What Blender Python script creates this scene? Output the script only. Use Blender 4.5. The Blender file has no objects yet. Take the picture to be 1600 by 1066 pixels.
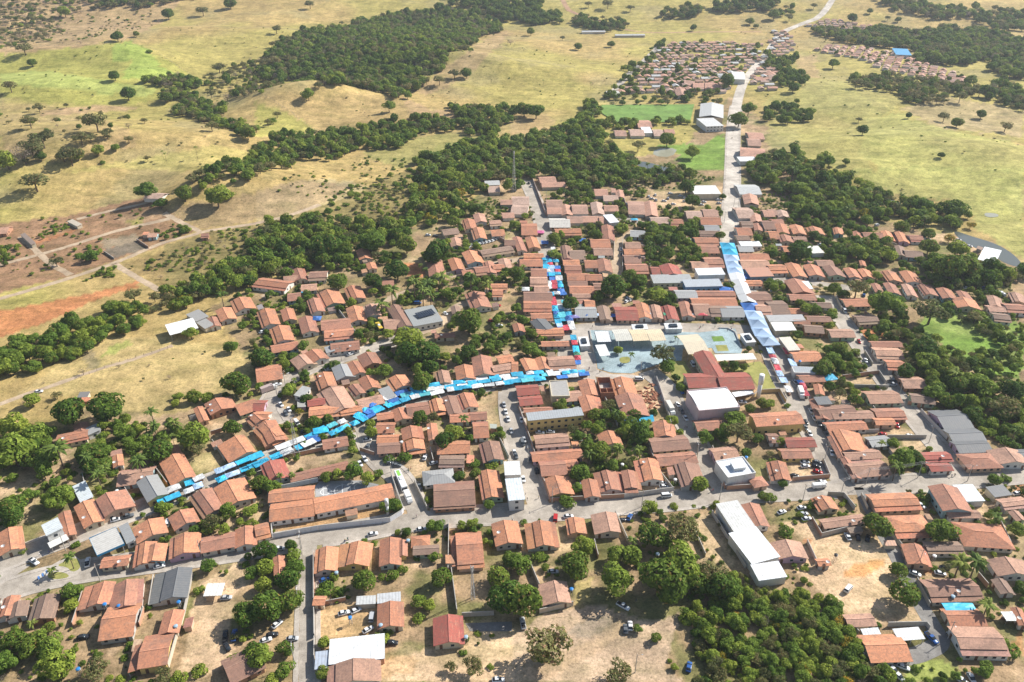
import bpy, bmesh, math, random
import numpy as np
from mathutils import Vector, Matrix
random.seed(7); rng = np.random.default_rng(7)
R_ = math.radians
# ------------------------------------------------------------------ camera, sky, sun, exposure
W, H = 1600.0, 1066.0
F = 1244.0                       # focal length in photo pixels
PITCH = R_(30.5)
CAMZ = 226.0
scene = bpy.context.scene
cam_d = bpy.data.cameras.new('camera'); cam = bpy.data.objects.new('camera', cam_d)
scene.collection.objects.link(cam); scene.camera = cam
cam_d.sensor_width = 36.0; cam_d.lens = F * 36.0 / W
cam_d.clip_start = 1.0; cam_d.clip_end = 20000.0
cam.location = (0, 0, CAMZ); cam.rotation_euler = (math.pi/2 - PITCH, 0, 0)
SUN_DIR = Vector((0.86, 0.50, 0)).normalized(); SUN_EL = R_(37.5)
world = bpy.data.worlds.new('World'); scene.world = world; world.use_nodes = True
wn = world.node_tree; bg = wn.nodes['Background']
sky = wn.nodes.new('ShaderNodeTexSky'); sky.sky_type = 'NISHITA'; sky.sun_disc = False
sky.sun_elevation = SUN_EL; sky.sun_rotation = math.atan2(SUN_DIR.x, SUN_DIR.y)
sky.air_density = 1.0; sky.dust_density = 1.0
wn.links.new(sky.outputs[0], bg.inputs[0]); bg.inputs[1].default_value = 0.085
sun_d = bpy.data.lights.new('sun', 'SUN'); sun = bpy.data.objects.new('sun', sun_d)
scene.collection.objects.link(sun)
sun_d.energy = 5.0; sun_d.angle = R_(0.5); sun_d.color = (1.0, 0.965, 0.90)
to_sun = Vector((SUN_DIR.x*math.cos(SUN_EL), SUN_DIR.y*math.cos(SUN_EL), math.sin(SUN_EL)))
sun.rotation_euler = to_sun.to_track_quat('Z', 'Y').to_euler(); sun.location = (0, 0, 400)
scene.view_settings.view_transform = 'Standard'; scene.view_settings.look = 'None'
scene.view_settings.exposure = 0.68; scene.view_settings.gamma = 1.0
try: scene.view_settings.use_curve_mapping = False
except Exception: pass
C = scene.collection
# ------------------------------------------------------------------ noise, terrain, pixel <-> ground
def _hash(ix, iy, s):
    n = (ix.astype(np.int64)*374761393 + iy.astype(np.int64)*668265263 + s*1442695041) & 0x7fffffff
    n = ((n ^ (n >> 13)) * 1274126177) & 0x7fffffff
    return ((n ^ (n >> 16)) & 0xffff) / 65535.0
def vnoise(x, y, sc, seed=0):
    x = np.asarray(x, float)/sc; y = np.asarray(y, float)/sc
    ix = np.floor(x); iy = np.floor(y); fx = x-ix; fy = y-iy
    fx = fx*fx*(3-2*fx); fy = fy*fy*(3-2*fy)
    a = _hash(ix, iy, seed); b = _hash(ix+1, iy, seed); c = _hash(ix, iy+1, seed); d = _hash(ix+1, iy+1, seed)
    return (a*(1-fx)+b*fx)*(1-fy)+(c*(1-fx)+d*fx)*fy
def fbm(x, y, sc, seed=0, o=4):
    t = 0.0; amp = 0.5; tot = 0
    for k in range(o):
        t = t + amp*vnoise(x, y, sc, seed+k*17); tot += amp; amp *= 0.55; sc *= 0.47
    return t/tot
HILLS = []          # (x, y, sx, sy, rot, amp) in metres
HA = [None]
def hgt(x, y):
    x = np.asarray(x, float); y = np.asarray(y, float)
    if HA[0] is None or HA[0].shape[0] != len(HILLS):
        HA[0] = np.array([(h[0], h[1], h[2], h[3], math.cos(h[4]), math.sin(h[4]), h[5]) for h in HILLS]).reshape(-1, 7)
    A = HA[0]
    if x.ndim == 0 and y.ndim == 0:
        dx = x-A[:, 0]; dy = y-A[:, 1]; u = (dx*A[:, 4]+dy*A[:, 5])/A[:, 2]; v = (-dx*A[:, 5]+dy*A[:, 4])/A[:, 3]
        return float((A[:, 6]*np.exp(-0.5*(u*u+v*v))).sum())
    z = np.zeros(np.broadcast(x, y).shape)
    for (cx, cy, sx, sy, c, s, amp) in A:
        dx = x-cx; dy = y-cy; u = (dx*c+dy*s)/sx; v = (-dx*s+dy*c)/sy
        z = z + amp*np.exp(-0.5*(u*u+v*v))
    return z
cp, sp = math.cos(PITCH), math.sin(PITCH)
def ray(px, py):
    u = np.asarray(px, float)-W/2; v = H/2-np.asarray(py, float)
    return u, F*cp+v*sp, -F*sp+v*cp
def p2g(px, py, z=0.0):
    dx, dy, dz = ray(px, py)
    t = (z-CAMZ)/dz
    if HILLS:
        for _ in range(14 if np.ndim(px) or py < 420 else 4):
            zz = hgt(dx*t, dy*t)+z
            t = 0.5*t+0.5*(zz-CAMZ)/dz
    return dx*t, dy*t
def P(px, py, z=0.0):
    x, y = p2g(px, py, z); return float(x), float(y)
def g2p(x, y, z):
    zz = z-CAMZ; d = y*cp-zz*sp; up = y*sp+zz*cp
    d = np.where(np.abs(d) < 1e-3, 1e-3, d)
    return W/2+F*x/d, H/2-F*up/d, d
def mpp(px, py):                 # metres per photo pixel, across the view, on the ground
    x, y = P(px, py); x2, y2 = P(px+1, py); return math.hypot(x2-x, y2-y)
def hill(px, py, sx, sy, rot, amp):
    u, v, w = ray(px, py); t = -CAMZ/w; HILLS.append((float(u*t), float(v*t), sx, sy, R_(rot), amp))
hs = [(60,105,150,45,8,24),(100,150,120,32,5,16),(200,120,60,40,20,10),(330,70,170,60,0,22),(40,30,300,100,0,36),(560,20,260,80,0,24),(420,45,70,40,30,9),
      (600,95,120,60,25,16),(520,165,70,30,0,10),(450,190,40,25,0,6),(90,230,100,45,10,14),(220,215,60,25,0,6),(320,240,80,30,15,8),(740,110,90,45,0,12),
      (1000,20,220,80,0,14),(1400,20,300,100,0,26),(1330,150,120,45,-10,9),(1420,230,60,35,0,5),(1500,260,80,40,0,6)]
tmp = [];
for h_ in hs: hill(*h_)
_r = random.Random(5)
for (x0, y0, x1, y1, n) in ((0,40,430,320,26),(640,60,900,150,8),(1270,170,1590,290,8),(420,150,640,190,5)):
    for _ in range(n): hill(_r.uniform(x0, x1), _r.uniform(y0, y1), _r.uniform(25, 60), _r.uniform(16, 30), _r.uniform(-25, 40), _r.uniform(3, 8.5))
TILE = {}
for r_i, y0 in enumerate((0, 266, 532, 798)):
    for c_i in range(4): TILE['%d%d' % (r_i, c_i)] = (400*c_i, y0, 4.0 if r_i < 3 else 3.9775)
TILE['F'] = (0, 0, 1.0)
TILE['A'] = (880, 490, 8.0); TILE['B'] = (1050, 490, 8.0); TILE['D'] = (1040, 580, 8.0); TILE['E'] = (300, 590, 8.0)
TILE['S'] = (400, 720, 6.154); TILE['G'] = (0, 820, 8.0); TILE['M'] = (560, 580, 8.0); TILE['N'] = (840, 380, 5.33)
def tp(t, x, y):
    o = TILE[t]; return o[0]+x/o[2], o[1]+y/o[2]
# ------------------------------------------------------------------ materials
def new_mat(name):
    m = bpy.data.materials.new(name); m.use_nodes = True
    nt = m.node_tree; b = nt.nodes['Principled BSDF']; b.inputs['Specular IOR Level'].default_value = 0.25; return m, nt, b
def nd(nt, typ, **kw):
    n = nt.nodes.new(typ)
    for k, v in kw.items(): setattr(n, k, v)
    return n
def mixc(nt, a, b, fac, mode='MIX'):
    n = nt.nodes.new('ShaderNodeMix'); n.data_type = 'RGBA'; n.blend_type = mode; n.clamp_factor = True
    for sock, v in ((n.inputs[0], fac), (n.inputs[6], a), (n.inputs[7], b)):
        if hasattr(v, 'is_output') or isinstance(v, bpy.types.NodeSocket): nt.links.new(v, sock)
        else: sock.default_value = v if not isinstance(v, tuple) else (v+(1,))[:4]
    return n.outputs[2]
def ramp(nt, src, stops):
    r = nt.nodes.new('ShaderNodeValToRGB'); el = r.color_ramp.elements
    el[0].position, el[0].color = stops[0][0], (stops[0][1]+(1,))[:4]
    el[1].position, el[1].color = stops[-1][0], (stops[-1][1]+(1,))[:4]
    for p, c in stops[1:-1]:
        e = el.new(p); e.color = (c+(1,))[:4]
    nt.links.new(src, r.inputs[0]); return r.outputs[0]
def noise(nt, vec, scale, detail=4, rough=0.6):
    n = nt.nodes.new('ShaderNodeTexNoise'); n.inputs['Scale'].default_value = scale
    n.inputs['Detail'].default_value = detail; n.inputs['Roughness'].default_value = rough
    if vec is not None: nt.links.new(vec, n.inputs['Vector'])
    return n.outputs['Fac']
def mapping(nt, vec, scale):
    n = nt.nodes.new('ShaderNodeMapping'); n.inputs['Scale'].default_value = scale
    nt.links.new(vec, n.inputs['Vector']); return n.outputs[0]
def bump(nt, b, h, strength, dist):
    n = nt.nodes.new('ShaderNodeBump'); n.inputs['Strength'].default_value = strength; n.inputs['Distance'].default_value = dist
    nt.links.new(h, n.inputs['Height']); nt.links.new(n.outputs[0], b.inputs['Normal'])
M = {}
def wcoord(nt): return nt.nodes.new('ShaderNodeNewGeometry').outputs['Position']
def ocoord(nt): return nt.nodes.new('ShaderNodeTexCoord').outputs['Object']
def mk_tile():                   # clay roof tiles: colour from the object, weathering streaks run down the slope
    m, nt, b = new_mat('clay_roof_tiles'); oi = nt.nodes.new('ShaderNodeObjectInfo'); oc = ocoord(nt); w = wcoord(nt)
    st = noise(nt, w, 1.3, 6, 0.75); big = noise(nt, w, 0.16, 4, 0.65); md = noise(nt, mapping(nt, oc, (0.25, 1.6, 1)), 0.8, 4, 0.7)
    c = mixc(nt, oi.outputs['Color'], (0.15, 0.10, 0.08), ramp(nt, st, [(0.42, (0, 0, 0)), (0.74, (0.8, 0.8, 0.8))]))
    c = mixc(nt, c, (0.20, 0.13, 0.10), ramp(nt, big, [(0.48, (0, 0, 0)), (0.72, (0.7, 0.7, 0.7))]))
    c = mixc(nt, c, (0.72, 0.43, 0.27), ramp(nt, md, [(0.55, (0, 0, 0)), (0.8, (0.55, 0.55, 0.55))]))
    wv = nd(nt, 'ShaderNodeTexWave', wave_type='BANDS', bands_direction='X'); wv.inputs['Scale'].default_value = 1.35
    wv.inputs['Distortion'].default_value = 0.35; nt.links.new(oc, wv.inputs['Vector'])
    c = mixc(nt, c, (0.10, 0.06, 0.05), ramp(nt, wv.outputs['Fac'], [(0.0, (0.34, 0.34, 0.34)), (0.35, (0, 0, 0))]))
    nt.links.new(c, b.inputs['Base Color']); b.inputs['Roughness'].default_value = 0.85
    bump(nt, b, wv.outputs['Fac'], 0.5, 0.06); return m
def mk_sheet():                  # corrugated fibre-cement / metal sheets
    m, nt, b = new_mat('roof_sheets'); oi = nt.nodes.new('ShaderNodeObjectInfo'); oc = ocoord(nt); w = wcoord(nt)
    st = noise(nt, w, 0.7, 5, 0.7)
    c = mixc(nt, oi.outputs['Color'], (0.22, 0.2, 0.18), ramp(nt, st, [(0.46, (0, 0, 0)), (0.78, (0.55, 0.55, 0.55))]))
    wv = nd(nt, 'ShaderNodeTexWave', wave_type='BANDS', bands_direction='X'); wv.inputs['Scale'].default_value = 0.28
    nt.links.new(oc, wv.inputs['Vector'])
    c = mixc(nt, c, (0.2, 0.2, 0.2), ramp(nt, wv.outputs['Fac'], [(0.0, (0.45, 0.45, 0.45)), (0.14, (0, 0, 0))]))
    nt.links.new(c, b.inputs['Base Color']); b.inputs['Roughness'].default_value = 0.6
    bump(nt, b, wv.outputs['Fac'], 0.3, 0.05); return m
def mk_wall():
    m, nt, b = new_mat('plastered_wall'); oi = nt.nodes.new('ShaderNodeObjectInfo'); w = wcoord(nt)
    st = noise(nt, mapping(nt, w, (1, 1, 0.35)), 0.9, 5, 0.7)
    c = mixc(nt, oi.outputs['Color'], (0.27, 0.19, 0.13), ramp(nt, st, [(0.5, (0, 0, 0)), (0.85, (0.6, 0.6, 0.6))]))
    nt.links.new(c, b.inputs['Base Color']); b.inputs['Roughness'].default_value = 0.9; return m
def mk_objcol(name, rough, metal=0.0, var=0.25, scale=1.5, trans=0.0):
    m, nt, b = new_mat(name); oi = nt.nodes.new('ShaderNodeObjectInfo'); w = wcoord(nt)
    n = noise(nt, w, scale, 3, 0.6)
    c = mixc(nt, oi.outputs['Color'], (0.3, 0.28, 0.26), ramp(nt, n, [(0.45, (0, 0, 0)), (0.9, (var, var, var))]))
    nt.links.new(c, b.inputs['Base Color']); b.inputs['Roughness'].default_value = rough; b.inputs['Metallic'].default_value = metal
    return m
def mk_plain(name, col, rough=0.8, metal=0.0, var=0.3, scale=0.8):
    m, nt, b = new_mat(name); w = wcoord(nt); n = noise(nt, w, scale, 5, 0.65)
    d = tuple(v*(1-var) for v in col); e = tuple(min(1, v*(1+var*0.6)) for v in col)
    nt.links.new(ramp(nt, n, [(0.3, d), (0.7, e)]), b.inputs['Base Color'])
    b.inputs['Roughness'].default_value = rough; b.inputs['Metallic'].default_value = metal; return m
def mk_glass(name='window_glass', col=(0.03, 0.04, 0.05)):
    m, nt, b = new_mat(name); b.inputs['Base Color'].default_value = col+(1,); b.inputs['Roughness'].default_value = 0.12; return m
def mk_leaf(name, dark, light, accent=None, acc=0.0):
    m, nt, b = new_mat(name); g = nt.nodes.new('ShaderNodeNewGeometry'); oi = nt.nodes.new('ShaderNodeObjectInfo')
    c = ramp(nt, g.outputs['Random Per Island'], [(0.0, dark), (1.0, light)])
    if accent:
        mt = nd(nt, 'ShaderNodeMath', operation='GREATER_THAN'); nt.links.new(g.outputs['Random Per Island'], mt.inputs[0]); mt.inputs[1].default_value = 1-acc
        c = mixc(nt, c, accent, mt.outputs[0])
    hv = nd(nt, 'ShaderNodeHueSaturation'); nt.links.new(c, hv.inputs['Color'])
    mr = nd(nt, 'ShaderNodeMapRange'); nt.links.new(oi.outputs['Random'], mr.inputs[0]); mr.inputs[3].default_value = 0.462; mr.inputs[4].default_value = 0.512
    nt.links.new(mr.outputs[0], hv.inputs['Hue'])
    mv = nd(nt, 'ShaderNodeMapRange'); nt.links.new(oi.outputs['Random'], mv.inputs[0]); mv.inputs[3].default_value = 1.3; mv.inputs[4].default_value = 0.72
    nt.links.new(mv.outputs[0], hv.inputs['Value'])
    nt.links.new(hv.outputs[0], b.inputs['Base Color']); b.inputs['Roughness'].default_value = 0.7; b.inputs['Specular IOR Level'].default_value = 0.12
    tr = nt.nodes.new('ShaderNodeBsdfTranslucent'); nt.links.new(hv.outputs[0], tr.inputs[0])
    mx = nt.nodes.new('ShaderNodeMixShader'); mx.inputs[0].default_value = 0.4
    nt.links.new(b.outputs[0], mx.inputs[1]); nt.links.new(tr.outputs[0], mx.inputs[2])
    nt.links.new(mx.outputs[0], nt.nodes['Material Output'].inputs[0]); return m
M['tile'] = mk_tile(); M['sheet'] = mk_sheet(); M['wall'] = mk_wall(); M['glass'] = mk_glass()
M['door'] = mk_plain('painted_door', (0.16, 0.09, 0.06), 0.6); M['frame'] = mk_plain('window_frame_paint', (0.6, 0.58, 0.55), 0.6)
M['paint'] = mk_objcol('vehicle_paint', 0.25, 0.0, 0.05); M['tarp'] = mk_objcol('tarpaulin', 0.5, 0.0, 0.22, 0.6)
M['rubber'] = mk_plain('tyre_rubber', (0.02, 0.02, 0.02), 0.9); M['steel'] = mk_plain('galvanised_steel', (0.45, 0.45, 0.45), 0.45, 0.6)
M['conc'] = mk_plain('weathered_concrete', (0.42, 0.39, 0.35), 0.9, 0, 0.3, 0.5)
M['brick'] = mk_plain('raw_brick', (0.38, 0.17, 0.10), 0.9, 0, 0.35, 1.2)
M['bark'] = mk_plain('tree_bark', (0.14, 0.10, 0.07), 0.95); M['plastic'] = mk_objcol('tank_plastic', 0.4, 0, 0.15)
M['cloth'] = mk_objcol('clothing', 0.9, 0, 0.2); M['skin'] = mk_plain('skin', (0.30, 0.17, 0.11), 0.7, 0, 0.1)
M['trouser'] = mk_plain('trouser_cloth', (0.05, 0.06, 0.1), 0.9); M['hair'] = mk_plain('hair', (0.02, 0.015, 0.012), 0.8)
M['tree_m'] = mk_leaf('mango_leaves', (0.050, 0.105, 0.014), (0.170, 0.275, 0.040), (0.28, 0.23, 0.06), 0.05)
M['tree_l'] = mk_leaf('light_green_leaves', (0.090, 0.165, 0.020), (0.270, 0.380, 0.060))
M['tree_s'] = mk_leaf('savanna_leaves', (0.095, 0.115, 0.040), (0.260, 0.275, 0.100), (0.30, 0.22, 0.10), 0.12)
M['tree_d'] = mk_leaf('dry_twigs', (0.17, 0.14, 0.10), (0.36, 0.30, 0.23))
M['tree_y'] = mk_leaf('yellow_blossom', (0.34, 0.27, 0.02), (0.66, 0.48, 0.04), (0.13, 0.19, 0.04), 0.35)
M['tree_p'] = mk_leaf('palm_fronds', (0.070, 0.130, 0.022), (0.23, 0.31, 0.07))
# ------------------------------------------------------------------ mesh helpers
class MB:
    def __init__(s): s.v = []; s.f = []; s.m = []
    def quad(s, a, b, c, d, m=0):
        n = len(s.v); s.v += [a, b, c, d]; s.f.append((n, n+1, n+2, n+3)); s.m.append(m)
    def poly(s, pts, m=0):
        n = len(s.v); s.v += list(pts); s.f.append(tuple(range(n, n+len(pts)))); s.m.append(m)
    def box(s, x0, y0, z0, x1, y1, z1, m=0, bottom=True):
        n = len(s.v)
        s.v += [(x0,y0,z0),(x1,y0,z0),(x1,y1,z0),(x0,y1,z0),(x0,y0,z1),(x1,y0,z1),(x1,y1,z1),(x0,y1,z1)]
        fs = [(4,5,6,7),(0,1,5,4),(1,2,6,5),(2,3,7,6),(3,0,4,7)]
        if bottom: fs.append((3,2,1,0))
        for f in fs: s.f.append(tuple(n+i for i in f)); s.m.append(m)
    def slab(s, pts, th, m=0):            # pts: top polygon (ccw from above), thickness straight down
        n = len(s.v); k = len(pts)
        s.v += list(pts)+[(p[0], p[1], p[2]-th) for p in pts]
        s.f.append(tuple(range(n, n+k))); s.f.append(tuple(range(n+2*k-1, n+k-1, -1))); s.m += [m, m]
        for i in range(k):
            j = (i+1) % k; s.f.append((n+i, n+k+i, n+k+j, n+j)); s.m.append(m)
    def tube(s, p0, p1, r0, r1=None, n=8, m=0, caps=True):
        r1 = r0 if r1 is None else r1
        p0 = Vector(p0); p1 = Vector(p1); d = (p1-p0).normalized()
        a = d.orthogonal().normalized(); b = d.cross(a); k = len(s.v)
        for p, r in ((p0, r0), (p1, r1)):
            for i in range(n):
                t = 2*math.pi*i/n; q = p+a*(r*math.cos(t))+b*(r*math.sin(t)); s.v.append(tuple(q))
        for i in range(n):
            j = (i+1) % n; s.f.append((k+i, k+j, k+n+j, k+n+i)); s.m.append(m)
        if caps:
            s.f.append(tuple(k+n+i for i in range(n))); s.m.append(m)
            s.f.append(tuple(k+n-1-i for i in range(n))); s.m.append(m)
    def mesh(s, name, mats, smooth=False):
        me = bpy.data.meshes.new(name); me.from_pydata(s.v, [], s.f)
        for m in (mats if isinstance(mats, (list, tuple)) else [mats]): me.materials.append(m)
        if any(s.m): me.polygons.foreach_set('material_index', s.m)
        if smooth: me.polygons.foreach_set('use_smooth', [True]*len(s.f))
        me.update(); return me
def ob(name, me, parent=None, color=None, loc=None, rz=0.0, sc=None):
    o = bpy.data.objects.new(name, me); C.objects.link(o)
    if parent is not None: o.parent = parent
    if color is not None: o.color = tuple(color)+(1,)
    if loc is not None: o.location = loc
    if rz: o.rotation_euler = (0, 0, rz)
    if sc is not None: o.scale = sc if isinstance(sc, tuple) else (sc, sc, sc)
    return o
def tag(o, label=None, cat=None, group=None, kind=None):
    if label: o['label'] = label
    if cat: o['category'] = cat
    if group: o['group'] = group
    if kind: o['kind'] = kind
    return o
LABELS = {}
def thing(o, label, cat, group):
    o['label'] = label; o['category'] = cat; o['group'] = group; LABELS.setdefault(label, []).append(o); return o
# where a thing is, said with things one can find
LM = [(150,870,'beside the filling station'),(40,850,'west of the palm island'),(60,960,'across the road from the palm island'),
 (210,960,'opposite the filling station'),(250,800,'along the lower market street'),(120,800,'by the white two-storey block'),
 (370,680,'behind stalls west of the lattice mast'),(400,590,'on the bend of the western side street'),(150,680,'in the western orchard yards'),
 (510,790,'around the walled school'),(450,740,'by the yard with the lattice mast'),(560,600,'between side street and market stalls'),
 (640,720,'at the corner where the bus is parked'),(690,660,'south of the blue market canopies'),(720,575,'north of the blue market canopies'),
 (740,760,'on the block east of the parked bus'),(560,870,'facing the school wall'),(430,940,'along the narrow lane below the school'),
 (600,970,'by the dirt parking yard'),(700,1000,'on the bare ground below the main road'),(730,850,'near the main road street trees'),
 (830,840,'between main road and mango grove'),(900,900,'in the dense mango grove'),(860,640,'next to the yellow two-storey building'),
 (850,730,'behind the yellow two-storey building'),(960,740,'by the round tree on the main road'),
 (1000,640,'beside the yard of stacked timber'),(1110,610,'beside the white-roofed hall'),(1160,720,'by the white modern terraced house'),
 (1250,660,'by the parking lot with the red cars'),(1310,640,'on the block east of the church'),(1390,690,'between the two sloping eastern streets'),
 (1510,690,'by the dark grey roofed row'),(1170,850,'beside the long white sheds'),(1270,830,'around the walled yard at the sandy lot'),
 (1330,1000,'by the thicket with yellow trees'),(1380,880,'on the sandy lot'),(1490,960,'along the lane east of the sandy lot'),(1430,810,'south of the eastern crossroads'),
 (1560,830,'at the south-eastern edge'),(880,545,'at the west edge of the blue plaza'),(985,560,'on the blue plaza'),(1000,490,'facing the plaza from the north'),
 (830,450,'west of the tent-filled north street'),(900,420,'east of the tent-filled north street'),(900,330,'in the blocks near the creek trees'),
 (1010,400,'by the winding sandy alley'),(1110,400,'just west of the long street canopy'),(1110,450,'behind the shops north of the plaza'),(1190,420,'just east of the long street canopy'),
 (1190,340,'along the straight north road'),(1240,500,'east of the blue street tents'),(1290,430,'in the gabled row near the canopy'),
 (1400,450,'in the long row facing the eastern wood'),(1540,480,'at the far east end of the gabled row'),(1320,365,'in the riverside row by the wood'),
 (1350,540,'along the eastern sloping street'),(1460,600,'at the wooded edge of the green field'),(640,500,'near the grey roof with solar panels'),(500,480,'in the western blocks by the wood'),
 (420,520,'near the white canopy shed in the field'),(700,390,'on the lane below the palm grove'),(760,330,'under the slim mast by the wood'),(680,455,'by the palm grove'),
 (230,350,'among the allotment plots'),(1010,200,'around the football pitch'),(1010,250,'below the football pitch by the pond')]
def where(px, py):
    return min(LM, key=lambda l: (l[0]-px)**2+(1.6*(l[1]-py))**2)[2]
# ------------------------------------------------------------------ ground
def inpoly(x, y, poly):
    x = np.asarray(x, float); y = np.asarray(y, float); r = np.zeros(x.shape, bool); n = len(poly); j = n-1
    for i in range(n):
        xi, yi = poly[i]; xj, yj = poly[j]
        if yi != yj:
            r ^= ((yi > y) != (yj > y)) & (x < (xj-xi)*(y-yi)/(yj-yi)+xi)
        j = i
    return r
def TP(t, pts): return [tp(t, a, b) for a, b in pts]
DRY=(0.41,0.30,0.13); YEL=(0.345,0.325,0.09); GRN=(0.27,0.34,0.08); LUSH=(0.18,0.30,0.055); SAND=(0.57,0.405,0.265); SOIL=(0.35,0.245,0.15)
RED=(0.46,0.18,0.085); SCRUB=(0.31,0.26,0.13); PINK=(0.42,0.28,0.17); PALE=(0.47,0.38,0.22); GREY=(0.36,0.30,0.23); DARKS=(0.17,0.15,0.12); LGRN=(0.36,0.40,0.12)
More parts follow.
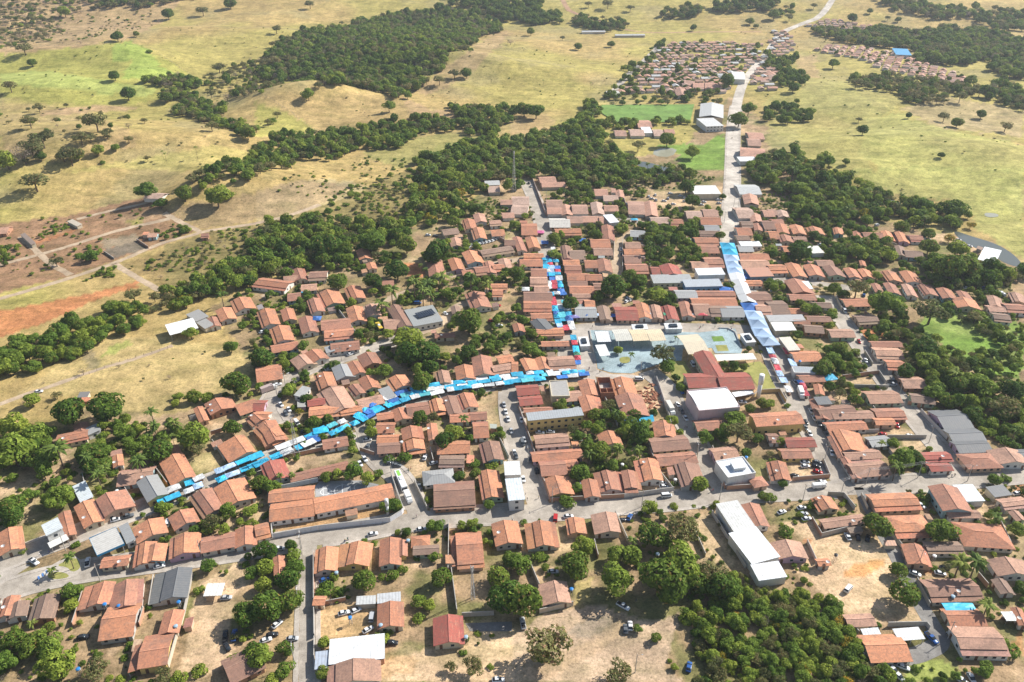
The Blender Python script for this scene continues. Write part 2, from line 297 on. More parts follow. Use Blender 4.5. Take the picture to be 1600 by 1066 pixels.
PAINT = [   # polygon (photo pixels), colour, strength, edge wobble in pixels
 ([(0,740),(130,640),(300,605),(370,540),(330,480),(420,440),(560,380),(700,340),(790,270),(900,250),(1060,240),(1140,150),(1230,220),(1240,300),(1400,350),(1560,380),(1600,440),(2000,440),(2000,1500),(-600,1500),(-600,740)],SOIL,0.85,5),
 (TP('00',[(-400,-50),(1150,-50),(1050,120),(800,240),(0,370),(-400,400)]),PINK,0.75,5),
 (TP('00',[(-400,380),(640,280),(810,250),(1290,520),(1180,580),(960,630),(800,655),(300,650),(-400,520)]),YEL,0.95,2),
 (TP('00',[(690,285),(820,250),(960,330),(1000,420),(1180,480),(1000,510),(740,490),(830,380),(710,380)]),GRN,0.85,3),
 (TP('00',[(0,460),(300,440),(650,500),(980,560),(900,610),(0,520)]),LGRN,0.8,3),
 (TP('00',[(250,690),(600,660),(860,670),(840,690),(500,705),(250,730)]),PINK,0.8,2),
 (TP('00',[(0,650),(500,680),(870,840),(830,920),(400,1000),(0,1064)]),PINK,0.4,6),
 (TP('01',[(30,600),(280,580),(700,590),(950,660),(980,750),(700,800),(450,830),(200,720)]),(0.42,0.30,0.14),0.8,3),
 (TP('01',[(1000,560),(1180,420),(1400,260),(1560,180),(1600,210),(1500,300),(1300,500),(1050,600)]),PINK,0.6,4),
 (TP('01',[(900,600),(1100,700),(1300,680),(1200,740),(980,740)]),PINK,0.7,4),
 (TP('01',[(1150,900),(1600,860),(1600,930),(1300,960),(1250,1040),(1000,1050)]),GRN,0.6,5),
 (TP('02',[(0,700),(240,720),(260,850),(0,960)]),PINK,0.45,4),
 (TP('02',[(900,905),(1200,900),(1330,830),(1340,1064),(1050,1064),(1030,960)]),LUSH,0.9,3),
 (TP('02',[(0,850),(300,820),(600,900),(800,1000),(600,1064),(0,1064)]),GRN,0.5,5),
 (TP('03',[(180,360),(300,340),(320,480),(180,480)]),PINK,0.6,4),
 (TP('03',[(230,480),(700,560),(850,650),(700,720),(400,700),(190,680)]),(0.31,0.28,0.11),0.7,4),
 (TP('03',[(620,740),(800,700),(1050,800),(1600,900),(1600,1064),(700,1064),(560,960)]),(0.37,0.365,0.125),0.65,7),
 (TP('03',[(800,680),(1100,600),(1600,700),(1600,860),(1100,800)]),(0.40,0.30,0.19),0.65,5),
 (TP('03',[(0,1010),(20,800),(190,800),(190,900)]),DARKS,0.4,3),
 (TP('03',[(0,600),(500,500),(700,700),(600,1064),(0,1064)]),(0.36,0.33,0.12),0.6,5),
 (TP('01',[(0,640),(200,700),(380,820),(0,860)]),YEL,0.8,3),
 (TP('00',[(850,1000),(1300,900),(1600,950),(1600,1064),(400,1064)]),(0.44,0.38,0.13),0.6,5),
 (TP('10',[(-400,380),(400,290),(900,170),(1020,230),(1230,370),(1000,480),(700,570),(400,670),(-400,860)]),(0.29,0.175,0.105),1.0,2),
 (TP('10',[(200,450),(420,380),(450,370),(500,380),(240,460)]),RED,0.6,1.5),
 (TP('10',[(700,300),(1000,240),(1060,290),(820,350)]),PINK,0.8,2),
 (TP('10',[(760,310),(880,300),(890,340),(830,345)]),YEL,0.7,1),
 (TP('10',[(640,500),(860,440),(930,490),(720,550)]),DARKS,0.85,1.5),
 (TP('10',[(620,440),(850,400),(870,440),(660,490)]),(0.30,0.24,0.17),0.9,1),
 (TP('10',[(1030,490),(1180,430),(1260,440),(1060,505)]),(0.2,0.2,0.12),0.7,2),
 (TP('10',[(-400,960),(0,880),(560,770),(860,690),(850,730),(600,800),(460,880),(0,1050),(-400,1150)]),RED,0.85,2.5),
 (TP('10',[(760,590),(1250,420),(1600,350),(1600,560),(1200,700),(1010,740)]),(0.28,0.20,0.09),0.9,4),
 (TP('11',[(0,140),(280,60),(560,60),(700,110),(560,210),(330,270),(0,330)]),PALE,0.7,3),
 (TP('11',[(440,80),(580,70),(620,110),(480,130)]),DARKS,0.45,3),
 (TP('11',[(920,580),(1030,585),(1060,660),(1000,700),(940,650)]),RED,0.9,1.5),
 (TP('10',[(1040,250),(1240,200),(1600,130),(1900,60),(2200,110),(1900,260),(1300,370),(1230,360)]),(0.33,0.235,0.14),0.75,3),
 ([(255,385),(330,362),(470,335),(560,300),(640,262),(660,285),(640,345),(560,360),(480,390),(400,400),(330,440),(260,452)],(0.25,0.20,0.085),0.95,4),
 ([(560,240),(700,205),(760,215),(700,245),(620,262)],(0.27,0.25,0.09),0.8,4),
 ([(330,480),(420,440),(560,400),(640,420),(640,520),(430,560),(350,520)],(0.29,0.21,0.115),0.6,6),
 (TP('20',[(-400,540),(0,430),(500,50),(700,-20),(1050,-20),(1500,60),(1600,180),(1400,320),(1200,430),(1000,480),(760,430),(600,330),(200,350)]),(0.45,0.34,0.16),0.9,3),
 (TP('20',[(640,100),(700,30),(800,0),(830,20),(700,90)]),GRN,0.7,2),
 (TP('20',[(520,110),(580,50),(640,160),(560,190)]),DARKS,0.55,1.5),
 (TP('20',[(0,870),(200,830),(250,930),(100,1000),(0,980)]),SAND,0.6,3),
 (TP('12',[(620,420),(700,400),(690,560),(620,640)]),SAND,0.5,2),
 (TP('12',[(850,130),(1320,110),(1320,230),(900,220)]),SAND,0.6,3),
 (TP('13',[(500,-10),(1600,-10),(1600,540),(1500,500),(1300,370),(1280,280),(1100,180),(900,170),(650,100)]),(0.37,0.375,0.125),0.7,5),
 (TP('13',[(1050,800),(1600,960),(1600,1064),(900,1064)]),LUSH,0.75,5),
 (TP('13',[(540,1000),(700,990),(720,1050),(560,1060)]),RED,0.8,2),
 (TP('23',[(1080,0),(1600,0),(1600,250),(1350,200),(1150,120)]),LUSH,0.9,5),
 (TP('23',[(1370,60),(1560,60),(1580,140),(1400,180)]),(0.3,0.3,0.12),0.5,4),
 (TP('23',[(470,235),(700,240),(690,285),(520,275)]),SAND,0.8,1.5),
 (TP('23',[(730,550),(960,560),(1040,690),(860,690),(840,620),(730,600)]),SAND,0.8,2),
 (TP('23',[(130,760),(350,760),(370,850),(150,870)]),SAND,0.8,2),
 (TP('23',[(1090,360),(1230,360),(1300,430),(1200,440)]),SAND,0.8,2),
 (TP('23',[(1530,880),(1600,850),(1600,960),(1560,960)]),RED,0.7,2),
 (TP('22',[(850,280),(920,280),(950,400),(880,470),(800,380),(790,330)]),SAND,0.8,2),
 (TP('22',[(590,400),(660,390),(720,480),(700,530),(620,480)]),(0.28,0.29,0.1),0.8,2),
 (TP('22',[(700,690),(850,690),(870,740),(760,750)]),SAND,0.7,2),
 (TP('22',[(800,880),(1000,900),(1010,960),(820,960)]),SAND,0.85,1.5),
 (TP('21',[(170,740),(560,700),(580,740),(200,810)]),SAND,0.7,2),
 (TP('21',[(930,780),(1120,770),(1020,850),(980,860)]),SAND,0.9,1.5),
 (TP('21',[(860,530),(920,525),(920,560),(870,560)]),GRN,0.7,1),
 (TP('20',[(1190,730),(1310,690),(1380,790),(1240,840)]),(0.45,0.36,0.18),0.8,2),
 (TP('20',[(1330,520),(1420,510),(1420,580),(1340,590)]),SAND,0.8,1.5),
 (TP('S',[(170,680),(520,580),(1240,430),(1390,470),(1400,500),(600,660),(180,735)]),(0.46,0.28,0.14),0.85,2),
 (TP('30',[(870,480),(980,440),(930,620),(850,700),(700,900),(640,880),(900,680)]),SAND,0.7,2),
 (TP('30',[(1100,1010),(1160,800),(1180,650),(1250,450),(1400,380),(1591,260),(1591,420),(1450,520),(1420,800),(1480,900),(1250,1040)]),SAND,1.0,3),
 (TP('31',[(230,620),(290,610),(280,1066),(0,1066),(0,850),(100,740)]),(0.50,0.35,0.2),0.7,3),
 (TP('31',[(370,600),(740,590),(750,760),(480,790),(370,790)]),(0.56,0.37,0.20),0.9,1.5),
 (TP('31',[(690,950),(1591,760),(1591,1066),(690,1066)]),SAND,0.95,4),
 (TP('31',[(720,920),(1000,900),(1000,1000),(720,1040)]),(0.52,0.33,0.18),0.6,3),
 (TP('32',[(0,780),(200,640),(560,590),(720,650),(900,690),(1060,640),(1000,800),(960,980),(1080,1066),(0,1066)]),(0.47,0.345,0.245),1.0,3),
 (TP('32',[(300,760),(560,640),(640,700),(440,800)]),(0.33,0.28,0.23),0.5,5),
 (TP('32',[(0,1010),(600,760),(720,690),(760,720),(560,850),(200,1066),(0,1066)]),SAND,0.6,5),
 (TP('32',[(380,440),(500,420),(500,560),(400,590)]),(0.45,0.36,0.16),0.8,2),
 (TP('32',[(130,350),(260,340),(260,420),(150,440)]),SAND,0.8,2),
 (TP('32',[(1110,50),(1220,20),(1400,330),(1330,350),(1200,280),(1150,140)]),(0.52,0.38,0.24),0.9,1.5),
 (TP('33',[(60,60),(280,60),(330,150),(500,170),(700,180),(820,320),(950,560),(980,720),(660,700),(500,650),(380,590),(280,440),(150,380),(240,200)]),SAND,0.95,2),
 (TP('33',[(460,380),(560,330),(720,310),(740,340),(600,410),(480,420)]),(0.55,0.28,0.12),0.9,3),
 (TP('33',[(190,180),(300,170),(260,200)]),RED,0.8,2),
 (TP('33',[(870,950),(1050,920),(1200,990),(1220,1066),(860,1066)]),(0.28,0.32,0.09),0.95,2),
 (TP('33',[(980,350),(1110,340),(1100,380),(960,400)]),RED,0.5,2),
 (TP('33',[(1480,880),(1591,740),(1591,900)]),RED,0.5,3),
]
def build_ground():
    ys = np.concatenate([np.array([-400,-250,-120,-40,20,60]), 90*np.exp(np.linspace(0, math.log(3200/90), 440)), np.array([3600,4200,5000,6500])])
    us = np.linspace(-1, 1, 561)
    half = 0.78*np.maximum(ys, 60)+170
    X = us[None, :]*half[:, None]; Y = np.repeat(ys[:, None], len(us), 1)
    Z = hgt(X, Y)
    px, py, d = g2p(X, Y, Z)
    bad = d < 20; px = np.where(bad, -9e3, px); py = np.where(bad, 3e3, py)
    n1 = fbm(X, Y, 60, 1); n2 = fbm(X, Y, 9, 5); n3 = fbm(X, Y, 220, 9, 3)
    col = np.zeros(X.shape+(3,))
    a = np.array(DRY); b = np.array(YEL); c = np.array(SCRUB)
    t = np.clip((n3-0.42)*5, 0, 0.55)[..., None]; col[:] = a*(1-t)+b*t
    t = np.clip((n1-0.56)*4.5, 0, 0.6)[..., None]; col = col*(1-t)+c*t
    sel0 = inpoly(px+(fbm(X, Y, 14, 31, 3)-.5)*20, py, PAINT[0][0]); col[sel0] = np.array(PAINT[0][1])
    # weeds in the bare soil of the town, and fine mottling everywhere
    town = inpoly(px, py, PAINT[0][0]); wd = np.clip((fbm(X, Y, 16, 41, 4)-0.47)*6, 0, 0.85)*town
    col = col*(1-wd[..., None])+np.array((0.17, 0.17, 0.065))*wd[..., None]
    wd = np.clip((fbm(X, Y, 22, 43, 3)-0.57)*6, 0, 0.6)*town
    col = col*(1-wd[..., None])+np.array(SAND)*wd[..., None]
    for poly, cc, s, wob in PAINT[1:]:
        xs = [p[0] for p in poly]; yy = [p[1] for p in poly]
        sel = (px > min(xs)-3*wob-2) & (px < max(xs)+3*wob+2) & (py > min(yy)-3*wob-2) & (py < max(yy)+3*wob+2)
        if not sel.any(): continue
        sx, sy = X[sel], Y[sel]
        wx = (fbm(sx, sy, 14, 31, 3)-0.5)*4*wob+(vnoise(sx, sy, 2.2, 55)-0.5)*1.3*wob
        wy = ((fbm(sx, sy, 14, 77, 3)-0.5)*4*wob+(vnoise(sx, sy, 2.2, 99)-0.5)*1.3*wob)*0.5
        ins = inpoly(px[sel]+wx, py[sel]+wy, poly)
        w = np.where(ins, s*np.clip(0.78+0.6*(fbm(sx, sy, 18, 11, 3)), 0, 1.0), 0)[:, None]
        v = col[sel]; col[sel] = v*(1-w)+np.array(cc)*w
    col *= ((0.62+0.72*n2)*(0.8+0.4*fbm(X, Y, 45, 61, 3))*(0.9+0.2*vnoise(X, Y, 1.7, 3)))[..., None]
    nr, nc = X.shape
    verts = np.stack([X, Y, Z], -1).reshape(-1, 3)
    i = np.arange(nr*nc).reshape(nr, nc)
    faces = np.stack([i[:-1, :-1], i[:-1, 1:], i[1:, 1:], i[1:, :-1]], -1).reshape(-1, 4)
    me = bpy.data.meshes.new('ground'); me.vertices.add(len(verts)); me.vertices.foreach_set('co', verts.ravel())
    me.loops.add(faces.size); me.loops.foreach_set('vertex_index', faces.ravel().astype(np.int32))
    me.polygons.add(len(faces)); me.polygons.foreach_set('loop_start', np.arange(0, faces.size, 4, dtype=np.int32))
    me.polygons.foreach_set('use_smooth', np.ones(len(faces), bool))
    at = me.color_attributes.new('land', 'FLOAT_COLOR', 'POINT')
    rgba = np.concatenate([np.clip(col, 0.01, 0.9), np.ones(col.shape[:2]+(1,))], -1).reshape(-1).astype(np.float32)
    at.data.foreach_set('color', rgba); me.update(calc_edges=True); me.validate()
    m, nt, bs = new_mat('land_cover'); ca = nd(nt, 'ShaderNodeVertexColor', layer_name='land'); w = wcoord(nt)
    f1 = noise(nt, w, 1.1, 6, 0.75); f2 = noise(nt, w, 0.16, 5, 0.7); f3 = noise(nt, w, 0.42, 4, 0.8); f4 = noise(nt, mapping(nt, w, (0.35, 1.0, 1.0)), 0.11, 3, 0.6)
    cc = mixc(nt, ca.outputs[0], ramp(nt, f1, [(0.28, (0.45, 0.45, 0.42)), (0.5, (1, 1, 1)), (0.75, (1.35, 1.33, 1.3))]), 1.0, 'MULTIPLY')
    cc = mixc(nt, cc, ramp(nt, f2, [(0.3, (0.70, 0.72, 0.68)), (0.6, (1.12, 1.1, 1.06))]), 1.0, 'MULTIPLY')
    cc = mixc(nt, cc, ramp(nt, f3, [(0.30, (0.55, 0.58, 0.50)), (0.48, (1.0, 1.0, 1.0)), (0.72, (1.22, 1.2, 1.14))]), 1.0, 'MULTIPLY')
    cc = mixc(nt, cc, ramp(nt, f4, [(0.32, (0.74, 0.78, 0.70)), (0.55, (1.06, 1.05, 1.04))]), 1.0, 'MULTIPLY')
    nt.links.new(cc, bs.inputs['Base Color']); bs.inputs['Roughness'].default_value = 1.0
    try: bs.inputs['Specular IOR Level'].default_value = 0.1
    except Exception: pass
    bump(nt, bs, f1, 0.6, 0.3)
    me.materials.append(m); o = ob('ground', me); tag(o, 'dry pasture and bare sandy ground of the town', None, None, 'structure')
build_ground()
# ------------------------------------------------------------------ roads
def mk_road(name, col, col2):
    m, nt, b = new_mat(name); w = wcoord(nt); n = noise(nt, w, 0.35, 6, 0.7); n2 = noise(nt, w, 2.5, 4, 0.7)
    n3 = noise(nt, w, 0.06, 5, 0.75); c = ramp(nt, n, [(0.3, col), (0.7, col2)]); c = mixc(nt, c, ramp(nt, n3, [(0.35, (0.66, 0.64, 0.62)), (0.62, (1.12, 1.1, 1.08))]), 1.0, 'MULTIPLY'); c = mixc(nt, c, ramp(nt, n2, [(0.35, (0.8, 0.8, 0.8)), (0.65, (1.1, 1.1, 1.1))]), 1.0, 'MULTIPLY')
    nt.links.new(c, b.inputs['Base Color']); b.inputs['Roughness'].default_value = 0.95; return m
M['road'] = mk_road('worn_asphalt', (0.36, 0.32, 0.27), (0.47, 0.42, 0.355))
M['lane'] = mk_road('sandy_lane', (0.40, 0.30, 0.20), (0.55, 0.43, 0.30))
M['reddirt'] = mk_road('red_dirt', (0.42, 0.24, 0.14), (0.50, 0.33, 0.2))
M['pave'] = mk_road('concrete_pavement', (0.42, 0.375, 0.32), (0.53, 0.48, 0.42))
M['palepave'] = mk_road('pale_concrete_road', (0.50, 0.45, 0.385), (0.62, 0.565, 0.49))
M['grey'] = mk_road('grey_asphalt', (0.20, 0.19, 0.18), (0.28, 0.27, 0.25))
def resample(pts, step):
    out = [pts[0]]
    for (a, b) in zip(pts[:-1], pts[1:]):
        L = math.hypot(b[0]-a[0], b[1]-a[1]); n = max(1, int(L/step))
        out += [(a[0]+(b[0]-a[0])*k/n, a[1]+(b[1]-a[1])*k/n) for k in range(1, n+1)]
    return out
def smooth_line(pts, it=2):
    for _ in range(it):
        q = [pts[0]]
        for a, b in zip(pts[:-1], pts[1:]):
            q += [(a[0]*.75+b[0]*.25, a[1]*.75+b[1]*.25), (a[0]*.25+b[0]*.75, a[1]*.25+b[1]*.75)]
        pts = q+[pts[-1]]
    return pts
ROADS = []   # (name, ground polyline, width)
def ribbon(name, line, w, mat, z, wob=0.0, off=0.0):
    n = len(line); mb = MB(); L = []
    for k, (x, y) in enumerate(line):
        a = line[max(0, k-1)]; b = line[min(n-1, k+1)]; d = Vector((b[0]-a[0], b[1]-a[1])).normalized(); nx, ny = -d.y, d.x
        ww = w/2+wob*(random.random()-0.5); w2 = w/2+wob*(random.random()-0.5)
        row = []
        for s in (-1, -0.33, 0.33, 1):
            hw = ww if s < 0 else w2
            X = x+nx*(hw*s+off); Y = y+ny*(hw*s+off); row.append((X, Y, float(hgt(X, Y))+z+0.00006*max(0, Y-500)))
        L.append(row)
    for r0, r1 in zip(L[:-1], L[1:]):
        for j in range(3): mb.quad(r0[j], r0[j+1], r1[j+1], r1[j], 0)
    for f in range(len(mb.f)): mb.f[f] = tuple(reversed(mb.f[f]))
    return ob(name, mb.mesh(name, mat))
def road(name, label, pts, w, mat, z, kerb=True, wob=0.3):
    g = smooth_line([P(*p) for p in pts]); g = resample(g, 2.5)
    o = ribbon(name, g, w, M[mat], z, wob); tag(o, label, None, None, 'structure'); ROADS.append((name, g, w, kerb)); return o
road('market_road', 'market street running under the stalls', [(-60,900),(0,880),(60,856),(110,838),(200,803),(260,779),(330,752),(400,726),(480,692),(540,667),(600,634),(680,612),(760,602),(840,592),(930,588)], 9, 'road', 0.050)
road('main_road', 'pale asphalt main road across the town', [(-80,955),(0,926),(60,906),(140,890),(250,876),(330,866),(400,855),(470,843),(560,830),(630,816),(700,808),(800,803),(880,797),(960,789),(1040,784),(1100,776),(1190,769),(1300,764),(1400,757),(1500,750),(1600,740),(1700,730)], 9.5, 'road', 0.055)
road('side_street', 'street curving past the parked bus', [(655,806),(640,772),(622,742),(592,722),(576,692),(566,662)], 8, 'road', 0.060)
road('side_street', 'street beside the yellow two-storey building', [(846,798),(830,762),(816,722),(806,682),(797,632),(799,594)], 9, 'road', 0.060)
road('side_street', 'street beside the white-roofed hall', [(1132,773),(1104,722),(1080,676),(1055,634),(1040,602),(1012,580)], 8, 'road', 0.060)
road('side_street', 'wide street east of the church lawn', [(1328,766),(1284,692),(1258,648),(1228,592),(1206,540)], 12, 'road', 0.060)
road('side_street', 'eastern sloping street', [(1512,750),(1452,682),(1402,622),(1352,552),(1322,508),(1288,462)], 8, 'road', 0.060)
road('north_road', 'straight pale road leading north out of town', [(1206,540),(1190,500),(1166,460),(1147,420),(1139,382),(1142,330),(1145,270),(1145,205),(1152,152),(1172,112),(1201,82),(1217,52),(1250,38),(1290,24),(1312,-4),(1330,-30)], 11, 'palepave', 0.065, True)
road('north_street', 'street filled with blue tents north of the plaza', [(893,592),(889,552),(884,520),(870,470),(860,420),(851,372),(841,322),(822,282)], 9, 'road', 0.060)
road('side_street', 'western side street with the box truck', [(645,520),(610,537),(545,556),(470,581),(432,606),(416,636),(432,662)], 7, 'road', 0.060)
road('side_street', 'sandy street by the solar roof building', [(645,522),(690,508),(712,478),(745,470)], 7, 'lane', 0.050, False)
road('dirt_lane', 'sandy lane below the palm grove', [(700,432),(760,414),(835,402)], 7, 'lane', 0.050, False)
road('plaza_street', 'street along the north edge of the blue plaza', [(892,515),(960,510),(1050,512),(1160,514),(1195,520)], 11, 'road', 0.070, False)
road('narrow_lane', 'narrow lane going down beside the orchard trees', [(480,1090),(480,980),(482,900),(484,846)], 5.5, 'road', 0.060)
road('lane', 'grey asphalt lane beside the sandy lot', [(1345,762),(1372,820),(1402,870),(1432,935),(1462,985),(1474,1005),(1440,1022),(1405,1030)], 6, 'grey', 0.060, False)
road('field_track', 'pale straight track along the far housing rows', [(952,150),(992,108),(1036,66)], 8, 'pave', 0.10, False)
road('cross_street', 'pale street in front of the gabled row', [(1195,438),(1250,438),(1290,446),(1330,450)], 8, 'road', 0.055, False)
road('dirt_lane', 'winding sandy alley between walls', [(966,430),(961,400),(968,378),(990,362)], 6, 'lane', 0.050, False)
road('dirt_lane', 'sandy street in the western blocks', [(515,535),(545,495),(600,470),(640,455)], 6, 'lane', 0.050, False)
road('dirt_lane', 'sandy street between the western houses', [(410,465),(455,445),(500,425)], 6, 'lane', 0.050, False)
road('north_street', 'grey street along the north blocks', [(851,345),(920,338),(985,342),(1010,352)], 7, 'road', 0.055, False)
for pts in ([(-40,478),(60,450),(180,412),(250,380),(300,368),(315,362),(400,350),(450,338),(500,320)],[(32,370),(55,390),(75,410),(110,430)],[(178,412),(215,435),(252,455)],[(256,333),(285,348),(312,362)],[(120,343),(175,328),(235,315)],[(0,414),(100,388),(180,360),(265,342)]):
    road('field_track', 'pale dirt track between the allotment plots', pts, 4.4, 'lane', 0.05, False, 0.8)
road('red_dirt_road', 'red dirt road winding through the far pasture', [(870,-5),(880,12),(905,24),(930,30),(950,40)], 9, 'reddirt', 0.15, False, 1)
road('red_dirt_road', 'red dirt track behind the far farmyard', [(975,46),(1010,52),(1100,50),(1190,50)], 6, 'reddirt', 0.15, False, 1)
road('field_track', 'pale track across the dry field', [(-20,640),(30,620),(90,600),(150,578),(215,560),(270,540)], 3.2, 'lane', 0.04, False, 0.8)
road('sandy_track', 'sandy river bank road', [(1555,130),(1580,135),(1620,150)], 12, 'lane', 0.1, False, 1)
# pavements with kerbs beside the town roads
def near_other_road(x, y, me_i, pad):
    for i, (n_, g, w, k) in enumerate(ROADS):
        if i == me_i: continue
        for (a, b) in g[::2]:
            if (a-x)**2+(b-y)**2 < (w/2+pad)**2: return True
    return False
for i, (nm, g, w, k) in enumerate(list(ROADS)):
    if not k: continue
    for side in (-1, 1):
        mb = MB(); n = len(g); prev = None; zt = 0.17+0.002*i
        for q in range(n):
            a = g[max(0, q-1)]; b = g[min(n-1, q+1)]; d = Vector((b[0]-a[0], b[1]-a[1])).normalized(); nx, ny = -d.y*side, d.x*side
            o0, o1 = w/2+0.05, w/2+1.75
            x0, y0 = g[q][0]+nx*o0, g[q][1]+ny*o0; x1, y1 = g[q][0]+nx*o1, g[q][1]+ny*o1
            if g[q][1] > 900 or near_other_road((x0+x1)/2, (y0+y1)/2, i, 1.0): prev = None; continue
            h0 = float(hgt(x0, y0)); cur = ((x0, y0, h0+zt), (x1, y1, h0+zt), (x0, y0, h0), (x1, y1, h0))
            if prev:
                if side > 0:
                    mb.quad(prev[0], cur[0], cur[1], prev[1]); mb.quad(prev[2], cur[2], cur[0], prev[0]); mb.quad(prev[1], cur[1], cur[3], prev[3])
                else:
                    mb.quad(prev[1], cur[1], cur[0], prev[0]); mb.quad(prev[0], cur[0], cur[2], prev[2]); mb.quad(prev[3], cur[3], cur[1], prev[1])
            prev = cur
        if mb.f: tag(ob('pavement', mb.mesh('pavement', M['pave'])), 'concrete pavement with a low kerb', None, None, 'structure')
# ------------------------------------------------------------------ flat sheets: water, plaza, pitch, courts
def sheet(name, label, pts, mat, z, smooth=0, th=0.0):
    g = [P(*p) for p in pts]
    if smooth:
        for _ in range(smooth):
            q = []
            for a, b in zip(g, g[1:]+g[:1]): q += [(a[0]*.75+b[0]*.25, a[1]*.75+b[1]*.25), (a[0]*.25+b[0]*.75, a[1]*.25+b[1]*.75)]
            g = q
    ar = sum(a[0]*b[1]-b[0]*a[1] for a, b in zip(g, g[1:]+g[:1]))
    if ar < 0: g = g[::-1]
    zz = max(float(hgt(x, y)) for x, y in g)
    mb = MB()
    if th: mb.slab([(x, y, zz+z) for x, y in g], th)
    else: mb.poly([(x, y, zz+z) for x, y in g])
    return tag(ob(name, mb.mesh(name, mat)), label, None, None, 'structure')
m, nt, b = new_mat('river_water'); b.inputs['Base Color'].default_value = (0.09, 0.10, 0.085, 1); b.inputs['Roughness'].default_value = 0.12; M['water'] = m
bump(nt, b, noise(nt, wcoord(nt), 0.6, 3), 0.1, 0.1)
M['mudwater'] = mk_plain('muddy_pond', (0.30, 0.29, 0.21), 0.25, 0, 0.1, 0.1)
M['bluepave'] = mk_road('blue_painted_paving', (0.33, 0.43, 0.46), (0.41, 0.52, 0.55))
_nt = M['bluepave'].node_tree; _bk = _nt.nodes.new('ShaderNodeTexBrick'); _bk.inputs['Scale'].default_value = 0.25; _bk.inputs['Mortar Size'].default_value = 0.03; _bk.inputs['Color1'].default_value = (1,1,1,1); _bk.inputs['Color2'].default_value = (.93,.93,.93,1); _bk.inputs['Mortar'].default_value = (.72,.74,.75,1)
_nt.links.new(wcoord(_nt), _bk.inputs['Vector']); _pb = _nt.nodes['Principled BSDF']; _src = _pb.inputs['Base Color'].links[0].from_socket; _nt.links.new(mixc(_nt, _src, _bk.outputs['Color'], 1.0, 'MULTIPLY'), _pb.inputs['Base Color'])
M['turf'] = mk_road('mown_turf', (0.12, 0.235, 0.045), (0.21, 0.33, 0.075))
M['lawn'] = mk_road('dry_lawn', (0.24, 0.26, 0.07), (0.36, 0.33, 0.11))
M['court'] = mk_road('court_concrete', (0.30, 0.31, 0.32), (0.38, 0.39, 0.40))
M['white'] = mk_plain('white_paint', (0.72, 0.72, 0.70), 0.6, 0, 0.1); M['cream'] = mk_plain('cream_awning', (0.62, 0.55, 0.42), 0.6, 0, 0.12)
sheet('river', 'dark river water between trees', [(985,254),(1005,252),(1025,257),(1050,264),(1065,275),(1050,282),(1030,272),(1005,262)], M['water'], 0.05, 2)
sheet('river', 'narrow river reach behind the riverside trees', [(1375,306),(1395,312),(1420,326),(1408,330),(1385,318),(1370,312)], M['water'], 0.05, 2)
sheet('river', 'grey river bend at the eastern edge', [(1485,358),(1520,370),(1560,382),(1590,402),(1600,420),(1570,412),(1550,398),(1505,380)], M['water'], 0.05, 2)
sheet('pond', 'muddy rectangular pond below the football pitch', [(1022,233),(1060,231),(1050,246),(1020,244)], M['mudwater'], 0.06, 1)
sheet('pond', 'small muddy cattle pond in the green pasture', [(1537,332),(1560,334),(1560,340),(1540,340)], M['mudwater'], 0.06, 2)
sheet('football_pitch', 'bright green football pitch', [(940,165),(1085,163),(1078,192),(962,192),(936,175)], M['turf'], 0.06)
sheet('plaza', 'light blue painted plaza paving', TP('A', [(330,210),(1300,230),(1700,240),(2150,190),(2230,420),(1500,440),(1480,590),(1300,600),(1000,700),(860,750),(600,740),(430,690),(410,560)]), M['bluepave'], 0.14, 0, 0.14)
sheet('plaza', 'light blue paving of the plaza beside the church awning', TP('B', [(-20,240),(560,240),(600,190),(720,200),(790,290),(880,450),(860,500),(540,500),(440,330)]), M['bluepave'], 0.15, 0, 0.15)
sheet('plaza', 'pale concrete apron around the plaza', TP('A', [(100,180),(1500,150),(1500,235),(330,205),(400,560),(420,700),(600,760),(860,765),(1000,800),(700,830),(200,760),(120,500)]), M['pave'], 0.08)
sheet('lawn', 'dry green lawn around the church', TP('B', [(640,660),(1100,600),(1170,660),(1330,960),(1120,990),(960,740),(680,740)]), M['lawn'], 0.10)
sheet('lawn', 'dry green lawn west of the church', TP('B', [(-30,590),(150,600),(250,740),(180,860),(60,880),(-20,740)]), M['lawn'], 0.10)
sheet('lawn', 'small green bed on the plaza', TP('B', [(490,290),(630,285),(665,345),(520,355)]), M['turf'], 0.20)
sheet('lawn', 'small dry bed on the plaza', TP('B', [(540,400),(680,395),(710,470),(570,475)]), M['lawn'], 0.20)
sheet('lawn', 'round planted bed on the plaza', TP('A', [(710,550),(830,540),(840,600),(800,625),(730,625),(700,590)]), M['lawn'], 0.21, 1)
sheet('sports_court', 'grey concrete sports court behind the school', TP('S', [(570,250),(610,200),(1000,190),(1180,230),(1150,290),(570,350)]), M['court'], 0.06)
sheet('court_line', 'white court marking', TP('S', [(640,245),(645,245),(652,335),(646,336)]), M['white'], 0.066)
sheet('court_line', 'white half-way marking of the court', TP('S', [(825,220),(831,220),(836,312),(830,313)]), M['white'], 0.066)
for (cx, cy, rr) in ((830,285,3.6),(1000,252,2.6),(668,298,2.2)):
    mb = MB(); gx, gy = P(*tp('S', cx, cy)); 
    for k in range(20):
        a0, a1 = 2*math.pi*k/20, 2*math.pi*(k+1)/20
        mb.quad((gx+rr*math.cos(a0), gy+rr*math.sin(a0), .067), (gx+rr*math.cos(a1), gy+rr*math.sin(a1), .067), (gx+(rr-.3)*math.cos(a1), gy+(rr-.3)*math.sin(a1), .067), (gx+(rr-.3)*math.cos(a0), gy+(rr-.3)*math.sin(a0), .067))
    mb.f = [tuple(reversed(f)) for f in mb.f]
    tag(ob('court_line', mb.mesh('court_line', M['white'])), 'white painted court circle', None, None, 'structure')
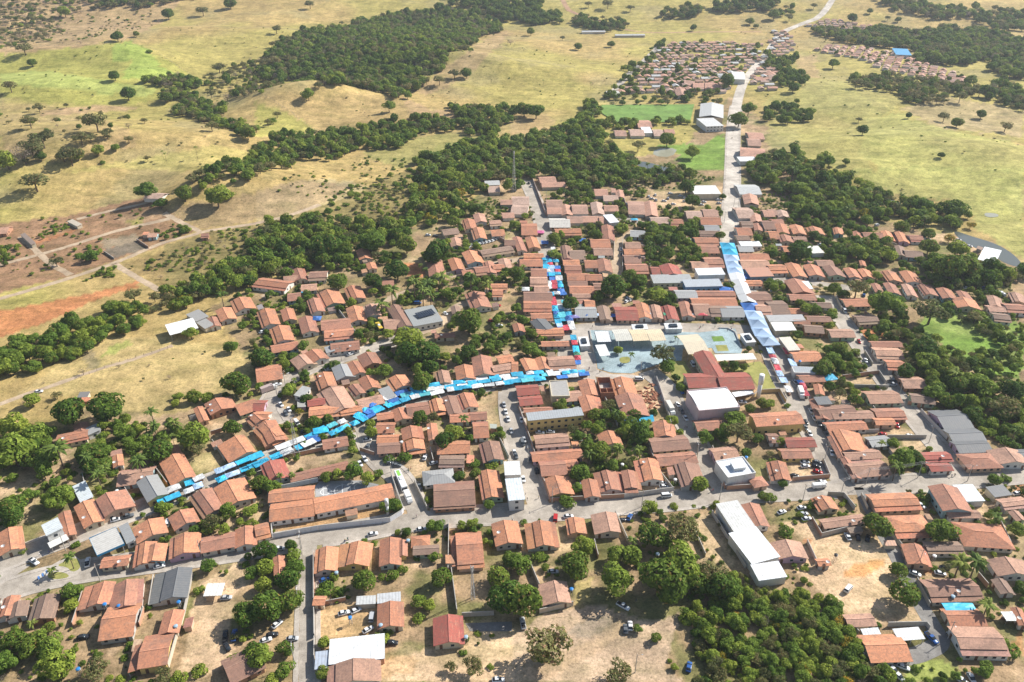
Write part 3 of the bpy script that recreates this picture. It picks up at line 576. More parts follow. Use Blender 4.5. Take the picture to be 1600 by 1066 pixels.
sheet('traffic_island', 'palm planted traffic island of grass and paving', TP('G', [(400,700),(540,640),(560,560),(800,420),(930,380),(1010,450),(1020,540),(960,640),(820,690),(440,740)]), M['pave'], 0.16, 1, 0.16)
sheet('lawn', 'grass of the traffic island', TP('G', [(700,520),(830,450),(950,410),(1000,480),(1000,560),(900,600),(840,530)]), M['lawn'], 0.175, 1)
sheet('lawn', 'narrow grass strip of the traffic island', TP('G', [(580,660),(640,590),(820,600),(880,660),(700,690)]), M['lawn'], 0.174, 1)
sheet('traffic_island', 'pale pointed traffic island at the road fork', TP('G', [(-20,620),(20,600),(330,495),(380,510),(0,770),(-20,770)]), M['pave'], 0.16, 0, 0.16)
sheet('yard', 'paved parking yard by the side street', TP('E', [(960,380),(1060,330),(1290,470),(1200,560),(1060,590)]), M['pave'], 0.045)
sheet('yard', 'concrete yard with markings by the lane', TP('33', [(840,860),(1010,820),(1060,840),(1000,920),(880,945)]), M['grey'], 0.062)
sheet('yard', 'tiled patio behind a western house', TP('31', [(1300,700),(1591,690),(1591,750),(1330,750)]), M['grey'], 0.05)
# ------------------------------------------------------------------ houses
ROOFC = {'o':(0.64,0.285,0.16),'b':(0.49,0.245,0.16),'d':(0.31,0.21,0.155),'r':(0.42,0.115,0.085),'g':(0.34,0.34,0.33),'k':(0.13,0.135,0.14),'w':(0.74,0.75,0.75),'c':(0.60,0.56,0.50),'p':(0.58,0.33,0.22)}
ROOFW = {'o':'orange tile','b':'brownish tile','d':'weathered dark tile','r':'red','g':'grey sheet','k':'dark grey sheet','w':'white metal','c':'pale cement','p':'faded tile'}
WALLC = [((0.66,0.63,0.57),'white'),((0.60,0.52,0.38),'cream'),((0.55,0.38,0.27),'peach'),((0.33,0.48,0.50),'pale blue'),((0.37,0.46,0.33),'pale green'),((0.42,0.40,0.37),'grey'),((0.40,0.21,0.13),'raw brick'),((0.62,0.56,0.48),'off-white'),((0.50,0.34,0.42),'mauve'),((0.64,0.47,0.18),'yellow')]
WALLP = [0.26,0.15,0.12,0.09,0.05,0.10,0.09,0.10,0.04,0.03]
win_mb = MB(); win_mb.box(-0.5,-0.04,0,0.5,0.04,1); WIN_ME = win_mb.mesh('window', M['glass'])
door_mb = MB(); door_mb.box(-0.5,-0.05,0,0.5,0.05,1); DOOR_ME = door_mb.mesh('door', M['door'])
fr_mb = MB()
for a in ((-.58,-.03,-.08,.58,.03,.02),(-.58,-.03,.98,.58,.03,1.08),(-.58,-.029,.02,-.48,.029,.98),(.48,-.029,.02,.58,.029,.98),(-.03,-.028,.02,.03,.028,.98)): fr_mb.box(*a)
FRAME_ME = fr_mb.mesh('window_frame', M['frame'])
tank_mb = MB(); tank_mb.tube((0,0,0),(0,0,0.55),0.55,0.68,12); tank_mb.tube((0,0,0.55),(0,0,0.72),0.74,0.35,12); TANK_ME = tank_mb.mesh('tank', M['plastic'])
dish_mb = MB()
for ring in range(3):
    r0, r1 = 0.25*ring, 0.25*(ring+1); z0, z1 = 0.5*r0*r0, 0.5*r1*r1
    for k in range(10):
        a0, a1 = 2*math.pi*k/10, 2*math.pi*(k+1)/10
        dish_mb.quad((r0*math.cos(a0),r0*math.sin(a0),z0),(r1*math.cos(a0),r1*math.sin(a0),z1),(r1*math.cos(a1),r1*math.sin(a1),z1),(r0*math.cos(a1),r0*math.sin(a1),z0))
dish_mb.tube((0,0,-0.9),(0,0,0.0),0.04,0.04,5); DISH_ME = dish_mb.mesh('satellite_dish', M['frame'])
FARY = 345; FARMB = MB()
def mk_fixed(base, name, col):
    m = base.copy(); m.name = name
    for n in list(m.node_tree.nodes):
        if n.type == 'OBJECT_INFO':
            for l in list(n.outputs['Color'].links): l.to_socket.default_value = col+(1,)
            m.node_tree.nodes.remove(n)
    return m
FARM = [mk_fixed(M['tile'], 'far_tile_orange', (0.60,0.33,0.23)), mk_fixed(M['tile'], 'far_tile_brown', (0.50,0.30,0.22)), mk_fixed(M['tile'], 'far_tile_pale', (0.58,0.40,0.31)), mk_fixed(M['wall'], 'far_wall_white', (0.62,0.58,0.52)), mk_fixed(M['wall'], 'far_wall_cream', (0.5,0.42,0.33)), mk_fixed(M['sheet'], 'far_sheet', (0.5,0.5,0.48))]
def far_house(mid, ang, L, wl, wr, he, hr, col, wname):
    c, s = math.cos(ang), math.sin(ang); gz = float(hgt(mid.x, mid.y)); i0 = len(FARMB.v)
    rm = 5 if col in 'gkwc' else random.choice((0, 0, 1, 2)); wm_ = random.choice((3, 4)); x = L/2
    FARMB.slab([(-x,-wr,he),(x,-wr,he),(x,0,hr),(-x,0,hr)], .12, rm); FARMB.slab([(-x,0,hr+.003),(x,0,hr+.003),(x,wl,he),(-x,wl,he)], .12, rm)
    FARMB.box(-x+.5,-wr+.5,-.5,x-.5,wl-.5,he-.05,wm_)
    for q in range(i0, len(FARMB.v)):
        a, b, z = FARMB.v[q]; FARMB.v[q] = (mid.x+a*c-b*s, mid.y+a*s+b*c, gz+z)
BLD = []; NH = [0]; FOOT = []       # footprints (cx, cy, ang, hx, hy)
def facade(root, x0, y0, x1, y1, n_out, zh, near, rz, wide=True):
    """windows and a door along a wall from (x0,y0) to (x1,y1) in house coordinates"""
    L = math.hypot(x1-x0, y1-y0)
    if L < 2.6 or zh < 2.0: return
    ang = math.atan2(y1-y0, x1-x0); n = max(1, int(L/2.9)); di = random.randrange(n)
    for k in range(n):
        t = (k+0.5)/n; x = x0+(x1-x0)*t+n_out[0]*0.03; y = y0+(y1-y0)*t+n_out[1]*0.03
        if k == di: ob('door', DOOR_ME, root, None, (x, y, 0.05), ang, (1.0, 1, 2.1))
        elif random.random() < 0.85:
            w = ob('window', WIN_ME, root, None, (x, y, 1.0), ang, (1.2, 1, 1.05))
            if near: ob('window_frame', FRAME_ME, w, None, (0, 0, 0))
def wallcol():
    return random.choices(WALLC, WALLP)[0]
def house(A, B, Cc, D, col, px, py, opts):
    """A,B: ridge ends, Cc/D: eave points beside A, all ground (x,y)"""
    A = Vector(A); B = Vector(B)
    if (B-A).length < 3: B = A+Vector((3, 0))
    d = (B-A).normalized(); nrm = Vector((-d.y, d.x))
    def perp(q): return (Vector(q)-A).dot(nrm)
    c = perp(Cc); dd = perp(D) if D is not None else -c
    if c*dd > 0: dd = -c
    wl, wr = max(c, dd), -min(c, dd)
    wl = min(max(wl+0.35, 1.6), 14); wr = min(max(wr+0.35, 1.6), 14)
    L = (B-A).length+0.6; mid = (A+B)/2; ang = math.atan2(d.y, d.x)
    two = opts.get('fl', 1); he = 2.55*two+random.uniform(-0.1, 0.2); wm = (wl+wr)/2
    rise = min(max(0.30*wm, 0.7), 2.3); hr = he+rise
    wc, wname = WALLC[int(opts['wc'])] if 'wc' in opts else wallcol()
    if col in 'ob': rc = random.choices(((0.66,0.285,0.15),(0.57,0.245,0.14),(0.46,0.215,0.14),(0.54,0.315,0.22),(0.34,0.19,0.135)), (5,4,2,1,.4) if col == 'o' else (.8,2,4,2,2))[0]
    else: rc = ROOFC[col]
    v = random.uniform(0.85, 1.15); rc = tuple(min(.85, a_*v) for a_ in rc)
    tile = col in 'obdrp'; rm = M['tile'] if tile else M['sheet']
    if py < FARY and not opts.get('keep'):
        far_house(mid, ang, L, wl, wr, he, hr, col, wname); FOOT.append((mid.x+nrm.x*(wl-wr)/2, mid.y+nrm.y*(wl-wr)/2, ang, L/2+.3, (wl+wr)/2+.3)); return None
    gz = float(hgt(mid.x, mid.y)); root = ob('house', None, None, None, (mid.x, mid.y, gz), ang); root.empty_display_size = 0.5
    x0, x1 = -L/2, L/2; ov = 0.6; near = py > 800
    # stepped slope: the lower third of one slope is a separate, lower roof
    st = opts.get('step'); 
    if st is None: st = random.choice((1, -1, 1, -1, 0)) if (tile and wm > 2.6) else 0
    yl, yr = wl, -wr; el = er = 0.0
    if st == 1 and wl > 2.8: el = wl*random.uniform(0.3, 0.42); yl = wl-el
    if st == -1 and wr > 2.8: er = wr*random.uniform(0.3, 0.42); yr = -(wr-er)
    el += opts.get('el', 0); er += opts.get('er', 0)
    zl = hr-rise*yl/max(wl, wr)*1.0; zr = hr+rise*yr/max(wl, wr)
    hip = opts.get('hip', 0)
    rf = MB()
    if hip:
        h0 = min(wm*0.9, L*0.4); r0, r1 = x0+h0, x1-h0
        for pts in ([(x0,yr,zr),(x1,yr,zr),(r1,0,hr),(r0,0,hr)], [(r0,0,hr),(r1,0,hr),(x1,yl,zl),(x0,yl,zl)], [(x0,yl,zl),(x0,yr,zr),(r0,0,hr)], [(x1,yr,zr),(x1,yl,zl),(r1,0,hr)]): rf.slab(pts, 0.14)
    else:
        r0, r1 = x0, x1
        rf.slab([(x0,yr,zr),(x1,yr,zr),(x1,0,hr),(x0,0,hr)], 0.14); rf.slab([(x0,0,hr+0.003),(x1,0,hr+0.003),(x1,yl,zl),(x0,yl,zl)], 0.14)
    ro = ob('roof', rf.mesh('roof', rm), root, rc)
    cp_ = MB(); cp_.box(r0+0.05, -0.16, hr-0.05, r1-0.05, 0.16, hr+0.09); ob('ridge_cap', cp_.mesh('ridge_cap', rm), ro, tuple(min(1, a*1.25+0.03) for a in rc))
    wl_i = max(yl-ov, 0.8); wr_i = min(yr+ov, -0.8); xa, xb = x0+ov, x1-ov
    wb = MB(); zt_l = zl-0.14+ (yl-wl_i)*(hr-zl)/max(yl, .1); zt_r = zr-0.14+(wr_i-yr)*(hr-zr)/max(-yr, .1)
    if hip: zt_l = zl-0.1; zt_r = zr-0.1
    wb.quad((xa,wr_i,0),(xb,wr_i,0),(xb,wr_i,zt_r),(xa,wr_i,zt_r)); wb.quad((xb,wl_i,0),(xa,wl_i,0),(xa,wl_i,zt_l),(xb,wl_i,zt_l))
    for xx, s in ((xa, -1), (xb, 1)):
        pts = [(xx,wr_i,0),(xx,wl_i,0),(xx,wl_i,zt_l)]+([] if hip else [(xx,0,hr-0.16)])+[(xx,wr_i,zt_r)]
        wb.poly(pts if s > 0 else pts[::-1])
    fl = [((xa,wr_i),(xb,wr_i),(0,-1),zr),((xb,wl_i),(xa,wl_i),(0,1),zl),((xa,wl_i),(xa,wr_i),(-1,0),zr),((xb,wr_i),(xb,wl_i),(1,0),zr)]
    for s, e, ye, ze, k in ((1, el, yl, zl, 1), (-1, er, yr, zr, 0)):
        if e <= 0.3: continue
        ya = ye-s*0.35; yb = ye+s*e; za = ze-0.30; zb = max(za-0.2*(e+.35), 1.95); xs0, xs1 = x0-0.12, x1+0.12
        lt = MB(); q = [(xs0,yb,zb),(xs1,yb,zb),(xs1,ya,za),(xs0,ya,za)]
        lt.slab(q if s < 0 else q[::-1], 0.12); ob('lower_roof', lt.mesh('lower_roof', rm), root, tuple(a*random.uniform(0.85, 1.02) for a in rc))
        yo = yb-s*0.35; zo = zb-0.1; yi = ye-s*ov
        q = [(xa,yo,0),(xb,yo,0),(xb,yo,zo),(xa,yo,zo)]; wb.poly(q if s < 0 else q[::-1])
        for xx, sx in ((xa-0.004, -1), (xb+0.004, 1)):
            q = [(xx,yo,0),(xx,yi,0),(xx,yi,za-0.12),(xx,yo,zo)]; wb.poly(q if s*sx < 0 else q[::-1])
        fl[k] = ((xa,yo),(xb,yo),(0,s),zb) if s < 0 else ((xb,yo),(xa,yo),(0,s),zb)
    for key, s, xe in (('e0', -1, x0), ('e1', 1, x1)):
        e = opts.get(key, 0)
        if not e: continue
        za = min(zl, zr)-0.28; zb = max(za-0.2*e, 2.0); xo = xe+s*e; xi = xe-s*0.3
        lt = MB(); q = [(xo,yr,zb),(xo,yl,zb),(xi,yl,za),(xi,yr,za)]
        lt.slab(q if s > 0 else q[::-1], 0.12); ob('porch_roof', lt.mesh('porch_roof', rm), root, tuple(a*0.95 for a in rc))
        for yy in (yr+0.3, yl-0.3):
            pb = MB(); pb.box(xo-s*0.3-0.1, yy-0.1, 0, xo-s*0.3+0.1, yy+0.1, zb+0.0); ob('porch_post', pb.mesh('porch_post', M['conc']), root)
    ob('wall', wb.mesh('wall', M['wall']), root, wc)
    for (p0, p1, no, zh) in fl:
        wn_ = Vector((no[0]*math.cos(ang)-no[1]*math.sin(ang), no[0]*math.sin(ang)+no[1]*math.cos(ang)))
        tc = -Vector((mid.x, mid.y)).normalized()
        if wn_.dot(tc) > 0.25 and py > 330: facade(root, p0[0], p0[1], p1[0], p1[1], no, zh, near, ang)
    nf = random.random()
    if py > 520 and nf < 0.16:
        ob('satellite_dish', DISH_ME, root, None, (x0+L*random.uniform(.2,.8), yr*0.6, hr-rise*0.5+0.75))
    extra = ''
    form = 'hipped' if hip else ('stepped' if st else 'gabled')
    size = 'small' if col in 'obr' and L*(wl+wr) < 70 else ('large' if L*(wl+wr) > 200 else '')
    lab = ' '.join(x for x in (size, wname, 'house with', form, ROOFW[col], 'roof', where(px, py)) if x)
    if len(lab.replace('-', ' ').split()) > 16: lab = lab.replace(' '+form, '', 1)
    if len(lab.replace('-', ' ').split()) > 16: lab = lab.replace('house with', 'house,', 1)
    if len(lab.replace('-', ' ').split()) > 16 and size: lab = lab[len(size)+1:]
    root['rf'] = ROOFW[col]; BLD.append((mid.x, mid.y, ROOFW[col], root)); thing(root, lab, 'house', 'houses '+where(px, py)); NH[0] += 1
    FOOT.append((mid.x+nrm.x*(wl+el*0-wr)/2, mid.y+nrm.y*(wl-wr)/2, ang, L/2+0.3, (wl+wr)/2+max(opts.get('el',0),opts.get('er',0))*0.5+0.3)); return root
def parse_opts(toks):
    o = {}
    for t in toks:
        k, v = t.split('='); o[k] = float(v)
    return o
def add_houses(txt):
    for line in txt.strip().split('\n'):
        line = line.split('#')[0].split()
        if not line: continue
        kind, T = line[0], line[1]; nums = []; i = 2
        while i < len(line) and line[i].lstrip('-').replace('.', '', 1).isdigit(): nums.append(float(line[i])); i += 1
        col = line[i]; opts = parse_opts(line[i+1:])
        if kind == 'v':
            x0, y0, x1, y1 = nums[:4]; s = nums[4] if len(nums) > 4 else 0; xm = (x0+x1)/2; hw = (x1-x0-abs(s))/2
            a, b, c, d = (xm-s/2, y0), (xm+s/2, y1), (xm-s/2-hw, y0), (xm-s/2+hw, y0)
        elif kind == 'h':
            x0, y0, x1, y1 = nums[:4]; t = nums[4] if len(nums) > 4 else 0; ym = (y0+y1)/2; hd = (y1-y0-abs(t))/2
            a, b, c, d = (x0, ym-t/2), (x1, ym+t/2), (x0, ym-t/2+hd), (x0, ym-t/2-hd)
        else:
            a, b, c = (nums[0], nums[1]), (nums[2], nums[3]), (nums[4], nums[5]); d = (nums[6], nums[7]) if len(nums) > 7 else None
        a, b, c = tp(T, *a), tp(T, *b), tp(T, *c); d = tp(T, *d) if d else None
        zf = 2.6*(opts.get('fl', 1)-1)
        if kind in 'vh':     # both eaves given: ground depth from eave to eave at eave height, ridge half way
            ga, gb, gc, gd = P(*a, 3.5+zf), P(*b, 3.5+zf), P(*c, 2.6+zf), P(*d, 2.6+zf)
            if kind == 'h':
                mx = ((gc[0]+gd[0])/2-ga[0], (gc[1]+gd[1])/2-ga[1]); ga = (ga[0]+mx[0], ga[1]+mx[1]); gb = (gb[0]+mx[0], gb[1]+mx[1])
        else: ga, gb, gc, gd = P(*a, 3.8+zf), P(*b, 3.8+zf), P(*c, 2.6+zf), (P(*d, 2.6+zf) if d else None)
        fp = ((a[0]+b[0])/2, (a[1]+b[1])/2)
        house(ga, gb, gc, gd, col, fp[0], fp[1], opts)
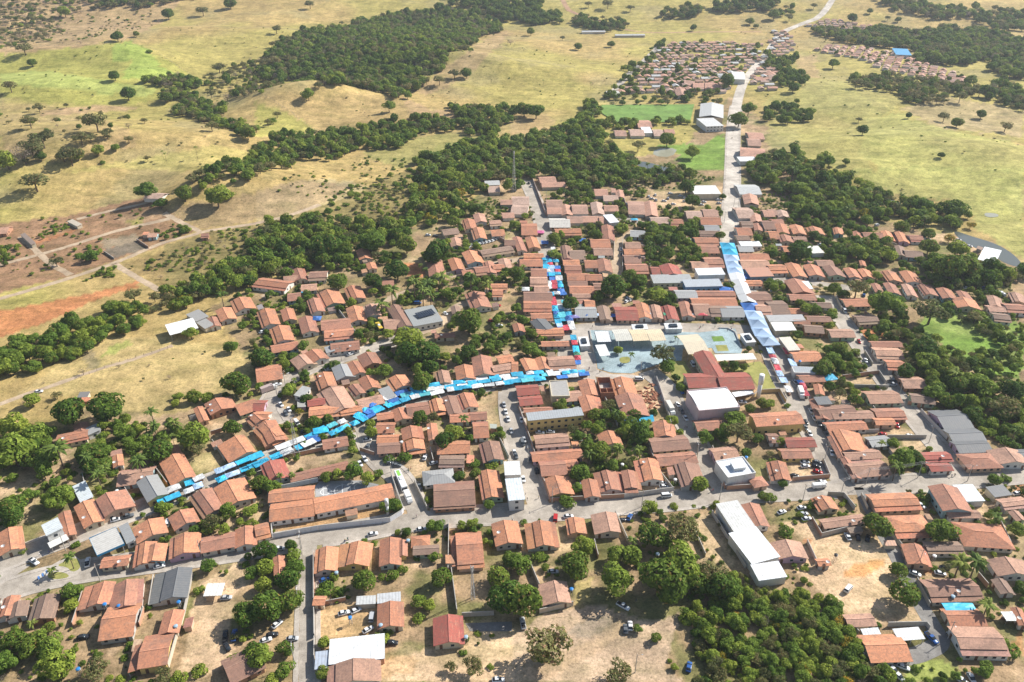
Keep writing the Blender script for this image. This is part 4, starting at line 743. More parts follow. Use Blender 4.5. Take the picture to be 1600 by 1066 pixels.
add_houses('''
g 30 55 108 72 240 132 98 o
g 30 395 0 432 145 362 8 b
g 20 520 1005 585 1135 465 1040 o
g 20 668 965 725 1068 790 945 o
g 30 925 62 955 155 1010 40 830 120 o
g 20 1250 940 1340 1065 1185 985 b
g 20 1420 885 1490 1010 1340 925 1530 868 o
g 30 1120 0 1160 78 1040 25 b
g 30 632 310 798 292 632 355 o step=0
g 30 905 192 888 322 850 200 o
g 30 968 205 948 308 1040 200 o step=0
g 30 1150 145 1145 265 1060 185 1245 140 o
h 30 1255 130 1460 262 -40 o
g 30 1525 95 1525 205 1591 85 o
g 30 650 440 605 575 718 440 o el=0 er=3.5 step=0
g 30 790 432 775 590 888 432 o
g 30 1110 355 1075 535 1190 360 k er=4 step=0
g 30 640 690 845 660 605 810 o
g 30 1080 612 1042 748 1150 592 o step=0
g 30 875 890 1050 862 855 992 895 785 o e0=3
g 30 1405 990 1610 890 1445 1075 b
g 30 70 525 28 645 125 530 o
g 30 115 560 95 650 180 565 d
g 30 290 520 248 665 370 530 d
g 31 440 225 430 365 375 250 o
g 31 640 195 612 330 728 190 o er=2
g 31 835 165 832 325 775 170 b
g 31 912 175 912 268 890 178 b
h 31 968 150 1078 228 -8 o hip=1
h 31 980 215 1135 275 -8 d step=0
h 31 1250 140 1405 335 -12 o el=1.5 er=1.5 e0=2 step=0
g 31 1540 65 1570 200 1465 80 1620 60 o
h 31 362 535 430 585 0 o step=0
g 31 835 565 835 712 760 575 o
g 31 1195 650 1202 815 1105 690 1280 650 r
g 31 608 935 608 1066 450 965 b
g 31 140 275 145 385 112 280 o step=0
h 31 0 70 80 180 -20 o
g 32 175 60 200 208 110 70 230 55 o el=2 er=2
g 32 385 40 402 130 335 55 440 32 b
g 32 585 12 612 128 495 40 640 10 b
g 32 262 440 288 565 172 478 330 425 o
g F 1172 786 1188 820 1158 792 o
g 33 110 187 155 285 192 180 o er=2.5
h 33 305 300 378 345 -5 o step=0
h 33 335 20 600 112 -35 o
h 33 765 25 1000 170 -8 o hip=1
g 33 910 205 955 325 830 210 960 200 o
h 33 980 195 1200 262 0 d
h 33 1180 75 1490 235 20 b hip=1
g 33 1470 298 1540 395 1362 312 1570 300 o step=0
g 33 1440 415 1500 500 1392 430 d
h 33 985 420 1300 565 -10 b
h 33 1105 612 1330 715 0 o
h 33 1165 725 1450 900 5 o
h 33 485 640 655 720 -8 b step=0
h 33 600 768 850 945 -8 o
g 33 1550 595 1600 700 1512 605 o
h 33 1110 0 1310 45 0 b
g 33 1530 -5 1580 50 1490 5 b
h 20 360 555 550 655 -40 b
g 20 500 510 510 560 458 515 o step=0
g 20 1235 407 1275 492 1205 412 o step=0
g E 295 275 375 405 165 350 465 228 o step=0
g E 560 385 810 300 610 470 o
g E 770 445 860 530 650 500 870 420 o
g E 905 575 1060 735 770 660 980 540 o e1=3
g E 545 745 690 945 330 860 640 725 o er=0
g 20 1080 715 1160 860 1000 765 1140 705 o
g 20 1080 650 1112 718 1052 660 b step=0
g 20 915 850 985 970 855 885 975 832 g fl=1.3
h 20 745 785 960 910 -30 b
g 20 730 708 738 775 703 712 o step=0
h 21 5 145 160 262 -25 o
h 21 98 0 262 80 -30 o
g 21 270 95 322 150 205 115 b
g 21 350 60 402 115 300 90 400 52 o
h 21 470 0 645 75 -20 b
g 21 420 200 452 285 365 225 470 195 o
g 21 530 150 562 225 478 180 g
g 21 605 130 650 200 550 155 630 120 o
g 21 690 75 732 142 640 110 740 68 o
g 21 470 298 555 430 375 325 540 285 b
h 21 325 355 430 412 -15 r step=0
h 21 335 400 520 490 -20 o
h 21 530 400 658 470 -20 o
h 21 640 335 790 430 -35 b
g 21 605 270 650 325 580 300 b
g 21 690 220 728 292 640 240 o
g M 470 55 560 185 345 120 570 40 o
g 21 1160 185 1178 258 1120 200 b
g 21 1300 152 1315 232 1245 170 o
g 21 1405 95 1425 210 1350 110 1465 98 b
h 21 1480 140 1600 215 -20 b
h 21 1510 85 1600 145 -15 o
g 21 85 755 132 865 25 775 165 735 r
h 21 215 750 575 885 -85 b
h 21 420 597 572 680 -25 b
g 21 60 505 125 625 0 550 120 500 o
h 21 -10 375 58 440 0 r step=0
h 21 -10 442 80 508 5 o
h 21 758 445 855 500 -15 b step=0
g M 500 455 560 590 405 480 600 440 b
h M 610 385 880 580 -35 o
g M 970 335 1010 480 890 380 1050 325 o e1=2
g M 1120 300 1200 520 1050 310 1210 290 b step=0
g M 1320 270 1390 440 1230 290 1420 260 o
h M 1150 525 1390 640 -10 o step=0
h M 1400 505 1600 615 -10 b
h M 1440 630 1620 840 -10 b
h M 230 640 455 775 -5 b
h M 240 790 500 900 -10 o
h M 245 880 520 1030 -20 b step=0
g M 650 690 680 830 535 720 780 680 o
g M 680 850 700 960 560 900 800 830 o e1=2
g M 905 640 930 840 860 660 970 640 b step=0
h M 990 865 1390 1040 -20 o
h 21 1150 720 1300 788 0 d
g 21 1460 630 1490 740 1395 645 1515 630 b
h 21 1045 800 1235 905 -20 g hip=1
h 21 1115 885 1365 1040 -15 b el=1 er=1
g 21 1445 810 1475 975 1390 830 1515 820 b
h 22 30 275 165 345 -10 r step=0
h 22 45 345 185 410 -12 r step=0
h 22 275 310 430 388 -15 b
g 22 470 240 500 335 415 255 510 240 o
g 22 680 230 712 330 620 245 745 228 b
g 22 462 345 495 435 415 360 540 345 o
g 22 722 335 775 465 650 365 800 332 b
h 22 75 415 250 448 -8 o step=0
h 22 145 580 350 672 -15 b
g 22 600 568 632 645 530 580 650 560 o
g 22 945 500 962 592 885 540 b
h 22 865 590 1095 700 -20 b
h 22 905 690 1145 785 -20 o
g 22 1080 765 1128 900 1020 790 1155 758 b
g 22 850 740 885 868 765 765 900 735 o
g 22 482 865 505 968 435 880 o step=0
g 22 590 810 622 925 545 815 640 805 b el=2.5 er=2.5
g 22 725 810 748 915 685 825 780 808 b e1=2
h 22 125 672 435 757 -25 o
h 22 178 745 335 848 -10 b
h 22 335 742 410 808 -5 b step=0
g 22 270 850 305 955 205 860 345 842 b
h 22 1145 487 1315 568 -12 b
h 22 1505 440 1800 540 -20 o fl=2 step=0 wc=9
h 22 1252 660 1400 752 -15 p
g 22 75 112 112 182 50 125 130 105 o
g 22 182 100 208 172 140 112 215 98 b
h 22 228 95 388 185 -8 b
h 22 185 5 355 38 -3 b step=0
h 22 0 135 35 200 0 o step=0
h 23 150 65 318 135 -5 b
h 23 192 210 343 262 -4 b
g 23 315 268 328 328 285 275 o step=0
h 23 310 395 535 498 -18 b
h 23 400 440 650 492 -5 b step=0
h 23 362 500 605 568 -12 b
g 23 445 562 515 685 385 580 530 555 o el=2
h 23 475 678 695 748 -12 b step=0
h 23 510 740 735 860 -18 b
g 23 300 360 350 480 258 370 o step=0
g 23 400 590 470 720 372 600 b step=0
g 23 480 720 560 850 450 730 b step=0
h 23 612 312 812 395 -5 p
h 23 665 422 842 495 -5 b
h 23 665 487 785 528 0 o step=0
h 23 628 592 755 668 -12 g
h 23 968 695 1135 758 -6 r
h 23 1005 765 1140 818 -6 r step=0
h 23 828 227 968 298 0 b
h 23 890 332 1035 400 15 d
h 23 665 45 830 115 5 p
h 23 642 5 830 40 0 b step=0
h 23 737 122 850 185 4 b
h 23 1050 430 1230 560 -10 k step=0
h 23 1125 552 1330 640 -8 k step=0
h 23 1165 615 1370 705 -10 k step=0
h 23 1215 705 1430 805 -8 b hip=1
g 23 1480 680 1550 765 1388 720 1535 672 b
h 23 1535 682 1620 740 0 k
h 23 108 607 287 670 -4 r step=0
h 23 80 672 262 738 -4 b
h 23 0 580 62 638 0 b
g 23 62 752 95 862 0 785 100 748 o
h 23 645 950 925 1068 -12 o
g 23 1090 905 1185 1055 1015 935 1165 898 b fl=1.6
g 23 335 970 385 1045 272 988 o
h 23 1455 975 1610 1060 -18 b
h 13 0 590 105 645 -2 o
v 13 100 580 240 662 55 b
v 13 215 592 350 658 40 o
v 13 335 600 480 658 45 b
v 13 465 612 580 668 40 b
v 13 555 616 660 664 35 o
v 13 700 630 830 690 45 o
v 13 815 632 960 700 50 o
v 13 95 687 285 768 60 b
v 13 640 705 720 758 30 b
v 13 715 705 825 768 40 b
v 13 830 710 930 780 40 b
v 13 930 714 1055 775 45 b
v 13 1045 738 1180 800 45 b
v 13 1170 755 1270 800 35 b
v 13 1145 800 1320 858 40 b
v 13 1365 785 1470 848 25 b
h 13 1370 845 1475 885 4 b step=0
h 13 1480 835 1600 892 6 b
v 13 1500 765 1610 822 30 b
h 13 1405 892 1505 950 10 d
v 13 130 342 235 395 28 o
v 13 235 355 350 395 25 o
v 13 405 357 470 395 10 o
v 13 525 380 590 420 15 o
h 13 590 388 710 425 3 b
v 13 700 377 790 430 30 b
v 13 785 380 880 443 35 o
h 13 880 405 960 445 2 b
h 13 0 245 45 280 0 o
v 13 45 250 130 290 20 o
h 13 20 305 90 335 0 b
v 13 40 332 130 388 22 b
h 13 0 380 60 430 0 o
v 13 60 405 155 445 20 b
h 13 155 415 235 440 0 b
h 13 465 800 625 855 -4 b
h 13 548 900 675 965 -6 d
h 13 0 815 115 900 0 d
h 13 120 860 240 900 5 b
h 13 240 910 388 950 3 b
h 13 160 930 258 962 4 o
h 13 225 965 342 1022 8 d
h 13 380 995 530 1045 0 b
h 13 130 772 290 812 0 b
h 13 280 825 390 862 3 d
h 13 300 562 400 600 0 b
h 13 90 475 150 510 0 o
v 13 790 470 860 530 20 d
h 13 850 500 960 550 8 d
v 13 570 560 610 590 10 b
h 12 0 165 105 215 0 o
h 12 0 217 100 278 4 o
h 12 60 330 155 405 0 o
v 12 0 415 90 500 35 b
v 12 80 415 175 480 25 o
h 12 75 520 195 558 0 o
h 12 50 557 190 600 0 o
h 12 120 615 215 662 0 b
h 12 115 668 220 725 0 o
h 12 140 727 230 760 0 b step=0
h 12 75 760 250 815 0 b
h 12 75 818 245 882 0 o
h 12 120 890 250 940 -3 b
v 12 100 935 270 1000 60 k
h 12 155 985 320 1035 -4 o
v 12 0 955 80 1002 15 b
h 12 170 40 270 85 -4 o
h 12 185 75 330 108 -3 b
h 12 215 185 312 232 0 b
h 12 220 236 310 275 0 b
v 12 300 215 375 275 12 o
h 12 375 215 470 272 0 b
v 12 490 200 575 272 15 o
h 12 575 220 660 256 0 o
h 12 515 118 595 160 0 b
h 12 570 157 660 192 0 o
v 12 645 120 700 165 8 b
h 12 725 190 825 280 3 b
v 12 822 195 910 283 15 o
h 12 235 302 360 358 0 c
h 12 345 290 440 330 0 o
h 12 440 288 540 326 0 b
h 12 545 290 612 335 0 b
v 12 560 340 640 430 10 b
h 12 270 365 430 408 -3 o
h 12 865 295 980 335 0 o
h 12 985 305 1065 345 0 o
h 12 1085 255 1180 300 0 d
h 12 1190 245 1280 290 0 o
h 12 1175 292 1300 342 3 o
h 12 740 375 830 418 4 g
h 12 490 430 610 483 0 o
h 12 510 486 625 532 0 b
h 12 360 500 455 556 0 d
v 12 300 470 375 550 15 b
v 12 530 556 625 630 15 o
h 12 455 565 530 612 0 b
h 12 320 560 420 594 0 o
h 12 330 594 430 640 0 b
h 12 705 450 800 490 0 b
h 12 700 491 825 526 0 o
h 12 700 530 800 580 0 b
h 12 710 585 845 645 0 o
h 12 345 645 470 688 0 o
h 12 350 690 470 724 0 b
h 12 360 724 510 770 0 o
h 12 460 650 560 690 0 b
h 12 510 705 570 746 0 o
h 12 380 770 490 810 0 b
h 12 455 812 515 858 0 o
h 12 395 855 525 920 0 g
v 12 530 845 625 928 22 d
h 12 645 855 780 938 0 r
v 12 770 830 870 918 25 o
v 12 855 840 940 920 20 b
v 12 930 845 1040 928 28 r
v 12 1040 820 1140 908 25 o
h 12 1130 830 1235 908 0 o
h 12 1020 752 1150 800 0 g
h 12 1150 755 1390 800 0 b
h 12 1120 800 1400 848 0 b
h 12 1235 850 1340 915 0 d
h 12 1300 850 1440 918 0 g
h 12 870 605 920 655 0 r step=0
v 12 915 592 1065 655 35 r
h 12 1120 572 1220 612 0 p
h 12 1200 545 1312 610 0 o
h 12 1140 420 1285 470 0 b
h 12 1165 472 1285 518 0 b
h 12 1170 380 1290 412 0 d
h 12 1200 345 1290 378 0 g
h 12 1395 235 1500 300 0 o
v 12 1480 270 1560 320 15 o
h 12 1565 250 1630 290 0 o
v 12 1440 150 1540 208 15 p
h 12 1405 90 1540 150 0 g
v 12 1508 330 1562 372 8 b
h 12 1560 315 1630 370 0 b
h 12 1400 360 1490 408 0 b
h 12 1400 408 1480 450 0 d
h 12 1410 472 1500 510 0 g
h 12 1420 520 1600 560 0 o
h 12 1425 562 1600 618 0 p
h 12 1450 690 1560 722 0 b
h 12 1465 760 1610 838 0 b
h 12 1520 838 1610 905 3 b
h 12 1430 320 1500 358 0 d
h 12 620 115 645 140 0 b
h 11 10 670 210 758 25 o
h 11 165 600 235 635 -8 b
v 11 215 615 325 680 25 o
h 11 335 630 445 690 -5 b
h 11 175 652 260 702 -10 p
h 11 285 710 380 758 -8 p
v 11 370 755 560 838 45 o
v 11 545 725 685 800 35 o
h 11 200 765 280 820 -8 b
v 11 315 800 430 880 28 b
v 11 0 870 150 965 35 o
v 11 150 862 252 930 22 o
v 11 260 915 390 1008 28 o
v 11 80 975 240 1064 32 o
h 11 410 920 590 1000 -18 o
h 11 430 985 610 1064 -18 b
v 11 560 850 690 938 28 o
v 11 670 838 780 905 22 b
v 11 620 492 725 550 25 o
v 11 685 575 755 612 15 o
h 11 790 680 860 735 -6 b
v 11 1300 765 1470 858 45 b
v 11 1215 845 1285 908 18 d
v 11 1280 505 1425 575 40 o
v 11 1195 550 1305 618 30 o
v 11 1065 562 1180 655 20 o
h 11 1405 470 1600 545 -30 d
v 11 1205 420 1290 470 15 p
v 11 1340 360 1440 425 22 o
v 11 1285 305 1380 365 20 o
v 11 1355 270 1440 320 18 o
h 11 1165 360 1260 410 -12 d
h 11 1470 370 1550 415 -5 o
v 11 1415 570 1500 640 20 o
h 11 1370 600 1450 660 -8 b
h 11 1290 620 1380 662 -8 b
v 11 1510 552 1600 612 18 o
h 11 1480 585 1552 636 -6 b
h 11 1430 65 1520 95 -3 g
h 11 1450 100 1520 140 -3 b
h 11 1530 185 1600 215 0 o
h 11 1540 265 1610 300 -3 o
h 11 1460 312 1530 350 -5 b
h 11 1120 1015 1240 1050 -8 b
h 11 1470 710 1570 745 0 o
h 11 1480 747 1542 790 0 b
h 11 1555 435 1620 470 0 b
v 10 1430 800 1600 868 35 o
v 10 1340 862 1480 930 35 o
v 10 1290 915 1380 970 22 o
h 10 925 142 1030 190 -10 o
h 10 0 352 60 398 -4 p
h 10 1260 392 1305 422 -4 o
h 10 930 392 985 420 -3 p
h 02 780 750 865 800 0 p
h 02 640 815 710 850 0 o
h 02 735 810 820 850 0 b
h 02 880 810 940 850 0 o
h 02 950 810 1010 835 0 b
v 02 1010 545 1100 600 20 p
h 02 1075 500 1140 540 0 o
h 02 1130 515 1200 560 0 o
h 02 1205 515 1280 560 0 o
h 02 1470 830 1565 870 0 b
h 02 1470 870 1550 910 0 b
h 02 1425 925 1580 985 0 r
''')
# ------------------------------------------------------------------ flat roofed and special buildings
def quadbox(T, pa, pb, pc, h):
    """corner a, corner b along one edge, corner c along the other, pixels of the roof at height h -> centre, angle, half sizes"""
    a = Vector(P(*tp(T, *pa), h)); b = Vector(P(*tp(T, *pb), h)); c = Vector(P(*tp(T, *pc), h))
    e = (b-a); L = e.length; d = e/L; n = Vector((-d.y, d.x)); w = (c-a).dot(n)
    ctr = (a+b)/2+n*(w/2); return ctr, math.atan2(d.y, d.x), L/2, abs(w)/2
def put_root(name, ctr, ang):
    o = ob(name, None, None, None, (ctr.x, ctr.y, float(hgt(ctr.x, ctr.y))), ang); o.empty_display_size = 0.5; return o
def slab_building(T, pa, pb, pc, h, roofc, wallc, label, rise=0.25, mat='sheet', cat='building', name='building', wins=True, arc=0.0, group='flat roofed buildings', parapet=0.0):
    ctr, ang, hx, hy = quadbox(T, pa, pb, pc, h); r = put_root(name, ctr, ang)
    rf = MB()
    if arc:
        n = 12; ys = [-hy+2*hy*k/n for k in range(n+1)]; zs = [h+arc*(1-((y/hy)**2)) for y in ys]
        for k in range(n): rf.slab([(-hx,ys[k],zs[k]),(hx,ys[k],zs[k]),(hx,ys[k+1],zs[k+1]),(-hx,ys[k+1],zs[k+1])], 0.15)
    else: rf.slab([(-hx,-hy,h-rise),(hx,-hy,h-rise),(hx,hy,h+rise),(-hx,hy,h+rise)], 0.16)
    ob('roof', rf.mesh('roof', M[mat]), r, roofc)
    i = 0.3; zt = h-rise-0.2 if not arc else h-0.15
    w = MB()
    w.box(-hx+i,-hy+i,0,hx-i,hy-i,zt); ob('wall', w.mesh('wall', M['wall']), r, wallc)
    if parapet:
        for (x0,y0,x1,y1) in ((-hx-.1,-hy-.25,hx+.1,-hy+.1),(-hx-.1,hy-.1,hx+.1,hy+.25),(-hx-.25,-hy+.1,-hx+.1,hy-.1),(hx-.1,-hy+.1,hx+.25,hy-.1)):
            q = MB(); q.box(x0,y0,0,x1,y1,h+parapet); ob('parapet_wall', q.mesh('parapet_wall', M['wall']), r, wallc)
    if wins:
        for fl in range(max(1, int(h/3))):
            for (p0, p1, no) in (((-hx+i,-hy+i),(hx-i,-hy+i),(0,-1)),((hx-i,hy-i),(-hx+i,hy-i),(0,1)),((hx-i,-hy+i),(hx-i,hy-i),(1,0)),((-hx+i,hy-i),(-hx+i,-hy+i),(-1,0))):
                wn_ = Vector((no[0]*math.cos(ang)-no[1]*math.sin(ang), no[0]*math.sin(ang)+no[1]*math.cos(ang)))
                if wn_.y < -0.2 and not parapet:
                    L = math.hypot(p1[0]-p0[0], p1[1]-p0[1]); n = max(1, int(L/3.2)); an = math.atan2(p1[1]-p0[1], p1[0]-p0[0])
                    for k in range(n):
                        t = (k+.5)/n; ob('window', WIN_ME, r, None, (p0[0]+(p1[0]-p0[0])*t+no[0]*.03, p0[1]+(p1[1]-p0[1])*t+no[1]*.03, 1.0+3*fl), an, (1.3,1,1.1))
    thing(r, label, cat, group); FOOT.append((ctr.x, ctr.y, ang, hx+.3, hy+.3)); return r
def canopy(T, pa, pb, pc, h, col, label, posts=4, fascia=None, rise=0.15, name='canopy', group='open canopies', mat='sheet', gable=0.0, footp=False):
    ctr, ang, hx, hy = quadbox(T, pa, pb, pc, h); r = put_root(name, ctr, ang); rf = MB()
    if gable: rf.slab([(-hx,-hy,h),(hx,-hy,h),(hx,0,h+gable),(-hx,0,h+gable)], 0.1); rf.slab([(-hx,0,h+gable+.003),(hx,0,h+gable+.003),(hx,hy,h),(-hx,hy,h)], 0.1)
    else: rf.slab([(-hx,-hy,h-rise),(hx,-hy,h-rise),(hx,hy,h+rise),(-hx,hy,h+rise)], 0.14)
    ro = ob('roof', rf.mesh('roof', M[mat]), r, col)
    if fascia:
        for (x0,y0,x1,y1) in ((-hx-.06,-hy-.1,hx+.06,-hy-.01),(-hx-.06,hy+.01,hx+.06,hy+.1),(-hx-.1,-hy,-hx-.01,hy),(hx+.01,-hy,hx+.1,hy)):
            q = MB(); q.box(x0,y0,h-0.75,x1,y1,h+0.2); ob('fascia', q.mesh('fascia', M['tarp']), ro, fascia)
    n = max(2, posts//2)
    for k in range(n):
        for s in (-1, 1):
            x = -hx*0.9+1.8*hx*k/(n-1); q = MB(); q.tube((x, s*hy*0.85, 0), (x, s*hy*0.85, h-rise-0.05 if not gable else h+gable*.1), 0.13, 0.13, 8); ob('post', q.mesh('post', M['steel']), r)
    thing(r, label, 'canopy', group)
    if footp: FOOT.append((ctr.x, ctr.y, ang, hx, hy))
    return r
WH = (0.66,0.64,0.60); CR = (0.60,0.52,0.38)
canopy('G',(1115,170),(1215,385),(1455,45),4.8,(0.52,0.50,0.46),'grey-white filling station canopy with a blue edge beside the road',4,(0.02,0.18,0.34))
slab_building('30',(735,98),(785,205),(800,85),3.2,ROOFC['g'],WH,'low grey-roofed filling station kiosk behind the canopy')
slab_building('G',(510,0),(575,135),(745,-45),6.5,(0.62,0.66,0.66),WH,'white two-storey block with a pale metal roof at the road',group='two-storey blocks')
canopy('G',(590,225),(625,290),(835,130),3.0,(0.72,0.71,0.66),'white awning in front of the white two-storey block')
slab_building('20',(450,910),(500,1012),(535,880),3.4,(0.60,0.64,0.66),CR,'small block with a pale bluish metal roof above the market road')
slab_building('20',(520,552),(548,592),(605,520),3.2,ROOFC['g'],WH,'grey-roofed annex of the orchard farmhouse')
slab_building('21',(760,305),(805,370),(830,285),3.0,ROOFC['g'],CR,'grey corrugated shed behind the blue market canopies')
slab_building('21',(235,345),(290,285),(280,365),3.0,ROOFC['g'],WH,'small grey-roofed house by the side street bend')
slab_building('21',(425,40),(440,78),(480,28),3.0,ROOFC['g'],WH,'tiny grey-roofed annex on the side street')
slab_building('22',(235,255),(250,350),(340,246),4.2,(0.40,0.38,0.35),CR,'grey-roofed shop south of the market stalls',parapet=0.3)
slab_building('22',(100,500),(450,465),(85,455),7.0,(0.36,0.38,0.39),(0.62,0.45,0.18),'yellow two-storey building with a grey flat roof and a row of windows',group='two-storey blocks')
slab_building('D',(420,500),(925,455),(275,250),7.5,(0.80,0.80,0.78),(0.52,0.40,0.40),'big hall with a bright white curved roof and pinkish walls',arc=1.0,parapet=0.5,wins=False,group='halls',mat='sheet')
slab_building('F',(787,722),(812,721),(790,742),5.5,(0.70,0.70,0.68),WH,'white flat-roofed house at the street corner, upper of two',group='white flat houses by the street')
slab_building('F',(789,749),(814,747),(792,782),6.2,(0.62,0.68,0.72),WH,'white two-storey house with a bluish roof at the street corner',group='white flat houses by the street')
slab_building('F',(1118,788),(1152,782),(1137,832),5,(0.60,0.60,0.57),WH,'greyish-white roofed shed, upper end of the long shed row',wins=False,group='long white sheds')
slab_building('F',(1138,834),(1181,823),(1172,882),4.8,(0.76,0.77,0.77),WH,'white roofed shed in the middle of the long shed row',wins=False,group='long white sheds')
slab_building('F',(1172,883),(1216,877),(1192,906),4.2,(0.70,0.71,0.72),WH,'white roofed shed at the thicket end of the long shed row',wins=False,group='long white sheds')
slab_building('31',(448,955),(800,915),(480,800),3.4,(0.74,0.76,0.76),(0.42,0.22,0.14),'wide low shed with a white metal roof and brick wall by the narrow lane',wins=False,group='white metal sheds')
slab_building('31',(620,582),(745,575),(620,535),2.8,(0.55,0.55,0.53),CR,'grey lean-to roof behind the dirt parking yard',wins=False)
slab_building('31',(752,575),(900,560),(752,520),3.1,(0.52,0.53,0.53),CR,'grey corrugated annex behind the red tiled house',wins=False)
slab_building('31',(362,985),(445,975),(368,880),2.8,(0.40,0.45,0.52),WH,'bluish grey lean-to beside the white metal shed',wins=False)
canopy('30',(1262,530),(1375,525),(1275,455),3.0,(0.74,0.72,0.66),'small white awning standing in the sandy yard by the rubble')
slab_building('33',(595,775),(705,765),(570,738),2.8,(0.66,0.68,0.68),CR,'low white lean-to behind the tiled house near the thicket',wins=False)
canopy('33',(815,808),(980,795),(785,735),3.0,(0.66,0.67,0.66),'large white draped awning beside the grey lane',6)
slab_building('F',(1380,845),(1398,845),(1384,852),2.6,ROOFC['p'],CR,'tiny pink kiosk on the edge of the lane',wins=False)
slab_building('D',(590,620),(700,610),(600,590),3,ROOFC['b'],CR,'small brown annex behind the white-roofed hall',wins=False)
slab_building('22',(1350,860),(1520,830),(1300,755),5.5,(0.66,0.70,0.74),WH,'white modern house with flat terraces on the corner',group='two-storey blocks',parapet=0.5)
slab_building('22',(1390,800),(1470,790),(1370,755),7.2,(0.70,0.72,0.74),WH,'upper storey block of the white modern house')
house(P(*tp('22',1500,870),4.6),P(*tp('22',1585,855),4.6),P(*tp('22',1505,915),3.2),None,'o',1186,748,{'hip':1,'step':0})
slab_building('23',(1230,1005),(1360,1000),(1165,905),3.6,(0.62,0.68,0.70),WH,'pale blue-white sheet roof south of the eastern crossroads',wins=False)
slab_building('23',(1420,978),(1530,962),(1380,915),3.2,ROOFC['k'],CR,'dark grey roofed house south-east of the crossroads')
slab_building('23',(165,200),(300,205),(160,165),3.6,(0.33,0.36,0.38),WH,'grey flat-roofed house at the wide street',parapet=0.2)
slab_building('23',(315,400),(405,395),(295,355),4.0,ROOFC['k'],CR,'dark grey roofed shop at the top of the long tiled block')
slab_building('B',(1290,210),(1560,205),(1215,115),3.8,(0.76,0.75,0.70),CR,'white-roofed shop beside the blue street tents',wins=False)
slab_building('B',(1460,460),(1610,450),(1380,300),4.2,(0.62,0.58,0.48),CR,'cream sheet-roofed shop east of the wide street')
slab_building('12',(885,705),(1135,700),(905,655),3.6,(0.36,0.37,0.36),CR,'long grey-roofed shed behind the plaza shops')
slab_building('12',(1085,728),(1320,722),(1100,685),4.2,(0.40,0.43,0.46),(0.16,0.30,0.48),'long building with a blue wall and grey roof behind the plaza shops')
slab_building('12',(1165,655),(1335,650),(1165,615),5.6,(0.70,0.72,0.74),WH,'white two-storey building beside the street canopy',group='two-storey blocks')
slab_building('12',(612,328),(672,322),(608,278),5.0,(0.76,0.78,0.80),WH,'tall white shed roof in the north blocks',wins=False)
slab_building('12',(1140,148),(1308,146),(1142,98),5.0,(0.70,0.69,0.65),CR,'long white warehouse roof beside the north road',wins=False)
slab_building('12',(1435,475),(1565,473),(1437,447),3.6,(0.76,0.76,0.74),WH,'white-roofed shop just east of the street canopy')
slab_building('12',(1490,665),(1640,660),(1492,612),4.2,ROOFC['b'],(0.12,0.22,0.32),'long dark blue-walled hall east of the street canopy')
slab_building('13',(60,998),(165,996),(5,952),3.8,(0.78,0.78,0.75),WH,'white metal roof east of the blue street tents',wins=False)
slab_building('13',(10,945),(240,940),(0,908),3.6,(0.40,0.40,0.39),CR,'long grey roof east of the street canopy',wins=False)
slab_building('13',(1310,555),(1420,580),(1345,478),4.2,(0.76,0.77,0.76),WH,'white flat-roofed building by the river bend',wins=False)
slab_building('13',(230,740),(285,740),(195,695),3.4,(0.72,0.72,0.70),WH,'white sheet roof on the gabled row corner',wins=False)
slab_building('13',(280,518),(355,515),(285,475),3.4,(0.66,0.64,0.58),WH,'pale roofed house under the big mango tree',wins=False)
slab_building('02',(1215,790),(1325,785),(1215,740),6,(0.58,0.58,0.56),WH,'white clubhouse beside the football pitch',group='pitch buildings')
slab_building('02',(1378,490),(1460,490),(1375,455),7,(0.68,0.67,0.62),WH,'white vaulted shed in the far housing rows',arc=1.5,wins=False)
slab_building('02',(820,830),(880,830),(822,795),4,(0.78,0.78,0.74),WH,'white roof below the football pitch',wins=False)
slab_building('02',(1425,1010),(1535,1005),(1425,982),4,(0.70,0.70,0.68),WH,'white-fronted hall beside the straight north road',wins=False)
slab_building('02',(600,590),(680,588),(610,570),4,(0.52,0.50,0.45),WH,'pale roof at the corner of the far housing rows',wins=False)
slab_building('03',(800,340),(900,345),(830,305),5,(0.05,0.30,0.55),WH,'blue-roofed pavilion at the far wood edge',wins=False)
canopy('10',(1062,1030),(1240,985),(1000,975),4.6,(0.80,0.79,0.76),'big white flat canopy standing in the dry field',6)
slab_building('10',(1160,900),(1225,945),(1210,850),3.2,(0.33,0.32,0.30),CR,'dark grey shed beside the white field canopy, upper one',wins=False)
slab_building('10',(1225,950),(1280,990),(1290,930),3.0,(0.36,0.35,0.32),CR,'dark grey shed beside the white field canopy, lower one',wins=False)
slab_building('10',(125,400),(195,465),(150,388),2.8,(0.30,0.22,0.17),CR,'long open brown shed at the allotment path',wins=False)
slab_building('10',(418,318),(480,350),(455,308),2.6,(0.55,0.47,0.36),CR,'small pale shed on the allotment track',wins=False)
slab_building('20',(480,355),(545,352),(495,325),2.4,(0.2,0.19,0.18),CR,'small dark hut at the edge of the dry field',wins=False)
# gable hall beside the pitch
house(P(*tp('02',1250,632),9),P(*tp('02',1245,715),9),P(*tp('02',1175,700),6),P(*tp('02',1320,715),6),'g',1112,165,{'fl':2.2,'step':0})
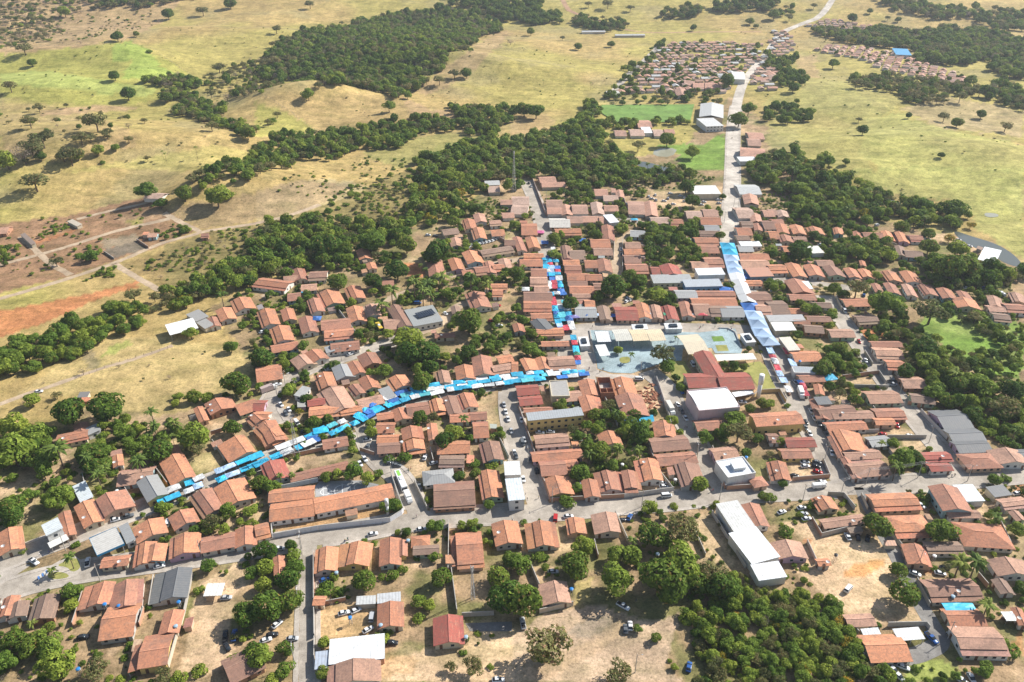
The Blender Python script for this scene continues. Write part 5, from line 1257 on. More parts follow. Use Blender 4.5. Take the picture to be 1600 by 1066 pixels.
# solar panel building
slab_building('11',(985,975),(1170,940),(905,880),4.0,(0.30,0.31,0.30),WH,'grey-roofed building carrying solar panels by the palm grove')
sr = put_root('solar_panel', *[quadbox('11',(1020,925),(1125,895),(1005,895),4.7)[k] for k in (0, 1)])
_, _, hx, hy = quadbox('11',(1020,925),(1125,895),(1005,895),4.7)
M['pv'] = mk_plain('solar_cells', (0.03, 0.04, 0.06), 0.25)
for k in range(8):
    q = MB(); x0 = -hx+2*hx*k/8; q.slab([(x0+.06,-hy,4.75),(x0+2*hx/8-.06,-hy,4.75),(x0+2*hx/8-.06,hy,5.2),(x0+.06,hy,5.2)], .06); ob('panel', q.mesh('panel', M['pv']), sr)
q = MB(); q.box(-hx,-.1,3.9,hx,.1,4.85); ob('support_rail', q.mesh('support_rail', M['steel']), sr)
thing(sr, 'row of dark solar panels on the grey roof by the palm grove', 'solar panels', 'solar panels')
add_houses('g 11 860 840 940 970 815 850 o step=0 fl=1.3\nh 11 800 922 900 1000 -12 o step=0')
# school: long tiled halls
slab = dict(step=0)
add_houses('''
h S 130 240 560 400 -45 o step=0 fl=1.2 wc=0
h S 140 365 560 580 -55 o step=0 fl=1.2 wc=0
h S 568 215 1315 510 -150 o step=0 fl=1.25 wc=0
''')
def relabel(labs):
    for (x_, y_, w_, r_), lb in zip(BLD[-len(labs):], labs):
        LABELS[r_['label']].remove(r_); r_['label'] = lb; LABELS.setdefault(lb, []).append(r_)
relabel(['short orange-roofed school wing beside the sports court', 'orange-roofed school wing behind the orchard side wall', 'very long orange-roofed school hall along the main road'])
# church: long red nave with a cross roof, cream awnings in front
add_houses('''
g B 385 465 590 800 275 520 470 470 r step=0 fl=1.9 wc=1
h B 175 745 590 930 -10 r step=0 fl=1.6 wc=1
h B 570 735 975 960 -15 r step=0 fl=1.6 wc=1
''')
relabel(['long steep red-roofed church nave', 'red-roofed church side wing beside the parked vans', 'red-roofed church side wing beside the water tower lawn'])
canopy('B',(205,510),(480,490),(130,270),5.0,(0.62,0.53,0.38),'cream peaked awning in front of the church nave',6,gable=1.3)
canopy('B',(570,590),(1060,570),(530,515),3.6,(0.76,0.72,0.62),'long white awning on the church lawn',10,rise=0.1)
canopy('B',(790,1040),(1030,1000),(775,985),3.4,(0.76,0.77,0.76),'white lean-to canopy behind the curved hall',4)
for k, x in enumerate((650, 865, 1075)):
    canopy('A',(x+10,345),(x+215,335),(x,200),5.0,((0.56,0.54,0.47),(0.66,0.53,0.34),(0.66,0.54,0.36))[k],('grey-cream arched tent roof of the plaza stage area','warm cream arched tent roof in the middle of the plaza','warm cream arched tent roof next to the plaza street')[k],4,gable=0.9,group='plaza tents')
canopy('A',(430,360),(610,355),(370,225),4.6,(0.66,0.68,0.68),'white flat stage roof on the plaza',4,(0.1,0.12,0.15),group='plaza tents')
canopy('A',(460,530),(590,520),(420,395),3.6,(0.74,0.74,0.72),'white sheet awning in front of the plaza stage',4,group='plaza tents')
for (T, a, b_, c_, lab) in (('A',(215,405),(340,400),(210,295),'white festival truck stage parked west of the plaza'),('A',(870,195),(1065,190),(865,140),'white roofed kiosk behind the plaza tents'),('A',(1285,190),(1495,185),(1280,125),'white roofed kiosk at the plaza street corner'),('B',(930,360),(1055,350),(880,255),'white roofed kiosk beside the blue street tents')):
    r = slab_building(T,a,b_,c_,3.2,(0.72,0.72,0.70),WH,lab,cat='kiosk',name='kiosk',wins=False,group='white kiosks')
    ctr, ang, hx, hy = quadbox(T,a,b_,c_,3.2); q = MB(); q.box(-hx*.45,-hy*.5,3.15,hx*.45,hy*.5,3.9); ob('roof_unit', q.mesh('roof_unit', M['glass']), r)
# unfinished brick shell by the plaza
ctr, ang, hx, hy = quadbox('A',(470,990),(640,985),(375,800),4.2); r = put_root('brick_shell', ctr, ang)
for (x0,y0,x1,y1) in ((-hx,-hy,hx,-hy+.25),(-hx,hy-.25,hx,hy),(-hx,-hy+.25,-hx+.25,hy-.25),(hx-.25,-hy+.25,hx,hy-.25),(-hx+.25,-hy*.45,hx-.25,-hy*.45+.22),(-.1,-hy+.25,.12,-hy*.45)):
    q = MB(); q.box(x0,y0,0,x1,y1,4.2); ob('wall', q.mesh('wall', M['brick']), r)
q = MB(); q.box(-hx+.25,-hy+.25,0.0,hx-.25,hy-.25,1.0); ob('floor_slab', q.mesh('floor_slab', M['conc']), r)
thing(r, 'roofless raw brick shell building beside the market end', 'building', 'unfinished buildings'); FOOT.append((ctr.x,ctr.y,ang,hx,hy))
# towers and masts
def water_tower(T, base, h, rad, label):
    x, y = P(*tp(T, *base)); r = put_root('water_tower', Vector((x, y)), 0)
    q = MB(); q.tube((0,0,0),(0,0,h*.62),rad*.8,rad*.8,16); ob('shaft', q.mesh('shaft', M['white'], True), r)
    q = MB(); q.tube((0,0,h*.6),(0,0,h),rad,rad,18); ob('tank', q.mesh('tank', M['white'], True), r)
    q = MB(); q.tube((0,0,h),(0,0,h+.25),rad*1.04,rad*.3,18); ob('lid', q.mesh('lid', M['white']), r)
    q = MB()
    for s in (-.2,.2): q.tube((s,-rad-.12,0),(s,-rad-.12,h),.03,.03,5)
    for k in range(int(h/.6)): q.tube((-.2,-rad-.12,.3+.6*k),(.2,-rad-.12,.3+.6*k),.025,.025,4)
    ob('ladder', q.mesh('ladder', M['steel']), r); thing(r, label, 'water tower', 'water towers')
water_tower('D',(1155,328),13.5,1.25,'tall white cylindrical water tower on the church lawn')
water_tower('S',(1268,515),8.0,0.75,'slim white water tower beside the school roof')
def lattice(base, h, w0, label):
    x, y = P(*base); r = put_root('lattice_mast', Vector((x, y)), 0.4); n = int(h/2.5)
    def c(k, i): 
        t = k/n; w = w0*(1-t)+0.35*t; s = ((-1,-1),(1,-1),(1,1),(-1,1))[i]; return (s[0]*w/2, s[1]*w/2, h*t)
    for i in range(4):
        q = MB(); q.tube(c(0,i), c(n,i), .09, .06, 5); ob('leg', q.mesh('leg', M['frame']), r)
    q = MB()
    for k in range(n):
        for i in range(4):
            j = (i+1) % 4; q.tube(c(k,i), c(k+1,j), .045, .045, 4, 0, False); q.tube(c(k,i), c(k,j), .045, .045, 4, 0, False)
    ob('bracing', q.mesh('bracing', M['frame']), r)
    for k in range(3):
        q = MB(); a = 2*math.pi*k/3; q.box(.5*math.cos(a)-.15,.5*math.sin(a)-.15,h-2.2,.5*math.cos(a)+.15,.5*math.sin(a)+.15,h); ob('antenna', q.mesh('antenna', M['frame']), r)
    thing(r, label, 'mast', 'lattice masts')
lattice((464.5,712), 21, 2.2, 'white lattice radio mast in the yard by the market')
lattice((803,300), 34, 2.6, 'tall slim lattice mast at the wood edge')
lattice((739,935), 16, 1.2, 'thin lattice antenna mast behind the house in the mango yards')
# ------------------------------------------------------------------ walls
def wall_line(T, pts, h=2.1, col=(0.44,0.27,0.18), label=None, th=0.2, mat='wall', closed=False):
    g = [P(*tp(T, *p)) for p in pts]
    if closed: g = g+g[:1]
    z = float(hgt(*g[0])); r = put_root('boundary_wall', Vector(g[0]), 0); ox, oy = g[0]
    for k, (a, b) in enumerate(zip(g[:-1], g[1:])):
        a = Vector(a)-Vector((ox,oy)); b = Vector(b)-Vector((ox,oy)); d = b-a; L = d.length
        if L < .3: continue
        d /= L; n = Vector((-d.y, d.x))*th/2; a = a+d*(0.0 if k == 0 else th*.55); h_ = h+0.004*k
        q = MB(); q.slab([tuple(a-n)+(h_,), tuple(b-n)+(h_,), tuple(b+n)+(h_,), tuple(a+n)+(h_,)], h_); ob('wall_panel', q.mesh('wall_panel', M[mat]), r, col)
        q = MB(); n2 = n*1.35; q.slab([tuple(a-n2)+(h_+.08,), tuple(b-n2)+(h_+.08,), tuple(b+n2)+(h_+.08,), tuple(a+n2)+(h_+.08,)], .078); ob('coping', q.mesh('coping', M['conc']), r)
    fx, fy = tp(T, *pts[len(pts)//2]); cn = 'white' if min(col) > .5 else ('grey' if max(col)-min(col) < .08 else 'brown brick')
    thing(r, label or ('%s boundary wall %s' % (cn, where(fx, fy))), 'wall', 'walls '+where(fx, fy))
BW=(0.46,0.25,0.16); WW=(0.62,0.62,0.64); GW=(0.38,0.35,0.31)
wall_line('S',[(160,745),(150,590)],2.4,WW,'white school wall on the orchard side')
wall_line('S',[(165,748),(600,668),(1290,590),(1400,520),(1420,495),(1300,150)],2.5,WW,'long white school perimeter wall along the main road')
wall_line('S',[(140,300),(600,205)],2.4,(0.42,0.50,0.56),'pale blue wall between the school and the houses behind')
WALLS = '''
31 360 270 362 590|31 362 590 365 790|31 365 800 362 1000|31 1215 380 1250 640|31 1200 80 1195 380|31 1280 660 1480 650|31 360 600 560 560
32 115 350 170 480|32 170 640 380 590|32 510 200 535 300|32 640 20 720 200|32 1240 20 1450 360|32 1100 60 1200 290|32 0 60 60 250
33 240 200 300 330|33 270 60 330 165|33 330 165 510 120|33 740 720 980 715|33 980 715 1000 740|33 510 720 560 770|33 760 150 920 340|33 920 440 1000 600|33 1080 610 1170 780|33 1200 890 1470 920|33 1300 410 1360 480|33 1440 90 1500 220
30 900 620 870 720|30 960 420 930 610|30 1200 400 1150 640|30 1150 640 1100 800|30 1100 800 1050 980|30 520 520 455 720
20 1320 590 1420 560|20 1190 500 1340 450|20 1330 640 1410 760|20 960 790 1050 910|20 520 850 540 930|20 780 930 850 1040
21 70 920 90 1060|21 180 740 560 660|21 1090 690 1110 770|21 990 890 1070 1060|21 1290 790 1300 870|21 650 690 740 720|21 1520 620 1580 740|21 770 50 880 30
22 40 420 130 680|22 130 680 240 1010|22 240 1010 700 985|22 700 985 1010 940|22 580 370 660 540|22 860 700 930 850|22 930 850 1000 940|22 1250 680 1330 930|22 1340 935 1560 920|22 900 240 1000 540
23 460 240 690 210|23 690 210 730 270|23 530 295 750 300|23 560 580 690 575|23 740 615 985 615|23 650 430 690 490|23 150 880 380 860|23 340 750 385 860|23 800 410 850 410|23 950 450 1210 720|23 370 970 470 975|23 470 975 540 1060|23 580 970 620 1060|23 600 80 650 160|23 790 200 850 300|23 870 400 950 420|23 1210 720 1240 810|23 1000 840 1140 800
12 690 450 690 640|12 120 40 210 280|12 215 290 330 285|12 640 440 635 560|12 700 190 730 280|12 860 600 870 660
11 740 880 850 1040|11 390 420 760 410|11 1190 660 1600 575|11 500 860 620 1020|11 1470 400 1600 480
13 420 800 460 880|13 600 900 700 980|13 700 440 800 480
'''
for line in WALLS.strip().split('\n'):
    for k, seg in enumerate(line.split('|')):
        t = seg.split(); T = t[0]; n = [float(a) for a in t[1:]]
        pts = list(zip(n[0::2], n[1::2])); c_ = random.choice((BW, BW, GW, (0.52,0.44,0.34), (0.55,0.5,0.45)))
        wall_line(T, pts, random.uniform(1.9, 2.4), c_)
wall_line('22',[(1500,370),(1560,300)],2.0,(0.55,0.40,0.2)); wall_line('D',[(1180,275),(1420,262),(1500,400)],2.2,(0.60,0.42,0.2),'ochre wall around the yard below the church lawn')
wall_line('A',[(330,215),(400,590)],0.7,(0.7,0.7,0.7),'low white wall on the west side of the plaza',0.5); wall_line('B',[(580,185),(700,190),(790,240),(860,420)],0.7,(0.7,0.7,0.7),'low white curved wall on the north-east corner of the plaza',0.5)
wall_line('10',[(855,440),(930,490)],1.6,BW); wall_line('10',[(650,515),(715,558)],1.4,GW)
# ------------------------------------------------------------------ far housing rows (too many and too small to be told apart)
def far_rows(T, poly, row_dir, pitch_row, pitch_h, w, l, skip=0.12, pale=False):
    g = [P(*tp(T, *p)) for p in poly]; cx = sum(p[0] for p in g)/len(g); cy = sum(p[1] for p in g)/len(g); a = R_(row_dir)
    d = Vector((math.cos(a), math.sin(a))); n = Vector((-d.y, d.x))
    for i in range(-40, 41):
        for j in range(-60, 61):
            if random.random() < skip: continue
            q = Vector((cx, cy))+d*(j*pitch_h+random.uniform(-1, 1))+n*(i*pitch_row+(4 if j % 2 else 0)*0+random.uniform(-1.5, 1.5))
            if not inpoly(np.array([q.x]), np.array([q.y]), g)[0]: continue
            if any((q.x-a_)**2+(q.y-b_)**2 < (w_/2+5)**2 for _, gg, w_, _k in ROADS if gg[0][1] > 500 for a_, b_ in gg[::4]): continue
            an = a+(math.pi/2 if random.random() < 0.5 else 0); k = random.uniform(0.85, 1.15)
            far_house(q, an, l*k, w/2*k, w/2*k, 2.7, 4.0, random.choice('ooobbpg') if not pale else 'p', '')
far_rows('02', [(650,560),(700,520),(945,275),(1160,262),(1570,285),(1570,330),(1450,470),(1370,590),(1240,575),(900,600),(640,590)], 4, 19, 11.5, 8.5, 10.5, .1)
far_rows('02', [(1480,570),(1510,480),(1600,400),(1660,420),(1640,600)], 0, 16, 14, 8, 11)
far_rows('03', [(-100,420),(0,300),(40,200),(100,180),(160,260),(150,320),(30,500),(0,520)], 0, 20, 14, 8, 11)
far_rows('03', [(200,170),(400,120),(690,175),(640,220),(420,180)], -12, 13, 11, 7.5, 9, 0.05, True)
far_rows('03', [(290,320),(380,290),(640,310),(900,370),(1180,470),(1240,510),(1180,540),(960,500),(700,440),(600,380),(420,350)], -28, 13.5, 11.5, 8, 9.5, 0.04, True)
for p in ((480,210,24,10),(540,210,22,9),(720,232,40,9),(790,232,20,8)):
    q = P(*tp('02', p[0], p[1])); far_house(Vector(q), 0.05, p[2], p[3]/2, p[3]/2, 3, 4.4, 'g', '')
tag(ob('far_houses', FARMB.mesh('far_houses', FARM)), 'far rows of small tiled houses along the north road', None, None, 'stuff')
# ------------------------------------------------------------------ tree prototypes (crown radius 1)
def leaf_mesh(name, mat, pts, nrm, size, seed, trunk=None):
    r = np.random.default_rng(seed); n = len(pts); rnd = r.normal(size=(n, 3)); nn = nrm*1.25+rnd*0.5; nn /= np.linalg.norm(nn, axis=1)[:, None]
    t = np.cross(nn, r.normal(size=(n, 3))); t /= np.linalg.norm(t, axis=1)[:, None]; b = np.cross(nn, t)
    s = (size*r.uniform(0.6, 1.35, n))[:, None]
    v = np.stack([pts-t*s, pts-b*s*0.6, pts+t*s, pts+b*s*0.6], 1).reshape(-1, 3)
    f = np.arange(4*n).reshape(n, 4)
    mb_v = [tuple(a) for a in v.tolist()]; mb_f = [tuple(a) for a in f.tolist()]; mats = [mat]; mi = [0]*n
    if trunk is not None:
        o = len(mb_v); mb_v += trunk.v; mb_f += [tuple(o+i for i in q) for q in trunk.f]; mi += [1]*len(trunk.f); mats.append(M['bark'])
    me = bpy.data.meshes.new(name); me.from_pydata(mb_v, [], mb_f)
    for m_ in mats: me.materials.append(m_)
    me.polygons.foreach_set('material_index', mi); me.update(); return me
def lobes_points(seed, nl, n, zc, rz, lob, spread, fill=0.25, low=-0.5):
    r = np.random.default_rng(seed); cs = []
    while len(cs) < nl:
        p = r.uniform(-1, 1, 3)
        if np.linalg.norm(p) < 1 and p[2] > low: cs.append((p*spread, lob*r.uniform(0.75, 1.3)))
    C_ = np.array([c for c, _ in cs]); Rr = np.array([k for _, k in cs]); P_ = []; N_ = []
    tot = 0
    while tot < n:
        k = r.integers(0, nl, n); d = r.normal(size=(n, 3)); d /= np.linalg.norm(d, axis=1)[:, None]
        q = C_[k]+d*(Rr[k]*np.where(r.random(n) < fill, r.uniform(0.4, 1, n), r.uniform(0.9, 1.06, n)))[:, None]
        dist = np.linalg.norm(q[:, None]-C_[None], axis=2)/Rr[None]; ok = (dist.min(1) > 0.62) & (q[:, 2] > low-0.35)
        q = q[ok]; P_.append(q); N_.append(d[ok]); tot += len(q)
    P_ = np.concatenate(P_)[:n]; N_ = np.concatenate(N_)[:n]
    m = np.abs(P_[:, :2]).max(); P_[:, :2] /= np.percentile(np.linalg.norm(P_[:, :2], axis=1), 97)
    P_[:, 2] = zc+P_[:, 2]*rz; N_[:, 2] += 0.25; return P_, N_
def trunk_mesh(seed, zt, r0, spread, zb):
    r = random.Random(seed); q = MB(); q.tube((0,0,-0.1), (r.uniform(-.05,.05), r.uniform(-.05,.05), zt), r0, r0*.7, 7)
    for k in range(4):
        a = 2*math.pi*k/4+r.uniform(-.4,.4); q.tube((0,0,zt*.9), (spread*math.cos(a), spread*math.sin(a), zb*r.uniform(.9,1.15)), r0*.55, r0*.2, 5)
    return q
KINDS = {  # mat, lobes, leaves, zc, rz, lobe radius, spread, leaf size, trunk height, fill, low
 'm':('tree_m',15,1900,0.95,0.80,0.44,0.62,0.105,0.45,0.2,-0.5), 'l':('tree_l',16,1700,0.95,0.78,0.40,0.66,0.105,0.5,0.25,-0.5),
 's':('tree_s',18,1150,1.05,0.62,0.34,0.72,0.085,0.7,0.4,-0.4), 'd':('tree_d',14,420,0.9,0.7,0.34,0.7,0.06,0.6,0.6,-0.4),
 'y':('tree_y',14,1100,0.9,0.7,0.38,0.66,0.09,0.5,0.3,-0.4), 'b':('tree_l',10,700,0.42,0.60,0.42,0.62,0.12,0.2,0.3,-0.4)}
PROTO = {}
for kd, (mt, nl, nv, zc, rz, lob, sp_, ls, th, fill, low) in KINDS.items():
    PROTO[kd] = []
    for v in range(4 if kd in 'mls' else 2):
        sd = ord(kd)*31+v*7; pts, nr = lobes_points(sd, nl, nv, zc, rz, lob, sp_, fill, low)
        cm = leaf_mesh('crown', M[mt], pts, nr, ls, sd+1); tq = trunk_mesh(sd, th, 0.07, 0.45, zc); tm = tq.mesh('trunk', M['bark'])
        jm = leaf_mesh('tree', M[mt], pts, nr, ls, sd+1, tq)
        pts2 = pts[:: 2]; jm2 = leaf_mesh('tree_far', M[mt], pts2, nr[::2], ls*1.3, sd+3, tq)
        PROTO[kd].append((cm, tm, jm, jm2))
def palm_meshes(seed, H_, nf, droop):
    r = random.Random(seed); q = MB()
    for k in range(nf):
        a = 2*math.pi*k/nf+r.uniform(-.2,.2); el = r.uniform(-.15, 0.95); c, s = math.cos(a), math.sin(a); Ls = r.uniform(.85,1.1); prev = None
        for j in range(7):
            t = j/6; rad = Ls*t*math.cos(el*(1-.3*t)); z = H_+Ls*(math.sin(el)*t-droop*t*t); wd = .15*math.sin(math.pi*min(1, .12+t*.88))+.012
            p = (c*rad, s*rad, z); L_ = (p[0]-s*wd, p[1]+c*wd, z-wd*.55); R__ = (p[0]+s*wd, p[1]-c*wd, z-wd*.55)
            if prev: q.quad(prev[0], p, L_, prev[1]); q.quad(prev[0], prev[2], R__, p)
            prev = (p, L_, R__)
    t = MB(); t.tube((0,0,-.1),(.04,.02,H_*.5),.06,.05,7); t.tube((.04,.02,H_*.5),(0,0,H_+.02),.05,.042,7); return q, t
PROTO['p'] = []; PROTO['t'] = []
for v in range(4):
    c, t = palm_meshes(v, 1.6+.25*v, 17, .62); j = MB(); j.v = c.v+t.v; j.f = c.f+[tuple(len(c.v)+i for i in f) for f in t.f]; j.m = [0]*len(c.f)+[1]*len(t.f)
    jm = j.mesh('palm', [M['tree_p'], M['bark']]); PROTO['p'].append((c.mesh('fronds', M['tree_p']), t.mesh('trunk', M['bark']), jm, jm))
for v in range(2):
    c, t = palm_meshes(v+20, 4.6+.6*v, 13, .5); PROTO['t'].append((c.mesh('fronds', M['tree_p']), t.mesh('trunk', M['bark']), None, None))
ZC = {'m':.95,'l':.95,'s':1.05,'d':.9,'y':.9,'b':.42,'p':1.7,'t':4.5}
TN = {'m':('mango_tree','dark green mango tree'),'l':('leafy_tree','light green leafy tree'),'s':('savanna_tree','grey-green savanna tree'),'d':('bare_tree','dry bare tree'),'y':('flowering_tree','yellow flowering tree'),'b':('bush','green bush'),'p':('palm_tree','coconut palm'),'t':('tall_palm','tall thin palm')}
NT = [0]; TREEPOS = []
def tree(T, x, y, r, kd):
    px, py = tp(T, x, y); rp = r/TILE[T][2]; rad = rp*mpp(px, py)
    for _ in range(2):
        gx, gy = P(px, py, ZC[kd]*rad)
    rad = min(max(rad, 0.9), 11); v = random.randrange(len(PROTO[kd])); pr = PROTO[kd][v]
    nm, lb = TN[kd]; sc = rad*(0.95 if kd not in 'pt' else 1.0)
    root = ob(nm, None, None, None, (gx, gy, float(hgt(gx, gy))), random.uniform(0, 6.28), (sc*random.uniform(.95,1.05), sc*random.uniform(.95,1.05), sc*(random.uniform(.88,1.08))))
    ob('crown', pr[0], root); ob('trunk', pr[1], root)
    size = 'small' if rad < 2.4 else ('huge' if rad > 6.5 else ('broad' if rad > 4.2 else 'medium'))
    thing(root, '%s %s %s' % (size, lb, where(px, py) if 300 < py else wherefar(px, py)), 'tree' if kd != 'b' else 'bush', 'trees '+(where(px, py) if py > 300 else wherefar(px, py))); NT[0] += 1; TREEPOS.append((gx, gy, rad))
LF = [(60,95,'on the yellow-green hillside pasture'),(90,220,'in the scattered savanna on the dry pasture'),(330,90,'beside the hillside creek'),(560,110,'at the edge of the hill wood'),(640,20,'on the ridge pasture'),(500,150,'on the tan slope below the hill wood'),(720,110,'on the dry strip beside the hill wood'),(880,80,'on the wide tan pasture'),(920,30,'near the red dirt road'),(1090,40,'north of the far housing rows'),(1010,180,'around the football pitch'),(1200,190,'beside the straight north road'),(1320,130,'on the pasture below the pale housing rows'),(1400,60,'near the far pale housing'),(1490,190,'on the bare pasture by the river wood'),(1350,210,'on the green eastern pasture'),(850,210,'on the dry bank of the creek'),(1560,80,'along the far river'),(250,330,'among the allotment plots')]
def wherefar(px, py): return min(LF, key=lambda l: (l[0]-px)**2+(2*(l[1]-py))**2)[2]
